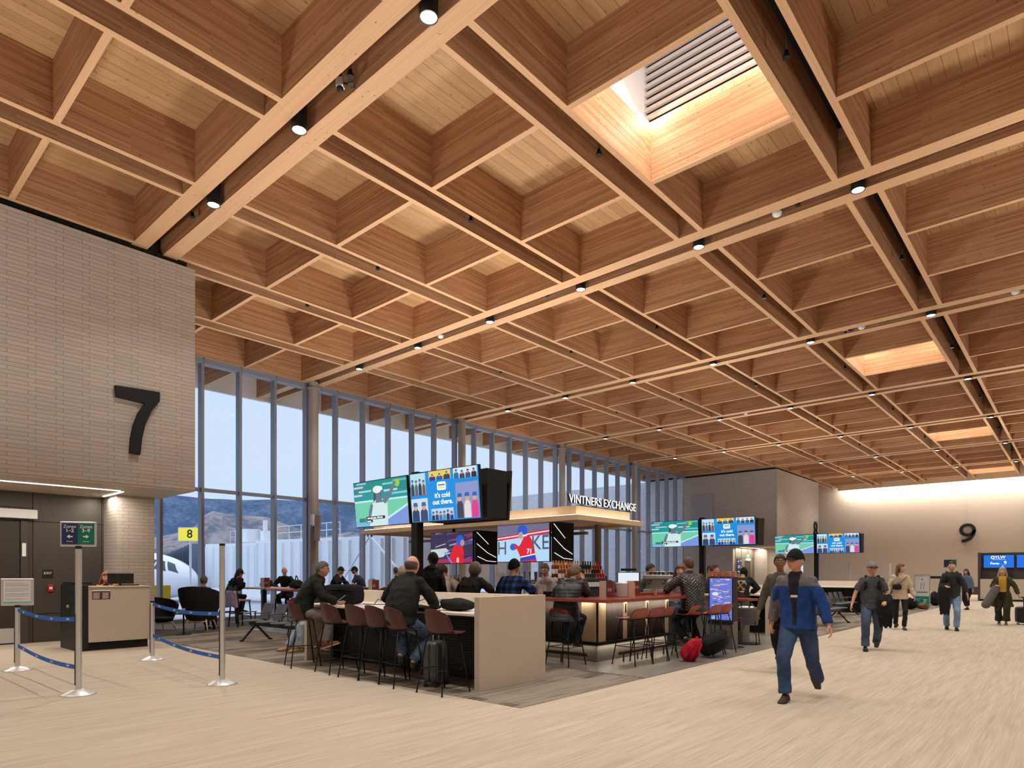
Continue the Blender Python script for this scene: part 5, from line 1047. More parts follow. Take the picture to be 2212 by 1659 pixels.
# ================================================================ PEOPLE
def ik(a, t, l1, l2, pole):
    a = Vector(a); t = Vector(t); d = t - a; L = d.length
    if L > (l1 + l2) * .995: t = a + d.normalized() * (l1 + l2) * .995; d = t - a; L = d.length
    if L < abs(l1 - l2) + .02: L = abs(l1 - l2) + .02
    dn = d.normalized(); p = Vector(pole) - dn * Vector(pole).dot(dn); p = p.normalized() if p.length > 1e-5 else Vector((0,0,1))
    x = (l1*l1 - l2*l2 + L*L) / (2*L); h = sqrt(max(0, l1*l1 - x*x)); return a + dn*x + p*h, t
def remesh(mb, voxel, smooth_n=2, fac=.5, disp=0, seed=0):
    me = mb.mesh('tmp'); o = bpy.data.objects.new('tmp', me); COL.objects.link(o)
    r = o.modifiers.new('r', 'REMESH'); r.mode = 'VOXEL'; r.voxel_size = voxel; r.use_smooth_shade = True
    if smooth_n: s = o.modifiers.new('s', 'SMOOTH'); s.factor = fac; s.iterations = smooth_n
    dg = bpy.context.evaluated_depsgraph_get(); dg.update(); ev = o.evaluated_get(dg); m2 = bpy.data.meshes.new_from_object(ev)
    bpy.data.objects.remove(o); bpy.data.meshes.remove(me)
    n = len(m2.vertices)
    if disp:
        import numpy as np
        co = np.empty(n*3, 'f'); no = np.empty(n*3, 'f'); m2.vertices.foreach_get('co', co); m2.vertices.foreach_get('normal', no); co = co.reshape(-1,3); no = no.reshape(-1,3)
        X_, Y_, Z_ = co[:,0], co[:,1], co[:,2]; w = (np.sin(Z_*22+X_*26+np.sin(X_*15+Y_*11+seed)*2.4+seed)*np.sin(X_*13-Y_*17+Z_*9+seed*2) + .5*np.sin(Z_*37-X_*31+np.sin(Y_*21+seed)*1.7+seed)*np.sin(X_*19+Z_*14+seed))*disp
        co += no * w[:,None]; m2.vertices.foreach_set('co', co.ravel())
    m2.polygons.foreach_set('use_smooth', [True]*len(m2.polygons)); return m2
def paint(me, fn):
    at = me.color_attributes.new('col', 'FLOAT_COLOR', 'POINT'); buf = []
    for v in me.vertices: c = fn(v.co); buf += [c[0], c[1], c[2], 1.0]
    at.data.foreach_set('color', buf)
def link_mesh(name, me, m, parent):
    me.name = name; me.materials.append(m); o = bpy.data.objects.new(name, me); COL.objects.link(o); o.parent = parent; return o
def g(x, w): return exp(-(x/w)**2)
def sst(a, b, x):
    t = min(1, max(0, (x-a)/(b-a))); return t*t*(3-2*t)
def head_fn(fat=1.0):
    def f(n):
        n = n.normalized(); a, b_, c = .076*fat, .096, .118
        r = 1/sqrt((n.x/a)**2 + (n.y/b_)**2 + (n.z/c)**2); p = n*r
        if p.z < 0:
            k = sst(0, .115, -p.z); p.x *= 1 - .26*k/fat
            if p.y < 0: p.y *= 1 - .30*k
            else: p.y = p.y*(1 - .02*k) + .012*k
        if p.y > 0:
            p.y += .024*g(p.x, .011)*sst(.030, -.022, p.z)*sst(-.046, -.034, p.z)*1.0
            p.y += .005*g(p.z-.036, .012)*g(p.x, .05)
            for s in (-1, 1): p.y -= .011*g(p.x - s*.031, .017)*g(p.z-.013, .013); p.y += .004*g(p.x - s*.045, .02)*g(p.z+.02, .02)
            p.y += .006*g(p.x, .022)*g(p.z+.060, .009) - .003*g(p.x, .024)*g(p.z+.0605, .003)
            p.y += .008*g(p.x, .022)*g(p.z+.098, .016)
        return p
    return f
def sphere_fn(mb, fn, M_, seg=44, rows=36, col=None):
    rings = []
    for i in range(rows+1):
        t = pi*i/rows; t = min(max(t, .02), pi-.02)
        rings.append([M_ @ fn(Vector((sin(t)*cos(2*pi*k/seg), sin(t)*sin(2*pi*k/seg), -cos(t)))) for k in range(seg)])
    mb.loft(rings, True, col)
SKIN = dict(light=(.62,.36,.26), tan=(.52,.28,.18), brown=(.26,.13,.075), dark=(.07,.038,.028), pink=(.66,.33,.25))
def hand(mb, w, d, pn, side, curl=.5, s=1.0, point=False):
    """w wrist, d direction of the forearm, pn palm normal; palm, four fingers of unequal length and a thumb leaving the side of the palm"""
    d = d.normalized(); pn = pn - d*pn.dot(d); pn = pn.normalized() if pn.length > 1e-4 else Vector((0,0,-1)); u = d.cross(pn).normalized()*side
    W = .040*s; rings = []
    for t_, hw, hh in ((-.01,.024,.018),(.02,.032,.017),(.055,.040,.0155),(.088,.041,.0125),(.095,.036,.010)):
        c = w + d*t_*s; rings.append([c + u*(hw*s*cos(2*pi*k/12)) + pn*(hh*s*sin(2*pi*k/12)) for k in range(12)])
    mb.loft(rings)
    for k, L in enumerate((.070, .080, .074, .058)):
        off = (.031 - .0205*k)*s; b0 = w + d*.085*s + u*off; cu = curl*(1 + .12*k); 
        if point and k == 0: cu = .05
        pts = [b0]; a = cu*.35
        for q, fr in enumerate((.45, .30, .25)):
            dd = (d*cos(a) + pn*sin(a) + u*(.06*(1.5-k))).normalized(); pts.append(pts[-1] + dd*L*fr*s); a += cu*.95
        mb.tube(pts, [.0088*s, .0083*s, .0076*s, .0066*s], 8, round_=True)
    tb = w + d*.022*s + u*.024*s; t1 = (d*.62 + u*.70 + pn*.30).normalized(); t2 = (d*.85 + u*.28 + pn*(.25 + .35*curl)).normalized()
    mb.tube([tb, tb + t1*.038*s, tb + t1*.038*s + t2*.032*s, tb + t1*.038*s + t2*.056*s], [.0125*s, .0105*s, .0095*s, .0078*s], 8, round_=True)
NP = [0]
def person(label, loc, rz, h=1.75, **P):
    NP[0] += 1; seed = NP[0]; s = h/1.75; name = 'person'; near = P.get('near', 1)
    T = thing('person', label, 'person', loc, rz)
    skin = P.get('skin', 'light'); skin = SKIN[skin] if isinstance(skin, str) else skin
    sit = P.get('sit'); pel = Vector(P.get('pelvis', (0,0,.93*s))); lean = P.get('lean', .03); side = P.get('side', 0.0); hunch = P.get('hunch', .12); tw = P.get('twist', 0.0); bk = P.get('bulk', 1.0); fat = P.get('fat', 1.0)
    up = Vector((sin(side)*cos(lean), sin(lean), cos(lean)*cos(side))).normalized(); up2 = Vector((sin(side*1.2), sin(lean+hunch), cos(lean+hunch))).normalized(); up3 = Vector((sin(side*1.2), sin(lean+hunch*1.8), cos(lean+hunch*1.8))).normalized()
    waist = pel + up*.17*s; chest = waist + up2*.22*s; shl = chest + up3*.16*s; neck = shl + up3*.05*s
    R_ = Vector((cos(tw), sin(tw), 0)); Rp = Vector((cos(tw*.3), sin(tw*.3), 0))
    sh = {k: shl + R_*(k*.168*s*P.get('shw',1)) - up3*.035*s for k in (-1, 1)}
    hip = {k: pel + Rp*(k*.092*s) - Vector((0,0,.03*s)) for k in (-1, 1)}
    hy, hp = P.get('head', (0, 0)); hr = P.get('roll', 0)
    nd = Vector((sin(side)*1.0, sin(lean*.6+hunch*.8+hp*.45), cos(lean*.6+hunch*.8+hp*.45))).normalized()
    hc = neck + nd*.155*s; HM = Matrix.Translation(hc) @ Matrix.Rotation(hy, 4, 'Z') @ Matrix.Rotation(-hp, 4, 'X') @ Matrix.Rotation(hr, 4, 'Y') @ Matrix.Scale(s*P.get('hs',1.05), 4)
    fwd = Vector((-sin(tw), cos(tw), 0))
    # limbs
    el, wr, kn, an, toe = {}, {}, {}, {}, {}
    for k, hk, fk in ((-1, 'lh', 'lf'), (1, 'rh', 'rf')):
        tgt = Vector(P.get(hk, (k*.27*s, .05, .80*s))); pole = Vector(P.get(hk+'p', (k*.5, -1, -.6)))
        el[k], wr[k] = ik(sh[k], tgt, .285*s, .255*s, pole)
        f = P.get(fk, (k*.11*s, 0, 0, 0)); ft = Vector((f[0], f[1], f[2] + .085*s)); kp = Vector(P.get(fk+'p', (k*.12, 1, .25)))
        kn[k], an[k] = ik(hip[k], ft, .44*s, .425*s, kp); toe[k] = f[3] if len(f) > 3 else 0
    # ---- body (one continuous surface)
    vox = .0065*s if near else .0095*s
    b = MB(); hf = head_fn(P.get('hfat', 1.0)); sphere_fn(b, hf, HM)
    for k in (-1, 1):
        ear = HM @ Matrix.Translation((k*.078*P.get('hfat',1.0), -.006, -.002)) @ Matrix.Rotation(k*.35, 4, 'Z'); b.ell((0,0,0), (.010, .018, .031), 12, 8, fn=lambda v, e=ear: e @ v)
    b.tube([neck - up3*.05*s, neck, hc - nd*.055*s + (HM.to_3x3() @ Vector((0,-.015,0)))], [.062*s, .054*s, .052*s], 14, round_=True)
    def torso(m, k=1.0, grow=0.0, top=True, low=-.06, hem=1.0):
        rr = []
        w_ = P.get('wst', 1.0)*fat
        for c, a_, d_, ax in ((pel+up*low*s, .158*hem, .118*hem*fat, Rp), (pel+up*.02*s, .162, .115*fat, Rp), (waist, .140*w_, .102*w_, Rp), (waist+up2*.12*s, .152*(.5+.5*w_), .112*(.5+.5*w_), R_), (chest+up2*.03*s, .165, .116, R_), (shl-up3*.045*s, .158, .098, R_), (shl-up3*.01*s, .125, .082, R_), (shl+up3*.025*s, .085, .066, R_), (neck, .058, .055, R_)):
            a_ = a_*s*k + grow; d_ = d_*s*k + grow; ax = ax.normalized(); fy = Vector((-ax.y, ax.x, 0))
            rr.append([c + ax*(a_*(abs(cos(2*pi*q/24))**.93)*(1 if cos(2*pi*q/24) >= 0 else -1)) + fy*(d_*(abs(sin(2*pi*q/24))**.93)*(1 if sin(2*pi*q/24) >= 0 else -1)) for q in range(24)])
        m.loft(rr if top else rr[:-1])
    torso(b, .93)
    for k in (-1, 1):
        b.tube([sh[k] - R_*(k*.03*s), sh[k].lerp(el[k], .5), el[k], el[k].lerp(wr[k], .35), wr[k]], [.050*s, .043*s, .037*s, .036*s, .025*s], 12, round_=True)
        b.tube([hip[k], hip[k].lerp(kn[k], .5), kn[k], kn[k].lerp(an[k], .35), an[k]], [.080*s, .066*s, .050*s, .050*s, .034*s], 12, round_=True)
        pt_ = P.get('lfa' if k < 0 else 'rfa', 0.0); FR = Matrix.Rotation(toe[k], 3, 'Z') @ Matrix.Rotation(-pt_, 3, 'X'); b.tube([an[k]+FR @ Vector((0,-.02*s,-.035*s)), an[k]+FR @ Vector((0,.10*s,-.048*s))], [.028*s, .018*s], 10, round_=True)
        hk = 'lh' if k < 0 else 'rh'; dflt = Vector((-k, .1, 0)) if wr[k].z < .95*s and not sit else Vector((0,0,-1))
        pn = Vector(P.get(hk+'n', dflt)); dd = (wr[k]-el[k]).normalized()
        hd_ = P.get(hk+'d'); dd = (dd*.4 + Vector(hd_).normalized()*.8) if hd_ else dd
        hand(b, wr[k] - dd*.005, dd, pn, k, P.get(hk+'c', .55), s*1.02, P.get('point') == hk)
    me = remesh(b, vox, 2, .45)
    HI = HM.inverted(); hairc = P.get('hairc', (.06,.04,.03)); beard = P.get('beard'); lips = [c*f_ for c, f_ in zip(skin, (.92,.62,.62))]
    def sk(co):
        q = HI @ co; c = skin
        if q.length < .16:
            if q.y > .03:
                if abs(q.z+.060) < .0075 and abs(q.x) < .022: c = lips
                for k in (-1, 1):
                    dx = q.x - k*.031
                    if abs(q.z-.036-.002*cos(dx*60)) < .0045 and abs(dx) < .017: c = [v*.35 for v in skin] if skin[0] > .1 else [.02,.015,.012]
                    if (dx/.014)**2 + ((q.z-.013)/.006)**2 < 1: c = (.75,.72,.68) if abs(dx) > .0055 else (.03,.02,.015)
                if beard and q.z < -.025 and not (abs(q.z+.060) < .008 and abs(q.x) < .02) and (q.z < -.045 or abs(q.x) > .04): c = [a_*(1-beard[1]) + b__*beard[1] for a_, b__ in zip(skin, beard[0])]
            if q.z < .01: c = [v*(1.0 if i_ == 0 else .96) for i_, v in enumerate(c)]
        return c
    paint(me, sk); link_mesh('body', me, M['skin'], T)
    # ---- top garment
    top = P.get('top', dict(c=(.02,.02,.02))); gr = .022*top.get('g', 1.0)*s; m = MB(); low = top.get('low', -.07 if sit else -.10)
    torso(m, 1.0, gr, low=low, hem=top.get('hem', 1.05))
    sl = top.get('sleeve', 1.0)
    for k in (-1, 1):
        e2 = el[k]; w2 = wr[k]
        if sl >= .6: pts = [sh[k]-R_*(k*.05*s), sh[k].lerp(e2,.5), e2, e2.lerp(w2,.5), e2.lerp(w2, .93*sl)]; rd = [.062, .054, .050, .044, .037]
        else: pts = [sh[k]-R_*(k*.05*s), sh[k].lerp(e2,.4), sh[k].lerp(e2,.8)]; rd = [.060, .058, .060]
        m.tube(pts, [r_*s + gr*.55 for r_ in rd], 14, round_=False)
        m.ell(sh[k] - R_*(k*.008*s), (.052*s+gr*.5,)*3, 14, 10)
    if top.get('collar'): m.tube([neck - up3*.03*s, neck + nd*.045*s*top['collar']], [.078*s, .070*s], 18)
    if top.get('hood'): m.ell(neck - fwd*.075*s - Vector((0,0,.005)), (.115*s, .075*s, .06*s), 18, 10)
    if top.get('hoodup'): sphere_fn(m, lambda n: hf(n)*1.16 - n*.0, HM @ Matrix.Translation((0,-.018,.004)))
    if top.get('coat'):      # open long coat skirt
        for k in (-1, 1):
            a0 = pel + up*.05*s + Rp*(k*.10*s); m.tube([a0, a0 - Vector((0,0,.25*s)) + Rp*(k*.03*s), a0 - Vector((0,0,top['coat']*s)) + Rp*(k*.05*s)], [(.10*s,.115*s), (.105*s,.125*s), (.11*s,.14*s)], 16, flat=(1,0,0))
    me = remesh(m, (.012 if near else .016)*s, 3, .5, disp=top.get('wr', .004)*s, seed=seed)
    tc_, tfn = top['c'], top.get('fn')
    TI = (Matrix.Translation(chest) @ Matrix.Rotation(tw, 4, 'Z')).inverted()
    paint(me, (lambda co: (tfn(TI @ co, co) or tc_)) if tfn else (lambda co: tc_)); link_mesh(top.get('name', 'jacket'), me, M[top.get('m', 'cloth')], T)
    # ---- trousers
    tr = P.get('trousers', dict(c=(.03,.05,.10))); w_ = tr.get('w', 1.0); m = MB()
    m.loft([[pel + up*a_*s + Rp*((aa*s+.012)*cos(2*pi*q/20)) + Vector((0,1,0))*((dd*fat*s+.010)*sin(2*pi*q/20)) for q in range(20)] for a_, aa, dd in ((-.10,.150,.105),(-.03,.160,.115),(.05,.155,.112),(.12,.142,.104))])
    for k in (-1, 1):
        m.tube([hip[k], hip[k].lerp(kn[k],.5), kn[k], kn[k].lerp(an[k],.4), kn[k].lerp(an[k], tr.get('len', .97))], [.100*s*w_+.004, .084*s*w_+.004, .070*s*w_+.003, .068*s*w_+.003, .066*s*w_*tr.get('flare',1.0)+.003], 16, round_=False); m.ell(kn[k], (.072*s*w_,)*3, 12, 8); m.ell(hip[k], (.10*s*w_,)*3, 14, 10)
    me = remesh(m, (.012 if near else .016)*s, 3, .5, disp=.0045*s, seed=seed*3); jc = tr['c']; fade = tr.get('fade')
    paint(me, (lambda co: [v*(1+fade*max(0, noise.noise(co*4)+.25)) for v in jc]) if fade else (lambda co: jc)); link_mesh('trousers', me, M['cloth'], T)
    # ---- shoes
    sc_ = P.get('shoes', ((.02,.02,.02), (.02,.02,.02)))
    for k in (-1, 1):
        pitch = P.get('lfa' if k < 0 else 'rfa', 0.0); FM = Matrix.Translation(an[k] - Vector((0,0,.085*s))) @ Matrix.Rotation(toe[k], 4, 'Z') @ Matrix.Translation((0,0,.085*s)) @ Matrix.Rotation(-pitch, 4, 'X') @ Matrix.Translation((0,0,-.085*s)) @ Matrix.Scale(s, 4)
        m = MB(); rings = []
        for yy, hw, z1 in ((-.075,.026,.060),(-.065,.036,.085),(-.03,.040,.115),(.02,.041,.110),(.06,.044,.085),(.11,.049,.066),(.155,.046,.056),(.185,.034,.046),(.198,.016,.034)):
            rings.append([FM @ Vector((hw*cos(a)*(1 if sin(a) < .3 else .92), yy, .022 + (z1-.022)*max(0, sin(a))**.8 if sin(a) > 0 else .022)) for a in [2*pi*q/16 for q in range(16)]])
        m.loft(rings, True, sc_[0]); o = m.build('shoe', M['cloth'], T, smooth=True)
        m = MB(); ol = [(-.082,.02),(-.07,.036),(-.02,.040),(.05,.045),(.11,.051),(.16,.047),(.19,.033),(.205,.012)]; pts = [(x, y) for y, x in ol] + [(-x, y) for y, x in ol[::-1]]
        m.loft([[FM @ Vector((x, y, z)) for x, y in pts] for z in (0.0, .024)], True, sc_[1]); m.build('sole', M['plastic'], o)
    # ---- hair / hats
    hs_ = P.get('hair', 'short')
    if hs_ and hs_ != 'bald':
        m = MB(); th = {'short': .012, 'long': .022, 'curly': .034, 'pony': .010, 'ring': .014, 'crop': .006, 'messy': .03}[hs_]
        def hfn(n):
            p = hf(n); n = n.normalized(); a = n.y; line = .46 + .20*max(0, a) if a > -.1 else .46 - 1.35*(-.1-a)
            line = .58 if a > .55 else (.02 + .56*sst(0, .55, a) if a > 0 else .02 - .80*min(1, -a*1.2))
            if hs_ == 'long' or hs_ == 'curly': line = line - (.85 if a < .35 else 0)*(1 if a < .35 else 0)
            if hs_ == 'pony': line -= .12 if a < 0 else 0
            k = sst(line-.10, line+.10, n.z)
            if hs_ == 'ring': k = (1 - sst(-.05, .42, a))*sst(-.72, -.45, n.z + .3*max(0, a))*(1 - sst(.28, .66, n.z + .2*max(0, a)))
            nn = noise.noise(n*(13 if hs_ in ('curly','ring','messy') else 6) + Vector((seed,0,0)))
            t = th*(1 + (.55 if hs_ in ('curly','messy','ring') else .18)*nn)
            return p*(1 + (t/max(p.length, .05))*k - (.06)*(1-k))
        sphere_fn(m, hfn, HM, 56, 40, hairc)
        o = m.build('hair', M['hair'], T, smooth=True)
        if hs_ == 'pony': MB().tube([HM @ Vector(v) for v in ((0,-.085,.05),(0,-.13,.05),(.005,-.145,-.02),(.01,-.13,-.10))], [.022*s,.026*s,.022*s,.010*s], 10, hairc, round_=True).build('ponytail', M['hair'], o, smooth=True)
        if hs_ == 'long': 
            for kk in (-1, 0, 1): MB().tube([HM @ Vector(v) for v in ((kk*.055,-.05,.03),(kk*.085,-.055 if kk else -.10,-.06),(kk*.095,-.045 if kk else -.105,-.15),(kk*.085,-.03 if kk else -.10,P.get('hairlen',-.22)))], [.030*s,.036*s,.036*s,.020*s], 12, hairc, round_=True).build('lock', M['hair'], o, smooth=True)
    hat = P.get('hat')
    if hat:
        kind, hc1, hc2 = hat; m = MB()
        def capf(n):
            p = hf(n); n = n.normalized(); lim = (.20 - .28*max(0,-n.y)) if kind == 'cap' else (.30 - .25*(1-sst(.2,.8,n.y)) if n.y > 0 else .05 - .55*min(1,-n.y*1.3)); k = sst(lim-.03, lim+.03, n.z); return p*(1 + ((.015 if kind == 'cap' else .020)/max(p.length,.05))*k - .08*(1-k)) + Vector((0,0,(.008 if kind == 'cap' else .014)*k*max(0,n.z)))
        sphere_fn(m, capf, HM, 48, 36, hc1); o = m.build('cap' if kind == 'cap' else 'beanie', M['cloth'], T, smooth=True)
        if kind == 'cap':
            m = MB(); bd = P.get('capdir', 0); BM = HM @ Matrix.Rotation(bd, 4, 'Z'); rings = []
            for i in range(9):
                a = -1.15 + 2.3*i/8; r0 = .098; r1 = .098 + .088*cos(a*1.15)**.6 if abs(a) < 1.3 else .1; x0, y0 = .078*sin(a), .092*cos(a); x1, y1 = x0*1.0, y0 + (r1-r0)
                z = .036 - .010*(a*a); z -= .004; rings.append([BM @ Vector((x0, y0-.01, z+.006)), BM @ Vector((x1, y1, z-.010)), BM @ Vector((x1, y1, z-.015)), BM @ Vector((x0, y0-.01, z-.002))])
            m.loft(rings, True, hc2); m.build('brim', M['cloth'], o, smooth='auto')
    if P.get('glasses'):
        m = MB()
        for k in (-1, 1):
            m.tube([HM @ Vector((k*.032 + .023*cos(2*pi*q/14), .097 + .003*abs(cos(2*pi*q/14)) - .006*abs(k*.032+.023*cos(2*pi*q/14))/.05, .012 + .017*sin(2*pi*q/14))) for q in range(15)], .0017*s, 5)
            m.tube([HM @ Vector((k*.055,.090,.016)), HM @ Vector((k*.080,.02,.014)), HM @ Vector((k*.082,-.012,.006))], .0018*s, 5)
        m.tube([HM @ Vector((-.010,.106,.016)), HM @ Vector((.010,.106,.016))], .0018*s, 5); m.build('glasses', M['black'] if P['glasses'] == 1 else mat('red_frames',(90,25,20),.3), T, smooth=True)
    if P.get('pack'):
        c = P['pack']; m = softbox(.30*s, .16*s, .42*s, 3, col=c, noise_=.02, seed=seed); m.xf(Matrix.Translation(chest - fwd*.21*s - Vector((0,0,.27*s))) @ Matrix.Rotation(tw, 4, 'Z')); o = m.build('backpack', M['cloth'], T, smooth=True)
        for k in (-1, 1): MB().tube([shl + R_*(k*.105*s) - fwd*.13*s, shl + R_*(k*.11*s) + up3*.062*s, chest + R_*(k*.12*s) + fwd*.172*s, waist + R_*(k*.155*s) + fwd*.05*s + up*.05, waist + R_*(k*.14*s) - fwd*.12*s], [(.028*s,.012*s)]*5, 8, c, flat=(0,0,1) if 0 else None).build('strap', M['cloth'], o, smooth=True)
    T['_j'] = [*wr[-1], *wr[1]]; del T['_j']
    return T, dict(wr=wr, el=el, sh=sh, chest=chest, waist=waist, pel=pel, fwd=fwd, R=R_, HM=HM, kn=kn, an=an, s=s, neck=neck, shl=shl)
def loc_to_world(T, p): return Matrix.Translation(T.location) @ Matrix.Rotation(T.rotation_euler.z, 4, 'Z') @ Vector(p)
def face(x, y, off=0): return atan2(x, -y) + off      # turn towards the viewer, plus an angle
DEN = dict(c=(.035,.065,.14), fade=.9); LDEN = dict(c=(.16,.26,.42), fade=.5); BLK = dict(c=(.012,.012,.014))
# ---------------- walkers
x, y = -2.52, 7.98
def blue(q, co):
    if q.y > .05 and abs(q.x) < .028 + .12*max(0, q.z+.16) and q.z > -.40:
        if abs(q.z+.055) < .012 and abs(q.x) < .05: return (.8,.8,.82)
        return (.02,.02,.024)
    if q.z > .055 + .05*abs(q.x) or (abs(q.x) > .20 and q.y < .02): return (.16,.14,.15)
    return None
T_, J = person('man in blue and grey jacket, black cap and jeans striding across the carpet', (x, y, .0), face(x, y, -.25), 1.76, top=dict(c=(.018,.055,.21), fn=blue, g=1.6, collar=.8, wr=.005, hem=1.1, low=-.06), trousers=dict(c=(.032,.055,.115), fade=.9, w=1.08), skin='pink', hat=('cap', (.012,.013,.012), (.012,.013,.012)), glasses=1, hair='crop', hairc=(.35,.32,.3),
    pelvis=(0,0,.90), lf=(-.12,-.42,.10,0), lfa=-.75, rf=(.08,.26,.0,0), rfa=.12, lh=(-.40,.16,.82), rh=(.33,-.06,.86), lhp=(-.6,-1,-.2), rhp=(.8,-1,-.2), shoes=((.06,.045,.03),(.02,.02,.02)), head=(-.35,-.02), lean=.07, fat=1.08, wst=1.12)
x, y = -3.45, 10.15
T_, J = person('person in a brown and grey coat walking right behind the man in the blue jacket', (x, y, 0), face(x, y, -.25), 1.74, near=0, top=dict(c=(.10,.085,.075)), trousers=BLK, skin='brown', hair='short', hairc=(.03,.02,.015), glasses=1, lf=(-.10,.25,0,0), rf=(.10,-.35,.06,0), rfa=-.6, lh=(-.3,.15,.9), rh=(.34,.05,.85), head=(.35,0))
x, y = -3.05, 14.0
def greyT(q, co):
    if q.y > .07 and .0 < q.z+.05 < .07 and abs(q.x) < .11 and noise.noise(Vector((q.x*40, 0, q.z*60))) > .05: return (.035,.037,.042)
    return None
T_, J = person('stocky man in grey t-shirt, trucker cap and jeans carrying a black jacket', (x, y, 0), face(x, y, .05), 1.66, top=dict(c=(.075,.08,.088), fn=greyT, sleeve=.4, g=1.2, name='shirt', low=-.08), trousers=dict(c=(.05,.075,.12), fade=1.1, w=1.12), skin='pink', hair='crop', hairc=(.1,.07,.05), beard=((.25,.14,.09), .35), hat=('cap', (.22,.21,.20), (.03,.03,.03)), pack=(.012,.012,.013), fat=1.12, wst=1.2,
    lf=(-.09,-.25,.05,0), lfa=-.5, rf=(.12,.18,.0,0), lh=(-.20,.26,.98), rh=(.36,.12,.86), rhp=(1,-.6,0), head=(.35,-.05), shoes=((.02,.02,.02),(.015,.015,.015)), shw=1.05, hfat=1.08)
def draped(T_, J, side, c, lab, L=.62):
    w = loc_to_world(T_, J['wr'][side].lerp(J['el'][side], .3)); t = thing('draped_jacket', lab, 'jacket', w, T_.rotation_euler.z); t.scale = (.8,.8,.86); m = MB()
    for k in range(5): dx = -.10+.05*k; m.tube([(dx,.02,.05),(dx*1.2,.09,-.05),(dx*1.1+.02*sin(k*2),.10,-.30),(dx*1.0+.03*sin(k*3),.06,-L+.05*(k%2))], [.045,.055,.06,.035], 10, c, round_=True)
    for k in range(3): dx = -.07+.07*k; m.tube([(dx,.0,.05),(dx,-.07,-.08),(dx*1.3,-.06,-.30)], [.05,.05,.045], 10, c, round_=True)
    me = remesh(m, .014, 3, .5, disp=.006, seed=side+2); paint(me, lambda co: c); link_mesh('folded_cloth', me, M['cloth'], t)
draped(T_, J, -1, (.014,.014,.015), 'black jacket draped over the arm of the stocky man in the grey t-shirt')
x, y = -3.62, 19.7
T_, J = person('woman in cream fleece and black leggings with long brown hair walking', (x, y, 0), face(x, y, .15), 1.70, near=0, top=dict(c=(.62,.52,.40), g=1.3, collar=1.0, name='fleece', wr=.007), trousers=dict(c=(.022,.020,.022), w=.86), skin='light', hair='long', hairc=(.16,.08,.035), lf=(-.07,.16,0,0), rf=(.07,-.22,.04,0), rfa=-.4, lh=(-.30,.10,.88), rh=(.33,.08,.84), head=(.9,0), shoes=((.10,.07,.035),(.03,.02,.015)))
q = loc_to_world(T_, J['chest'] + J['fwd']*.15 + Vector((.10,.02,-.15))); t = thing('crossbody_bag','small black crossbody bag worn by the woman in the cream fleece','bag',q,T_.rotation_euler.z); softbox(.22,.10,.15,3,col=(.02,.02,.022)).xf(Matrix.Translation((0,0,-.07))).build('pouch', M['cloth'], t, smooth=True); MB().tube([(.0,.03,.06),(-.13,.02,.17),(-.24,-.05,.30)],[(.012,.006)]*3,8,(.015,.015,.016)).build('strap', M['cloth'], t, smooth=True)
x, y = -2.55, 20.3
T_, J = person('man in dark grey sweater and light jeans carrying a coat over his arm', (x, y, 0), face(x, y, .05), 1.76, near=0, top=dict(c=(.042,.044,.046), sleeve=.8, name='sweater', g=1.1), trousers=dict(c=(.20,.30,.46), fade=.45, w=1.05), skin='light', hair='short', hairc=(.02,.015,.012), beard=((.08,.05,.04), .3), pack=(.015,.015,.016), lf=(-.10,.14,0,0), rf=(.10,-.16,.02,0), rh=(.14,.28,1.16), lh=(-.36,.08,.86), lhp=(-1,-.7,0), point='rh', head=(.05,0), fat=1.08, wst=1.1)
draped(T_, J, 1, (.022,.021,.021), 'dark coat hanging over the arm of the man in the dark grey sweater', .85)
q = onz(2090, 1317); T_, J = person('woman in denim jacket and black skirt behind the man in the dark sweater', (q[0], q[1], 0), face(q[0], q[1], -.5), 1.62, near=0, top=dict(c=(.12,.19,.30), g=1.2), trousers=dict(c=(.015,.015,.016), w=1.2, len=.75), skin='tan', hair='long', hairc=(.04,.03,.025), lf=(-.07,.12,0,0), rf=(.07,-.12,0,0))
q = loc_to_world(T_, J['wr'][1]+Vector((0,0,-.1))); t = thing('cream_tote','cream tote bag carried by the woman in the denim jacket','bag',q,0); softbox(.34,.16,.36,4,col=(.55,.50,.40)).xf(Matrix.Translation((0,0,-.40))).build('bag_body', M['cloth'], t, smooth=True); MB().tube([(-.08,0,-.06),(-.04,0,.08),(.04,0,.08),(.08,0,-.06)],.008,6,(.5,.45,.36)).build('handle', M['cloth'], t, smooth=True)
x, y = -1.70, 23.3
def olive(q, co):
    if q.y > .03 and abs(q.x) < .085 and q.z > -.26: return (.55,.33,.05)
    if q.y > .03 and abs(q.x) < .085: return (.02,.018,.014)
    return None
T_, J = person('woman in long olive coat and yellow top pulling a black case at the right edge', (x, y, 0), face(x, y, .0), 1.62, near=0, top=dict(c=(.055,.060,.030), fn=olive, g=1.6, coat=.42, hood=1, wr=.006, name='coat'), trousers=dict(c=(.035,.034,.018), w=1.25, flare=1.35, len=.86), skin='pink', hair='long', hairc=(.42,.36,.28), hairlen=-.19, lf=(-.08,.12,0,0), rf=(.08,-.12,.02,0), lh=(-.40,-.02,.80), rh=(.16,.18,1.14), lhp=(-1,-.4,0), shoes=((.10,.08,.06),(.4,.36,.3)))
q = loc_to_world(T_, J['wr'][1]); t = thing('rolled_mat','grey rolled bag slung at the side of the woman in the olive coat','bag',q,T_.rotation_euler.z); MB().tube([(0,.02,-.1),(.22,.08,-.55)],[.11,.115],20,(.13,.125,.12),round_=True).build('roll', M['cloth'], t, smooth=True); MB().tube([(0,.0,.02),(.03,.02,-.06),(.06,.03,-.12)],[.018]*3,8,(.08,.09,.14)).build('strap', M['cloth'], t, smooth=True)
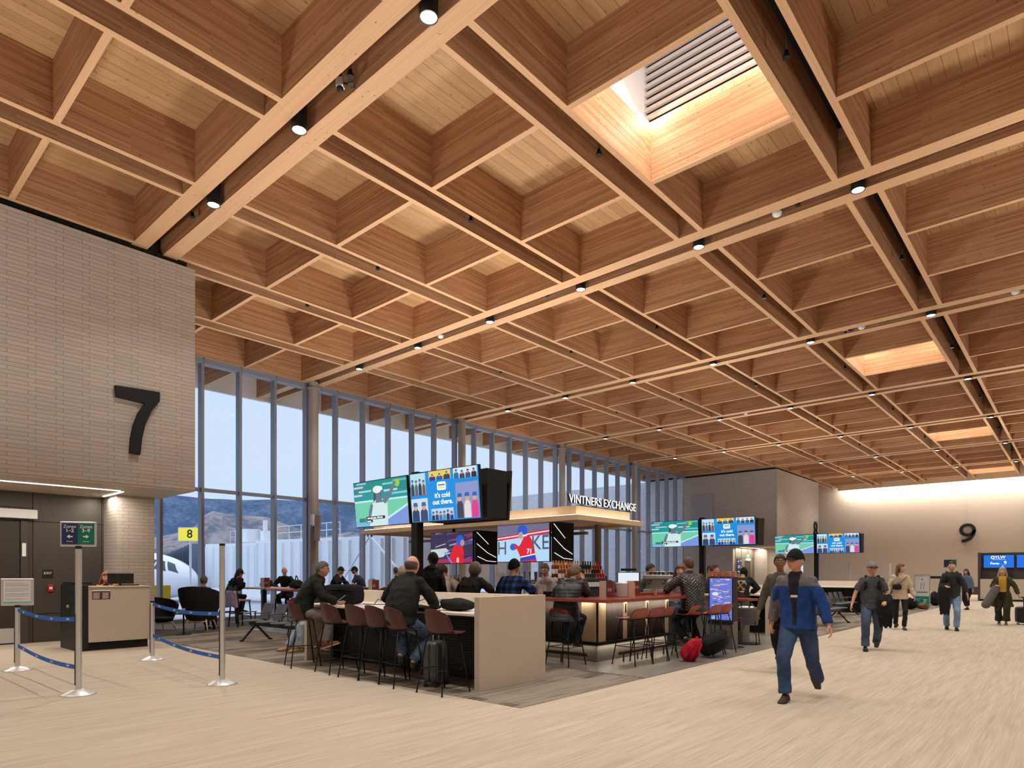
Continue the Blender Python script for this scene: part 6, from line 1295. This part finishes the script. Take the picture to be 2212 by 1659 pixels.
q = loc_to_world(T_, J['wr'][-1]); o = suitcase(q.x+.18, q.y+.55, 0, .2, 'black rolling duffel pulled by the woman in the olive coat', (.012,.012,.012), False, .48, .58, .34); MB().tube([(-.1,-.12,.50),(-.16,-.40,.80)],.014,8).tube([(-.22,-.40,.81),(-.08,-.40,.81)],.016,8).build('pull_handle', M['black'], o, smooth=True)
# ---------------- seated people
def seated(label, X, Y, rz, seat, h=1.72, foot=None, near=1, **P):
    """pelvis just above the seat, thighs forward, feet on foot level (stool ring or floor)"""
    s = h/1.75; fz = seat - .46*s if foot is None else foot; a = dict(sit=1, pelvis=(0,-.02,seat+.10*s), lean=.10, hunch=.28, lf=(-.10,.30,fz,.05), rf=(.10,.30,fz,-.05), lh=(-.16,.40,seat+.30), rh=(.16,.40,seat+.30), near=near, lhp=(-1,-.4,-.6), rhp=(1,-.4,-.6)); a.update(P)
    return person(label, (X, Y, .008), rz, h, **a)
def hoodie_print(q, co): return None
T_, J = seated('man with grey hair and glasses in dark jacket looking at his phone at the counter', -9.42, 5.52, -.62, .775, 1.76, top=dict(c=(.016,.018,.014), g=2.3, hood=1, collar=1.2, wr=.008, low=-.10), trousers=dict(c=(.20,.175,.16), w=1.0), skin='tan', hair='short', hairc=(.09,.09,.088), glasses=2, lean=.16, head=(-.12,.12), lf=(-.02,.26,.26,.1), rf=(.20,.36,.30,-.1), lfa=.3, rfa=-.3, lh=(.02,.50,1.02), rh=(.12,.52,1.03), lhn=(0,.2,1), rhn=(-.3,.3,.9), shoes=((.22,.07,.03),(.5,.42,.35)))
q = loc_to_world(T_, (J['wr'][1]+J['wr'][-1])/2 + Vector((-.01,.09,.06))); t = thing('smartphone','dark smartphone held by the man with glasses','phone',q,-.5); b_ = MB().box(-.038,.038,-.004,.004,-.075,.075).build('case', M['black'], t, bevel=.003); b_.rotation_euler = (-.9,0,0); b_ = MB().box(-.034,.034,-.006,-.004,-.07,.07).build('display', emis('phone_glow',(.25,.42,.6),.6), t); b_.rotation_euler = (-.9,0,0)
T_, J = seated('balding man in black fleece and jeans seen from behind holding a phone', -6.84, 5.46, .22, .775, 1.80, top=dict(c=(.017,.016,.015), g=2.2, collar=1.1, wr=.007, low=-.08), trousers=dict(c=(.07,.11,.19), fade=1.0, w=1.12), skin='pink', hair='ring', hairc=(.07,.055,.045), glasses=1, lean=.10, hunch=.25, head=(-.12,.05), lf=(-.10,.10,.28,.2), rf=(.10,.12,.20,-.2), lfa=-.9, rfa=-.9, lfp=(-.3,1,.2), rfp=(.35,1,.2), lh=(-.24,.30,1.02), rh=(.22,.47,1.03), rhn=(-.3,.3,.9), fat=1.15, wst=1.15, shw=1.1, shoes=((.06,.06,.045),(.04,.045,.035)))
q = loc_to_world(T_, J['wr'][1] + Vector((-.02,.09,.05))); t = thing('smartphone','light blue smartphone in the hand of the balding man','phone',q,-.3); b_ = MB().box(-.036,.036,-.004,.004,-.07,.07).build('case', mat('phone_case',(120,140,165),.3), t, bevel=.003); b_.rotation_euler = (-.8,0,.2)
T_, J = seated('person in pale jeans and tan shoes on the seats behind the man with glasses', -11.02, 6.85, pi-.35, .46, 1.72, foot=0.0, top=dict(c=(.015,.016,.018), g=1.4), trousers=dict(c=(.24,.30,.36), fade=.4), skin='tan', hair='short', lf=(-.14,.46,0,.1), rf=(.14,.62,0,-.1), lh=(-.15,.3,.62), rh=(.15,.3,.62), hat=('cap',(.02,.02,.02),(.02,.02,.02)), shoes=((.42,.26,.12),(.2,.15,.1)))
# bar front row
T_, J = seated('grey haired man in black jacket seen from behind at the bar', -8.42, 8.28, .32, .775, 1.74, top=dict(c=(.020,.019,.016), g=2.3, collar=1.3, wr=.006), skin='pink', hair='curly', hairc=(.20,.16,.12), lean=.12, head=(-.15,.15), lh=(-.18,.42,1.13), rh=(.30,.35,1.13), trousers=BLK)
def plaid(q, co):
    a = (int(math.floor(q.x*17+.5)) % 2) + (int(math.floor(q.z*17)) % 2); return [(.022,.055,.19),(.010,.020,.07),(.004,.006,.018)][a]
T_, J = seated('person in black beanie and blue plaid shirt seen from behind at the bar', -7.42, 8.28, .30, .775, 1.76, top=dict(c=(.02,.05,.18), fn=plaid, g=2.2, wr=.004, name='plaid_shirt'), skin='tan', hair=None, hat=('beanie',(.008,.008,.009),None), lean=.10, hunch=.2, head=(-.3,.12), lh=(-.16,.42,1.13), rh=(.30,.34,1.13), trousers=BLK)
puff = mat('puffer', (1,1,1), .62, attr=True); n_ = puff.node_tree; wv = n_.nodes.new('ShaderNodeTexWave'); wv.bands_direction = 'Z'; wv.inputs['Scale'].default_value = 6; wv.inputs['Distortion'].default_value = 1.5; bp_ = n_.nodes.new('ShaderNodeBump'); bp_.inputs['Strength'].default_value = .28; bp_.inputs['Distance'].default_value = .012; tcn = n_.nodes.new('ShaderNodeTexCoord'); n_.links.new(tcn.outputs['Object'], wv.inputs['Vector']); n_.links.new(wv.outputs['Fac'], bp_.inputs['Height']); n_.links.new(bp_.outputs[0], n_.nodes['Principled BSDF'].inputs['Normal']); M['puffer'] = puff
T_, J = seated('woman in long black puffer coat resting her head on her hand at the bar', -6.26, 8.36, .22, .775, 1.72, top=dict(c=(.018,.019,.023), g=2.9, hood=1, m='puffer', wr=.005, low=-.16, hem=1.35), skin='pink', hair='messy', hairc=(.15,.10,.06), lean=.20, hunch=.34, head=(-.35,.45), lh=(-.12,.38,1.12), rh=(.09,.47,1.40), rhp=(.25,.35,-1), trousers=dict(c=(.03,.05,.09), fade=.8), lf=(-.08,.20,.30,0), rf=(.08,.24,.28,0), shoes=((.05,.05,.05),(.25,.25,.25)))
quil = mat('quilted', (1,1,1), .38, attr=True); n_ = quil.node_tree; bp_ = n_.nodes.new('ShaderNodeBump'); bp_.inputs['Strength'].default_value = .5; bp_.inputs['Distance'].default_value = .025
vq = vec_map(n_, 'xzy', (1,1,0)); ad_ = None
for sg_ in (1, -1):
    cbm = n_.nodes.new('ShaderNodeMapping'); cbm.inputs['Rotation'].default_value = (0,0,sg_*.9); wv = n_.nodes.new('ShaderNodeTexWave'); wv.inputs['Scale'].default_value = 7.5; n_.links.new(vq.outputs[0], cbm.inputs[0]); n_.links.new(cbm.outputs[0], wv.inputs['Vector'])
    if ad_ is None: ad_ = wv
    else:
        mm = n_.nodes.new('ShaderNodeMath'); mm.operation = 'MINIMUM'; n_.links.new(ad_.outputs['Fac'], mm.inputs[0]); n_.links.new(wv.outputs['Fac'], mm.inputs[1]); pw = n_.nodes.new('ShaderNodeMath'); pw.operation = 'POWER'; pw.inputs[1].default_value = .35; n_.links.new(mm.outputs[0], pw.inputs[0]); n_.links.new(pw.outputs[0], bp_.inputs['Height'])
n_.links.new(bp_.outputs[0], n_.nodes['Principled BSDF'].inputs['Normal']); M['quilted'] = quil
T_, J = seated('man in black quilted leather jacket seen from behind at the bar', -5.26, 10.86, .95, .775, 1.86, top=dict(c=(.013,.013,.014), g=2.1, m='quilted', collar=.8, wr=.003), skin='pink', hair='short', hairc=(.10,.05,.025), beard=((.16,.08,.04),.5), lean=.08, hunch=.18, head=(.2,-.02), trousers=BLK, lh=(-.30,.44,1.16), rh=(.10,.44,1.16), rf=(.14,.10,.20,-.3), rfa=-.7, lf=(-.12,.06,.22,.3), lfa=-.7, shoes=((.05,.045,.03),(.10,.075,.05)), shw=1.15, fat=1.1)
T_, J = seated('woman partly hidden behind the man in the quilted jacket at the bar', -6.15, 12.05-.25, face(-6.15,12,.6), .775, 1.66, near=0, top=dict(c=(.5,.42,.40), g=1.0), skin='pink', hair='long', hairc=(.10,.04,.025), head=(-.4,0), lh=(-.1,.25,1.30), rh=(.1,.28,1.30))
# staff inside the bar
T_, J = person('bartender with brown hair and light shirt leaning forward inside the bar', (-10.55,9.85,.0), 2.35, 1.84, near=1, top=dict(c=(.52,.46,.45), g=1.3, sleeve=.6, name='shirt'), trousers=BLK, skin='pink', hair='messy', hairc=(.10,.05,.025), beard=((.12,.06,.04),.6), lean=.38, hunch=.25, head=(.3,.35), lh=(-.2,.35,1.12), rh=(.25,.45,1.10), pelvis=(0,-.22,.92))
T_, J = person('woman bartender with ponytail, glasses and grey shirt looking down', (-7.62,9.72,.0), face(-7.62,9.72,-.45), 1.70, near=1, top=dict(c=(.48,.42,.40), g=1.2, sleeve=.75, collar=.6, name='shirt'), trousers=BLK, skin='light', hair='pony', hairc=(.10,.055,.03), glasses=1, lean=.15, hunch=.25, head=(.15,.40), rh=(.22,.42,1.14), lh=(-.02,.40,1.12))
x, y = onY(1388, 12.6)[:2]; T_, J = person('dark haired worker in grey shirt beside the till screen', (x, y, 0), -1.0, 1.68, near=0, top=dict(c=(.055,.062,.068), g=1.1, name='shirt'), trousers=BLK, skin='tan', hair='short', hairc=(.02,.016,.014), hunch=.2, head=(-.1,.2), lh=(0,.35,1.28), rh=(.2,.34,1.30))
x, y = onY(1532, 13.6)[:2]; T_, J = person('woman with dark tied hair standing behind the drinks cooler', (x, y, 0), -.9, 1.66, near=0, top=dict(c=(.03,.03,.035)), trousers=BLK, skin='light', hair='pony', hairc=(.04,.02,.015), head=(-.2,.15))
T_, J = person('man in black hoodie and brimmed hat standing behind the display post', (*onY(926, 7.9)[:2], .0), .45, 1.86, top=dict(c=(.012,.012,.013), g=1.8, hood=1, wr=.007), trousers=BLK, skin='dark', hair='crop', hairc=(.01,.01,.01), hat=('cap',(.02,.02,.022),(.02,.02,.022)), head=(.9,.10), lh=(-.24,.2,.95), rh=(.25,.18,1.0), hunch=.25)
# window side of the bar
T_, J = seated('curly grey haired person in black coat wearing a backpack at the bar', -10.55, 8.30, .45, .775, 1.70, top=dict(c=(.013,.012,.012), g=1.7, hood=1), skin='pink', hair='curly', hairc=(.38,.33,.27), lean=.12, hunch=.35, head=(-.3,.25), trousers=BLK)
x, y = onY(850, 9.6)[:2]; T_, J = seated('person in white shirt and blue cap bent over at the bar', x, y, 2.4, .70, 1.62, near=0, foot=.1, top=dict(c=(.72,.72,.74), g=1.0, name='shirt'), skin='pink', hair=None, hat=('beanie',(.10,.24,.36),None), lean=.35, hunch=.5, head=(0,.5), trousers=BLK)
x, y = onY(870, 12.9)[:2]; T_, J = seated('short haired man in dark shirt on the window side of the bar', x, y, 2.0, .775, 1.74, near=0, top=dict(c=(.015,.02,.025)), skin='tan', hair='crop', hairc=(.03,.02,.02), head=(-.5,.1), trousers=BLK)
x, y = onY(722, 11.6)[:2]; T_, J = seated('man in black cap and black hoodie by the round column at the bar', x, y, -1.3, .775, 1.76, near=0, top=dict(c=(.013,.013,.015), g=1.6, hood=1), skin='tan', hair='crop', hat=('cap',(.015,.015,.018),(.015,.015,.018)), lean=.18, hunch=.25, trousers=BLK, rh=(.10,.34,1.36), rhp=(.5,.8,-1))
x, y = onY(782, 12.9)[:2]; T_, J = seated('bearded man in black cap and navy t-shirt at the far side of the bar', x, y, 2.2, .775, 1.78, near=0, top=dict(c=(.022,.032,.055), sleeve=.4, g=1.1, name='shirt'), skin='light', hair='crop', beard=((.07,.035,.02),.9), hat=('cap',(.012,.014,.016),(.012,.014,.016)), head=(.3,.15), trousers=BLK)
T_, J = seated('woman in black cap and two-tone top on a tall pink-seated chair', -18.62, 8.52, -.55, .77, 1.64, near=0, top=dict(c=(.03,.03,.034), fn=lambda q, co: (.36,.34,.35) if abs(q.x) < .10 else None, name='raglan_top'), skin='tan', hair='long', hairc=(.03,.02,.02), hat=('cap',(.014,.014,.018),(.014,.014,.018)), lean=.15, head=(-.3,.2), trousers=BLK)
T_, J = seated('bald man with white beard in black coat at the wooden high table', -18.3, 10.15, face(-18.3,10.15,-.3), .77, 1.74, near=0, top=dict(c=(.014,.014,.016), g=1.6), skin='pink', hair='bald', beard=((.5,.47,.44),.8), lean=.12, trousers=BLK, head=(0,0))
_a = onz(434,1364); T_, J = seated('person sunk in the black armchair with only the grey hair showing', _a[0]-.02, _a[1]+.02, .75, .46, 1.78, near=0, foot=0, top=dict(c=(.03,.03,.035)), skin='tan', hair='short', hairc=(.12,.12,.115), lf=(-.1,.55,0,0), rf=(.1,.55,0,0), lh=(-.15,.35,.66), rh=(.15,.35,.66), lean=-.05, trousers=BLK)
T_, J = seated('long haired gate agent in orange and black behind the gate 7 podium', -15.35, 4.38, face(-15.35,4.38,.1), .66, 1.64, foot=.15, top=dict(c=(.02,.02,.024), fn=lambda q, co: (.75,.16,.04) if q.z > .06 and abs(q.x) > .05 and q.x < .16 else None), skin='pink', hair='long', hairc=(.22,.10,.045), lh=(-.12,.30,1.0), rh=(.12,.30,1.0), head=(0,.15), trousers=BLK)
t = thing('office_stool','black stool behind the gate 7 podium','stool',(-15.37,4.37,0)); MB().lathe([(.19,.60),(.20,.64),(.18,.66),(.001,.66)],(0,0,0),20).build('seat', M['black'], t, smooth='auto'); MB().tube([(0,0,.6),(0,0,.02)],.03).build('column_post', M['blkmetal'], t); MB().lathe([(.25,0),(.25,.02),(.04,.05)],(0,0,0),20).build('base', M['black'], t)
# far counter people
def wrench(q, co):
    if q.y < -.03:
        x_, z_ = q.x, q.z+.06
        if (abs(z_-x_*1.2) < .018 or abs(z_+x_*1.2) < .018) and -.12 < z_ < .10: return (.30,.21,.07)
        for sx, sz in ((-.07,.09),(.07,.09),(-.08,-.09),(.08,-.09)):
            r_ = sqrt((x_-sx)**2+(z_-sz)**2)
            if .014 < r_ < .034: return (.30,.21,.07)
        if .130 < sqrt(x_*x_+(z_+.02)**2) < .142 and z_ > .02: return (.6,.6,.58)
        if abs(z_+.15) < .011 and abs(x_) < .10 and noise.noise(Vector((x_*120,3,0))) > -.2: return (.7,.7,.68)
    return None
T_, J = seated('person in black hoodie with gold wrench print bent over the second white counter', -6.30, 15.62, .22, .80, 1.78, top=dict(c=(.014,.014,.015), fn=wrench, g=2.3, hoodup=1, wr=.004, name='hoodie'), skin='tan', hair='crop', lean=.28, hunch=.35, head=(.5,.55), lh=(-.28,.40,1.02), rh=(.2,.42,1.02), trousers=dict(c=(.022,.022,.025)), shoes=((.02,.02,.02),(.02,.02,.02)))
o = dup(hs, (-6.30,15.6,.004), -.1, 'dark bucket stool under the wrench-print hoodie person')
x, y = onY(1590, 17.6)[:2]; T_, J = seated('small figure in black cap and dark hoodie beyond the second white counter', x, y, pi-.3, .60, 1.60, near=0, foot=.1, top=dict(c=(.05,.05,.055), g=1.4), skin='brown', hair='crop', hat=('cap',(.02,.018,.02),(.02,.018,.02)), lean=.35, hunch=.4, head=(0,.4), trousers=BLK)
q = onz(1962, 1318); T_, J = seated('person seated among the far luggage behind the fleece woman', q[0]-.4, q[1]+.2, 1.2, .46, 1.70, near=0, foot=0, top=dict(c=(.03,.03,.035)), skin='tan', hair='short', trousers=dict(c=(.35,.31,.26)), lf=(-.1,.5,0,0), rf=(.1,.5,0,0), lh=(-.15,.3,.62), rh=(.15,.3,.62))
q = onz(1907, 1322); T_, J = seated('grey haired person seated far behind, between the cap man and the fleece woman', q[0], q[1], face(q[0],q[1]), .46, 1.75, near=0, foot=0, top=dict(c=(.06,.06,.07)), skin='pink', hair='crop', hairc=(.3,.28,.26), lf=(-.1,.5,0,0), rf=(.1,.5,0,0), lh=(-.15,.3,.62), rh=(.15,.3,.62), trousers=BLK)
# stools for everyone else who sits on a tall seat
for xx, yy, l in ((-10.55,8.35,'dark red low stool under the curly grey haired person'),):
    o = dup(ms, (xx,yy,.008), 0, l)
for px, Y_, l in ((722,11.6,'dark red low stool under the black capped man by the column'),(782,12.9,'dark red low stool under the bearded man'),(870,12.9,'dark red low stool under the short haired man by the window')):
    p = onY(px, Y_); dup(ms, (p[0],p[1],.008), 1.5, l)
# ================================================================ OUTSIDE THE GLASS
struct(box('terrain', -1500, -20.4, -900, 2500, -.35, -.25, M['tarmac']))
struct(box('wall_base', -20.6, -20.3, -7, 56, -.3, 0, M['column']))
def hillmat(name, c1, c2, c3, snow=0):
    m, n, b = newmat(name); L = n.links; tc = n.nodes.new('ShaderNodeTexCoord')
    nz = n.nodes.new('ShaderNodeTexNoise'); nz.inputs['Scale'].default_value = .012; nz.inputs['Detail'].default_value = 8; nz.inputs['Roughness'].default_value = .7; L.new(tc.outputs['Object'], nz.inputs['Vector'])
    n2 = n.nodes.new('ShaderNodeTexNoise'); n2.inputs['Scale'].default_value = .09; n2.inputs['Detail'].default_value = 5; L.new(tc.outputs['Object'], n2.inputs['Vector'])
    ad = n.nodes.new('ShaderNodeMath'); ad.operation = 'MULTIPLY_ADD'; ad.inputs[1].default_value = .45; L.new(n2.outputs['Fac'], ad.inputs[0]); L.new(nz.outputs['Fac'], ad.inputs[2])
    r_ = n.nodes.new('ShaderNodeValToRGB'); L.new(ad.outputs[0], r_.inputs[0]); e = r_.color_ramp.elements; e[0].position = .62; e[0].color = (*c1,1); e[1].position = .90; e[1].color = (*c3,1); q = e.new(.72); q.color = (*c2,1)
    L.new(r_.outputs[0], b.inputs['Base Color']); b.inputs['Roughness'].default_value = 1; b.inputs['Specular IOR Level'].default_value = 0; return m
def hill(name, dist, a0, a1, hfn, m, n=90, rows=26, depth=500, seed=0):
    vs, fs = [], []
    for j in range(rows+1):
        v = j/rows; d = dist + depth*v
        for i in range(n+1):
            a = a0 + (a1-a0)*i/n; z = hfn(i/n)*sst(0,1,v)**.8*(d/dist) + 16*noise.noise(Vector((i*.23, j*.35, seed)))*v*(1.1-v)*2
            vs.append((-d*sin(a), d*cos(a), z - 1))
    for j in range(rows):
        for i in range(n): k = j*(n+1)+i; fs.append((k,k+1,k+n+2,k+n+1))
    m_ = MB(); m_.add(vs, fs); return struct(m_.build(name, m, smooth=True))
# angle left of +Y for photo column px: TH - atan((px-CX0)/FPX)
ang = lambda px: TH - math.atan((px-CX0)/FPX)
def prof(pts, dist):
    def f(u):
        px_a = a_lo + (a_hi-a_lo)*u
        for (p0,y0),(p1,y1) in zip(pts, pts[1:]):
            A0, A1 = ang(p0), ang(p1)
            if min(A0,A1) <= px_a <= max(A0,A1):
                t = (px_a-A0)/(A1-A0); y = y0+(y1-y0)*t; c_ = math.cos(px_a-TH); return (HZY-y)*dist*c_/FPX
        y = pts[0][1] if px_a > ang(pts[0][0]) else pts[-1][1]; return (HZY-y)*dist*math.cos(px_a-TH)/FPX
    return f
a_lo, a_hi = ang(1500), ang(100)
hill('hills', 1900, a_lo, a_hi, lambda u: prof([(100,1066),(330,1068),(400,1072),(450,1078),(560,1080),(700,1082),(760,1086),(900,1105),(1000,1120),(1200,1150),(1500,1180)], 2400)(u)*.8, hillmat('hazy_forest', (.075,.115,.19), (.10,.145,.225), (.17,.22,.31)), depth=500)  # distance haze is mixed into the bluish forest colours
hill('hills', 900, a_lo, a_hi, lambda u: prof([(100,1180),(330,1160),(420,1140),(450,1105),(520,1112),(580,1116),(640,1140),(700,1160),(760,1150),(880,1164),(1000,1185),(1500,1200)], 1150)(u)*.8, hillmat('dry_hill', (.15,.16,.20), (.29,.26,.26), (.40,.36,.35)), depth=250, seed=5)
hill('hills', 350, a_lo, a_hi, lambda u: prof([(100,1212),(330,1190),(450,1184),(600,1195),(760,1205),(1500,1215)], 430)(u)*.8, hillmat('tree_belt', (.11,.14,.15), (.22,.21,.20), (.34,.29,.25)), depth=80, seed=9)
# aircraft
ac = thing('aircraft', 'white airliner nose seen through the left window panes', 'aircraft', (*onY(424, 16.0)[:2], 0), 0)
dx = Vector((-RT.x, -RT.y, 0)); ang_a = atan2(dx.y, dx.x) - .25; ac.rotation_euler = (0,0,ang_a)
white_m = mat('aircraft_white', (235,238,245), .25, coat=.3); rings = []; zc = 1.42
for t_ in [(q/34)**1.5 for q in range(35)]:
    xx = t_*5.0; r_ = 1.42*(1-(1-min(t_*1.25,1))**2.3)**.52; r_ = max(r_, .03); zz = zc - .38*(1-min(1,t_*1.1))**1.4
    rings.append([(xx, r_*cos(2*pi*k/36), zz + r_*1.0*sin(2*pi*k/36)) for k in range(36)])
for xx in (8, 14, 20): rings.append([(xx, 1.42*cos(2*pi*k/36), zc+1.42*sin(2*pi*k/36)) for k in range(36)])
MB().loft(rings).build('fuselage', white_m, ac, smooth='auto')
gm = mat('cockpit_glass', (40,50,68), .15, coat=.5)
def fpt(xx, a):
    t_ = xx/5.0; r_ = 1.42*(1-(1-min(t_*1.25,1))**2.3)**.52 + .012; zz = zc - .38*(1-min(1,t_*1.1))**1.4; return (xx, r_*cos(a), zz + r_*sin(a))
for s in (-1, 1):
    for (x0,x1,x2,x3,a0,a1) in ((.62,1.15,1.50,1.05,.50,1.05),(1.25,1.95,1.95,1.60,.42,.98),(2.05,2.9,2.8,2.05,.42,.92)):
        A = (lambda a: a) if s > 0 else (lambda a: pi - a)
        vs, fs = [], []
        for q in range(9):
            f_ = q/8
            for w_ in range(7):
                g_ = w_/6; xx = (x0+(x1-x0)*f_)*(1-g_) + (x3+(x2-x3)*f_)*g_; vs.append(fpt(xx, A(a0+(a1-a0)*g_)))
        for q in range(8):
            for w_ in range(6): k_ = q*7+w_; fs.append((k_, k_+1, k_+8, k_+7))
        mm = MB(); mm.add(vs, fs); mm.build('cockpit_window', gm, ac)
for k in range(14): MB().lathe([(.001,0),(.12,0),(.12,.02),(.001,.02)],(6.0+.8*k, -1.43, zc+.35),12,ax='y').build('cabin_window', gm, ac)
MB().tube([(2.6,0,.3),(2.6,0,-.1)],.07).build('nose_strut', M['steel'], ac)
for s in (-1,1): MB().lathe([(.001,-.08),(.24,-.08),(.26,0),(.24,.08),(.001,.08)],(2.6,s*.14,.01),20,ax='y').build('nose_wheel', M['black'], ac, smooth='auto')
# jet bridge
jb = thing('jet_bridge', 'long pale jet bridge with corrugated sides outside the glass', 'jet bridge')
A = Vector((-36.5, 19.4, 0)); B = Vector((-24.5, 21.6, 0)); wallm = mat('bridge_white', (236,242,248), .5, var=.05, scale=1)
def bridge_seg(A, B, w, z0, z1, rib, mname):
    d = (B-A).normalized(); n_ = Vector((d.y,-d.x,0)); m = MB(); m.bar(A+Vector((0,0,(z0+z1)/2)), B+Vector((0,0,(z0+z1)/2)), w, z1-z0)
    L = (B-A).length; k = 0
    while k*rib < L: p = A+d*(k*rib+rib*.25); m.box(0,0,0,0,0,0) if 0 else m.bar(p+n_*(w/2+.03)+Vector((0,0,z0+.1)), p+n_*(w/2+.03)+Vector((0,0,z1-.15)), .07, .3*rib); k += 1
    m.build(mname, wallm, jb); 
bridge_seg(A, B, 2.6, .75, 3.42, .75, 'tunnel'); bridge_seg(B, Vector((-23.2,26.5,0)), 2.7, .75, 3.5, .9, 'inner_tunnel')
cab = onY(478, 18.2); C_ = Vector((cab[0], cab[1], 0)); bridge_seg(C_, A+(A-C_)*.0, 2.3, .6, 3.3, .6, 'outer_tunnel')
m = MB(); base = Vector((*onY(452, 17.6)[:2], 0)); tip = Vector((*onY(385, 17.0)[:2], 0)); 
for q in range(12):
    f_ = q/11; p = base.lerp(tip, f_); n_ = Vector((.35,-.94,0)); hh = 3.35-.75*f_; m.loft([[p + n_*(-1.1)+Vector((0,0,.7)), p+n_*(-1.1)+Vector((0,0,hh)), p+n_*1.2+Vector((-.6*(1-f_*.3),0,hh)), p+n_*1.2+Vector((0,0,.7))], [v+Vector((-.09,-.0,0)) for v in (p + n_*(-1.0)+Vector((0,0,.75)), p+n_*(-1.0)+Vector((0,0,hh-.1)), p+n_*1.1+Vector((-.55,0,hh-.1)), p+n_*1.1+Vector((0,0,.75)))]])
m.build('bellows', mat('bellows_grey', (98,108,128), .7), jb)
for px in (452, 640, 860): p = onY(px, 20.2); MB().bar((p[0],p[1],-.25),(p[0],p[1],.8),.35,.35).build('leg', wallm, jb)
ac_ = onY(526, 19.6); MB().box(ac_[0]-.8,ac_[0]+.8,19.4,20.4,3.5,4.35).build('roof_unit', M['whitep'], jb, bevel=.03)
p = onY(573, 19.4); MB().bar((p[0],p[1],.2),(p[0],p[1],4.1),.42,.42).bar((p[0],p[1],4.1),(p[0],p[1],4.75),.2,.2).build('lift_column', M['whitep'], jb)
m = MB()
for px0, px1 in ((498,560),(600,735)):
    P0, P1 = Vector((*onY(px0,19.8)[:2],0)), Vector((*onY(px1,20.2)[:2],0)); n = max(3, int((P1-P0).length/1.1))
    for z in (3.95, 4.35): m.bar(P0+Vector((0,0,z)), P1+Vector((0,0,z)), .04, .04)
    for k in range(n+1): q = P0.lerp(P1, k/n); m.bar(q+Vector((0,0,3.4)), q+Vector((0,0,4.37)), .045, .045)
m.build('railing', M['steel'], jb)
# stand sign 8
sx, sy = onY(411, 15.0)[:2]; t = thing('stand_sign', 'yellow sign with a black 8 on a mast outside by the aircraft', 'sign', (sx, sy, 0), .75); MB().box(-.62,.62,-.06,.06,3.35,4.05).build('board', emis('sign_yellow', (.95,.9,.05), .85), t); MB().box(-.66,.66,-.05,.07,3.31,4.09).build('frame', M['whitep'], t)
text('8', .66, M['txtd'], t, Matrix.Translation((0,-.07,3.70)) @ Matrix.Rotation(pi/2,4,'X'), off=.01); MB().tube([(0,.02,-.25),(0,.02,3.3)],.06).build('mast', M['steel'], t)
# braces with a hook
hx = onY(799, 17.6, 1157); t = thing('hoist_frame', 'pale A-frame braces meeting at a dark hook outside the windows', 'frame'); H_ = Vector(hx)
for px, py in ((742, 1250), (872, 1245)): q = Vector(onY(px, 17.9, py)); q2 = H_ + (q-H_)*1.6; q2.z = max(q2.z, -.25); MB().bar(H_, q2, .07, .07).build('brace', M['steel'], t)
MB().tube([H_+Vector((-.12,0,-.05)),H_+Vector((-.13,0,.12)),H_+Vector((0,0,.22)),H_+Vector((.13,0,.12)),H_+Vector((.12,0,-.05))],.05).build('hook', M['black'], t, smooth=True)
# service vehicle + barrels
q = onz(352, 1332); t = thing('yellow_bollard','yellow equipment box outside the lowest left pane','box',(q[0]-2.5,q[1]+.6,-.25)); MB().box(-.5,.5,-.4,.4,0,1.3).build('case', mat('safety_yellow',(225,195,40),.5), t, bevel=.02); MB().box(-.5,.5,-.41,-.4,.5,.8).build('panel', M['whitep'], t)
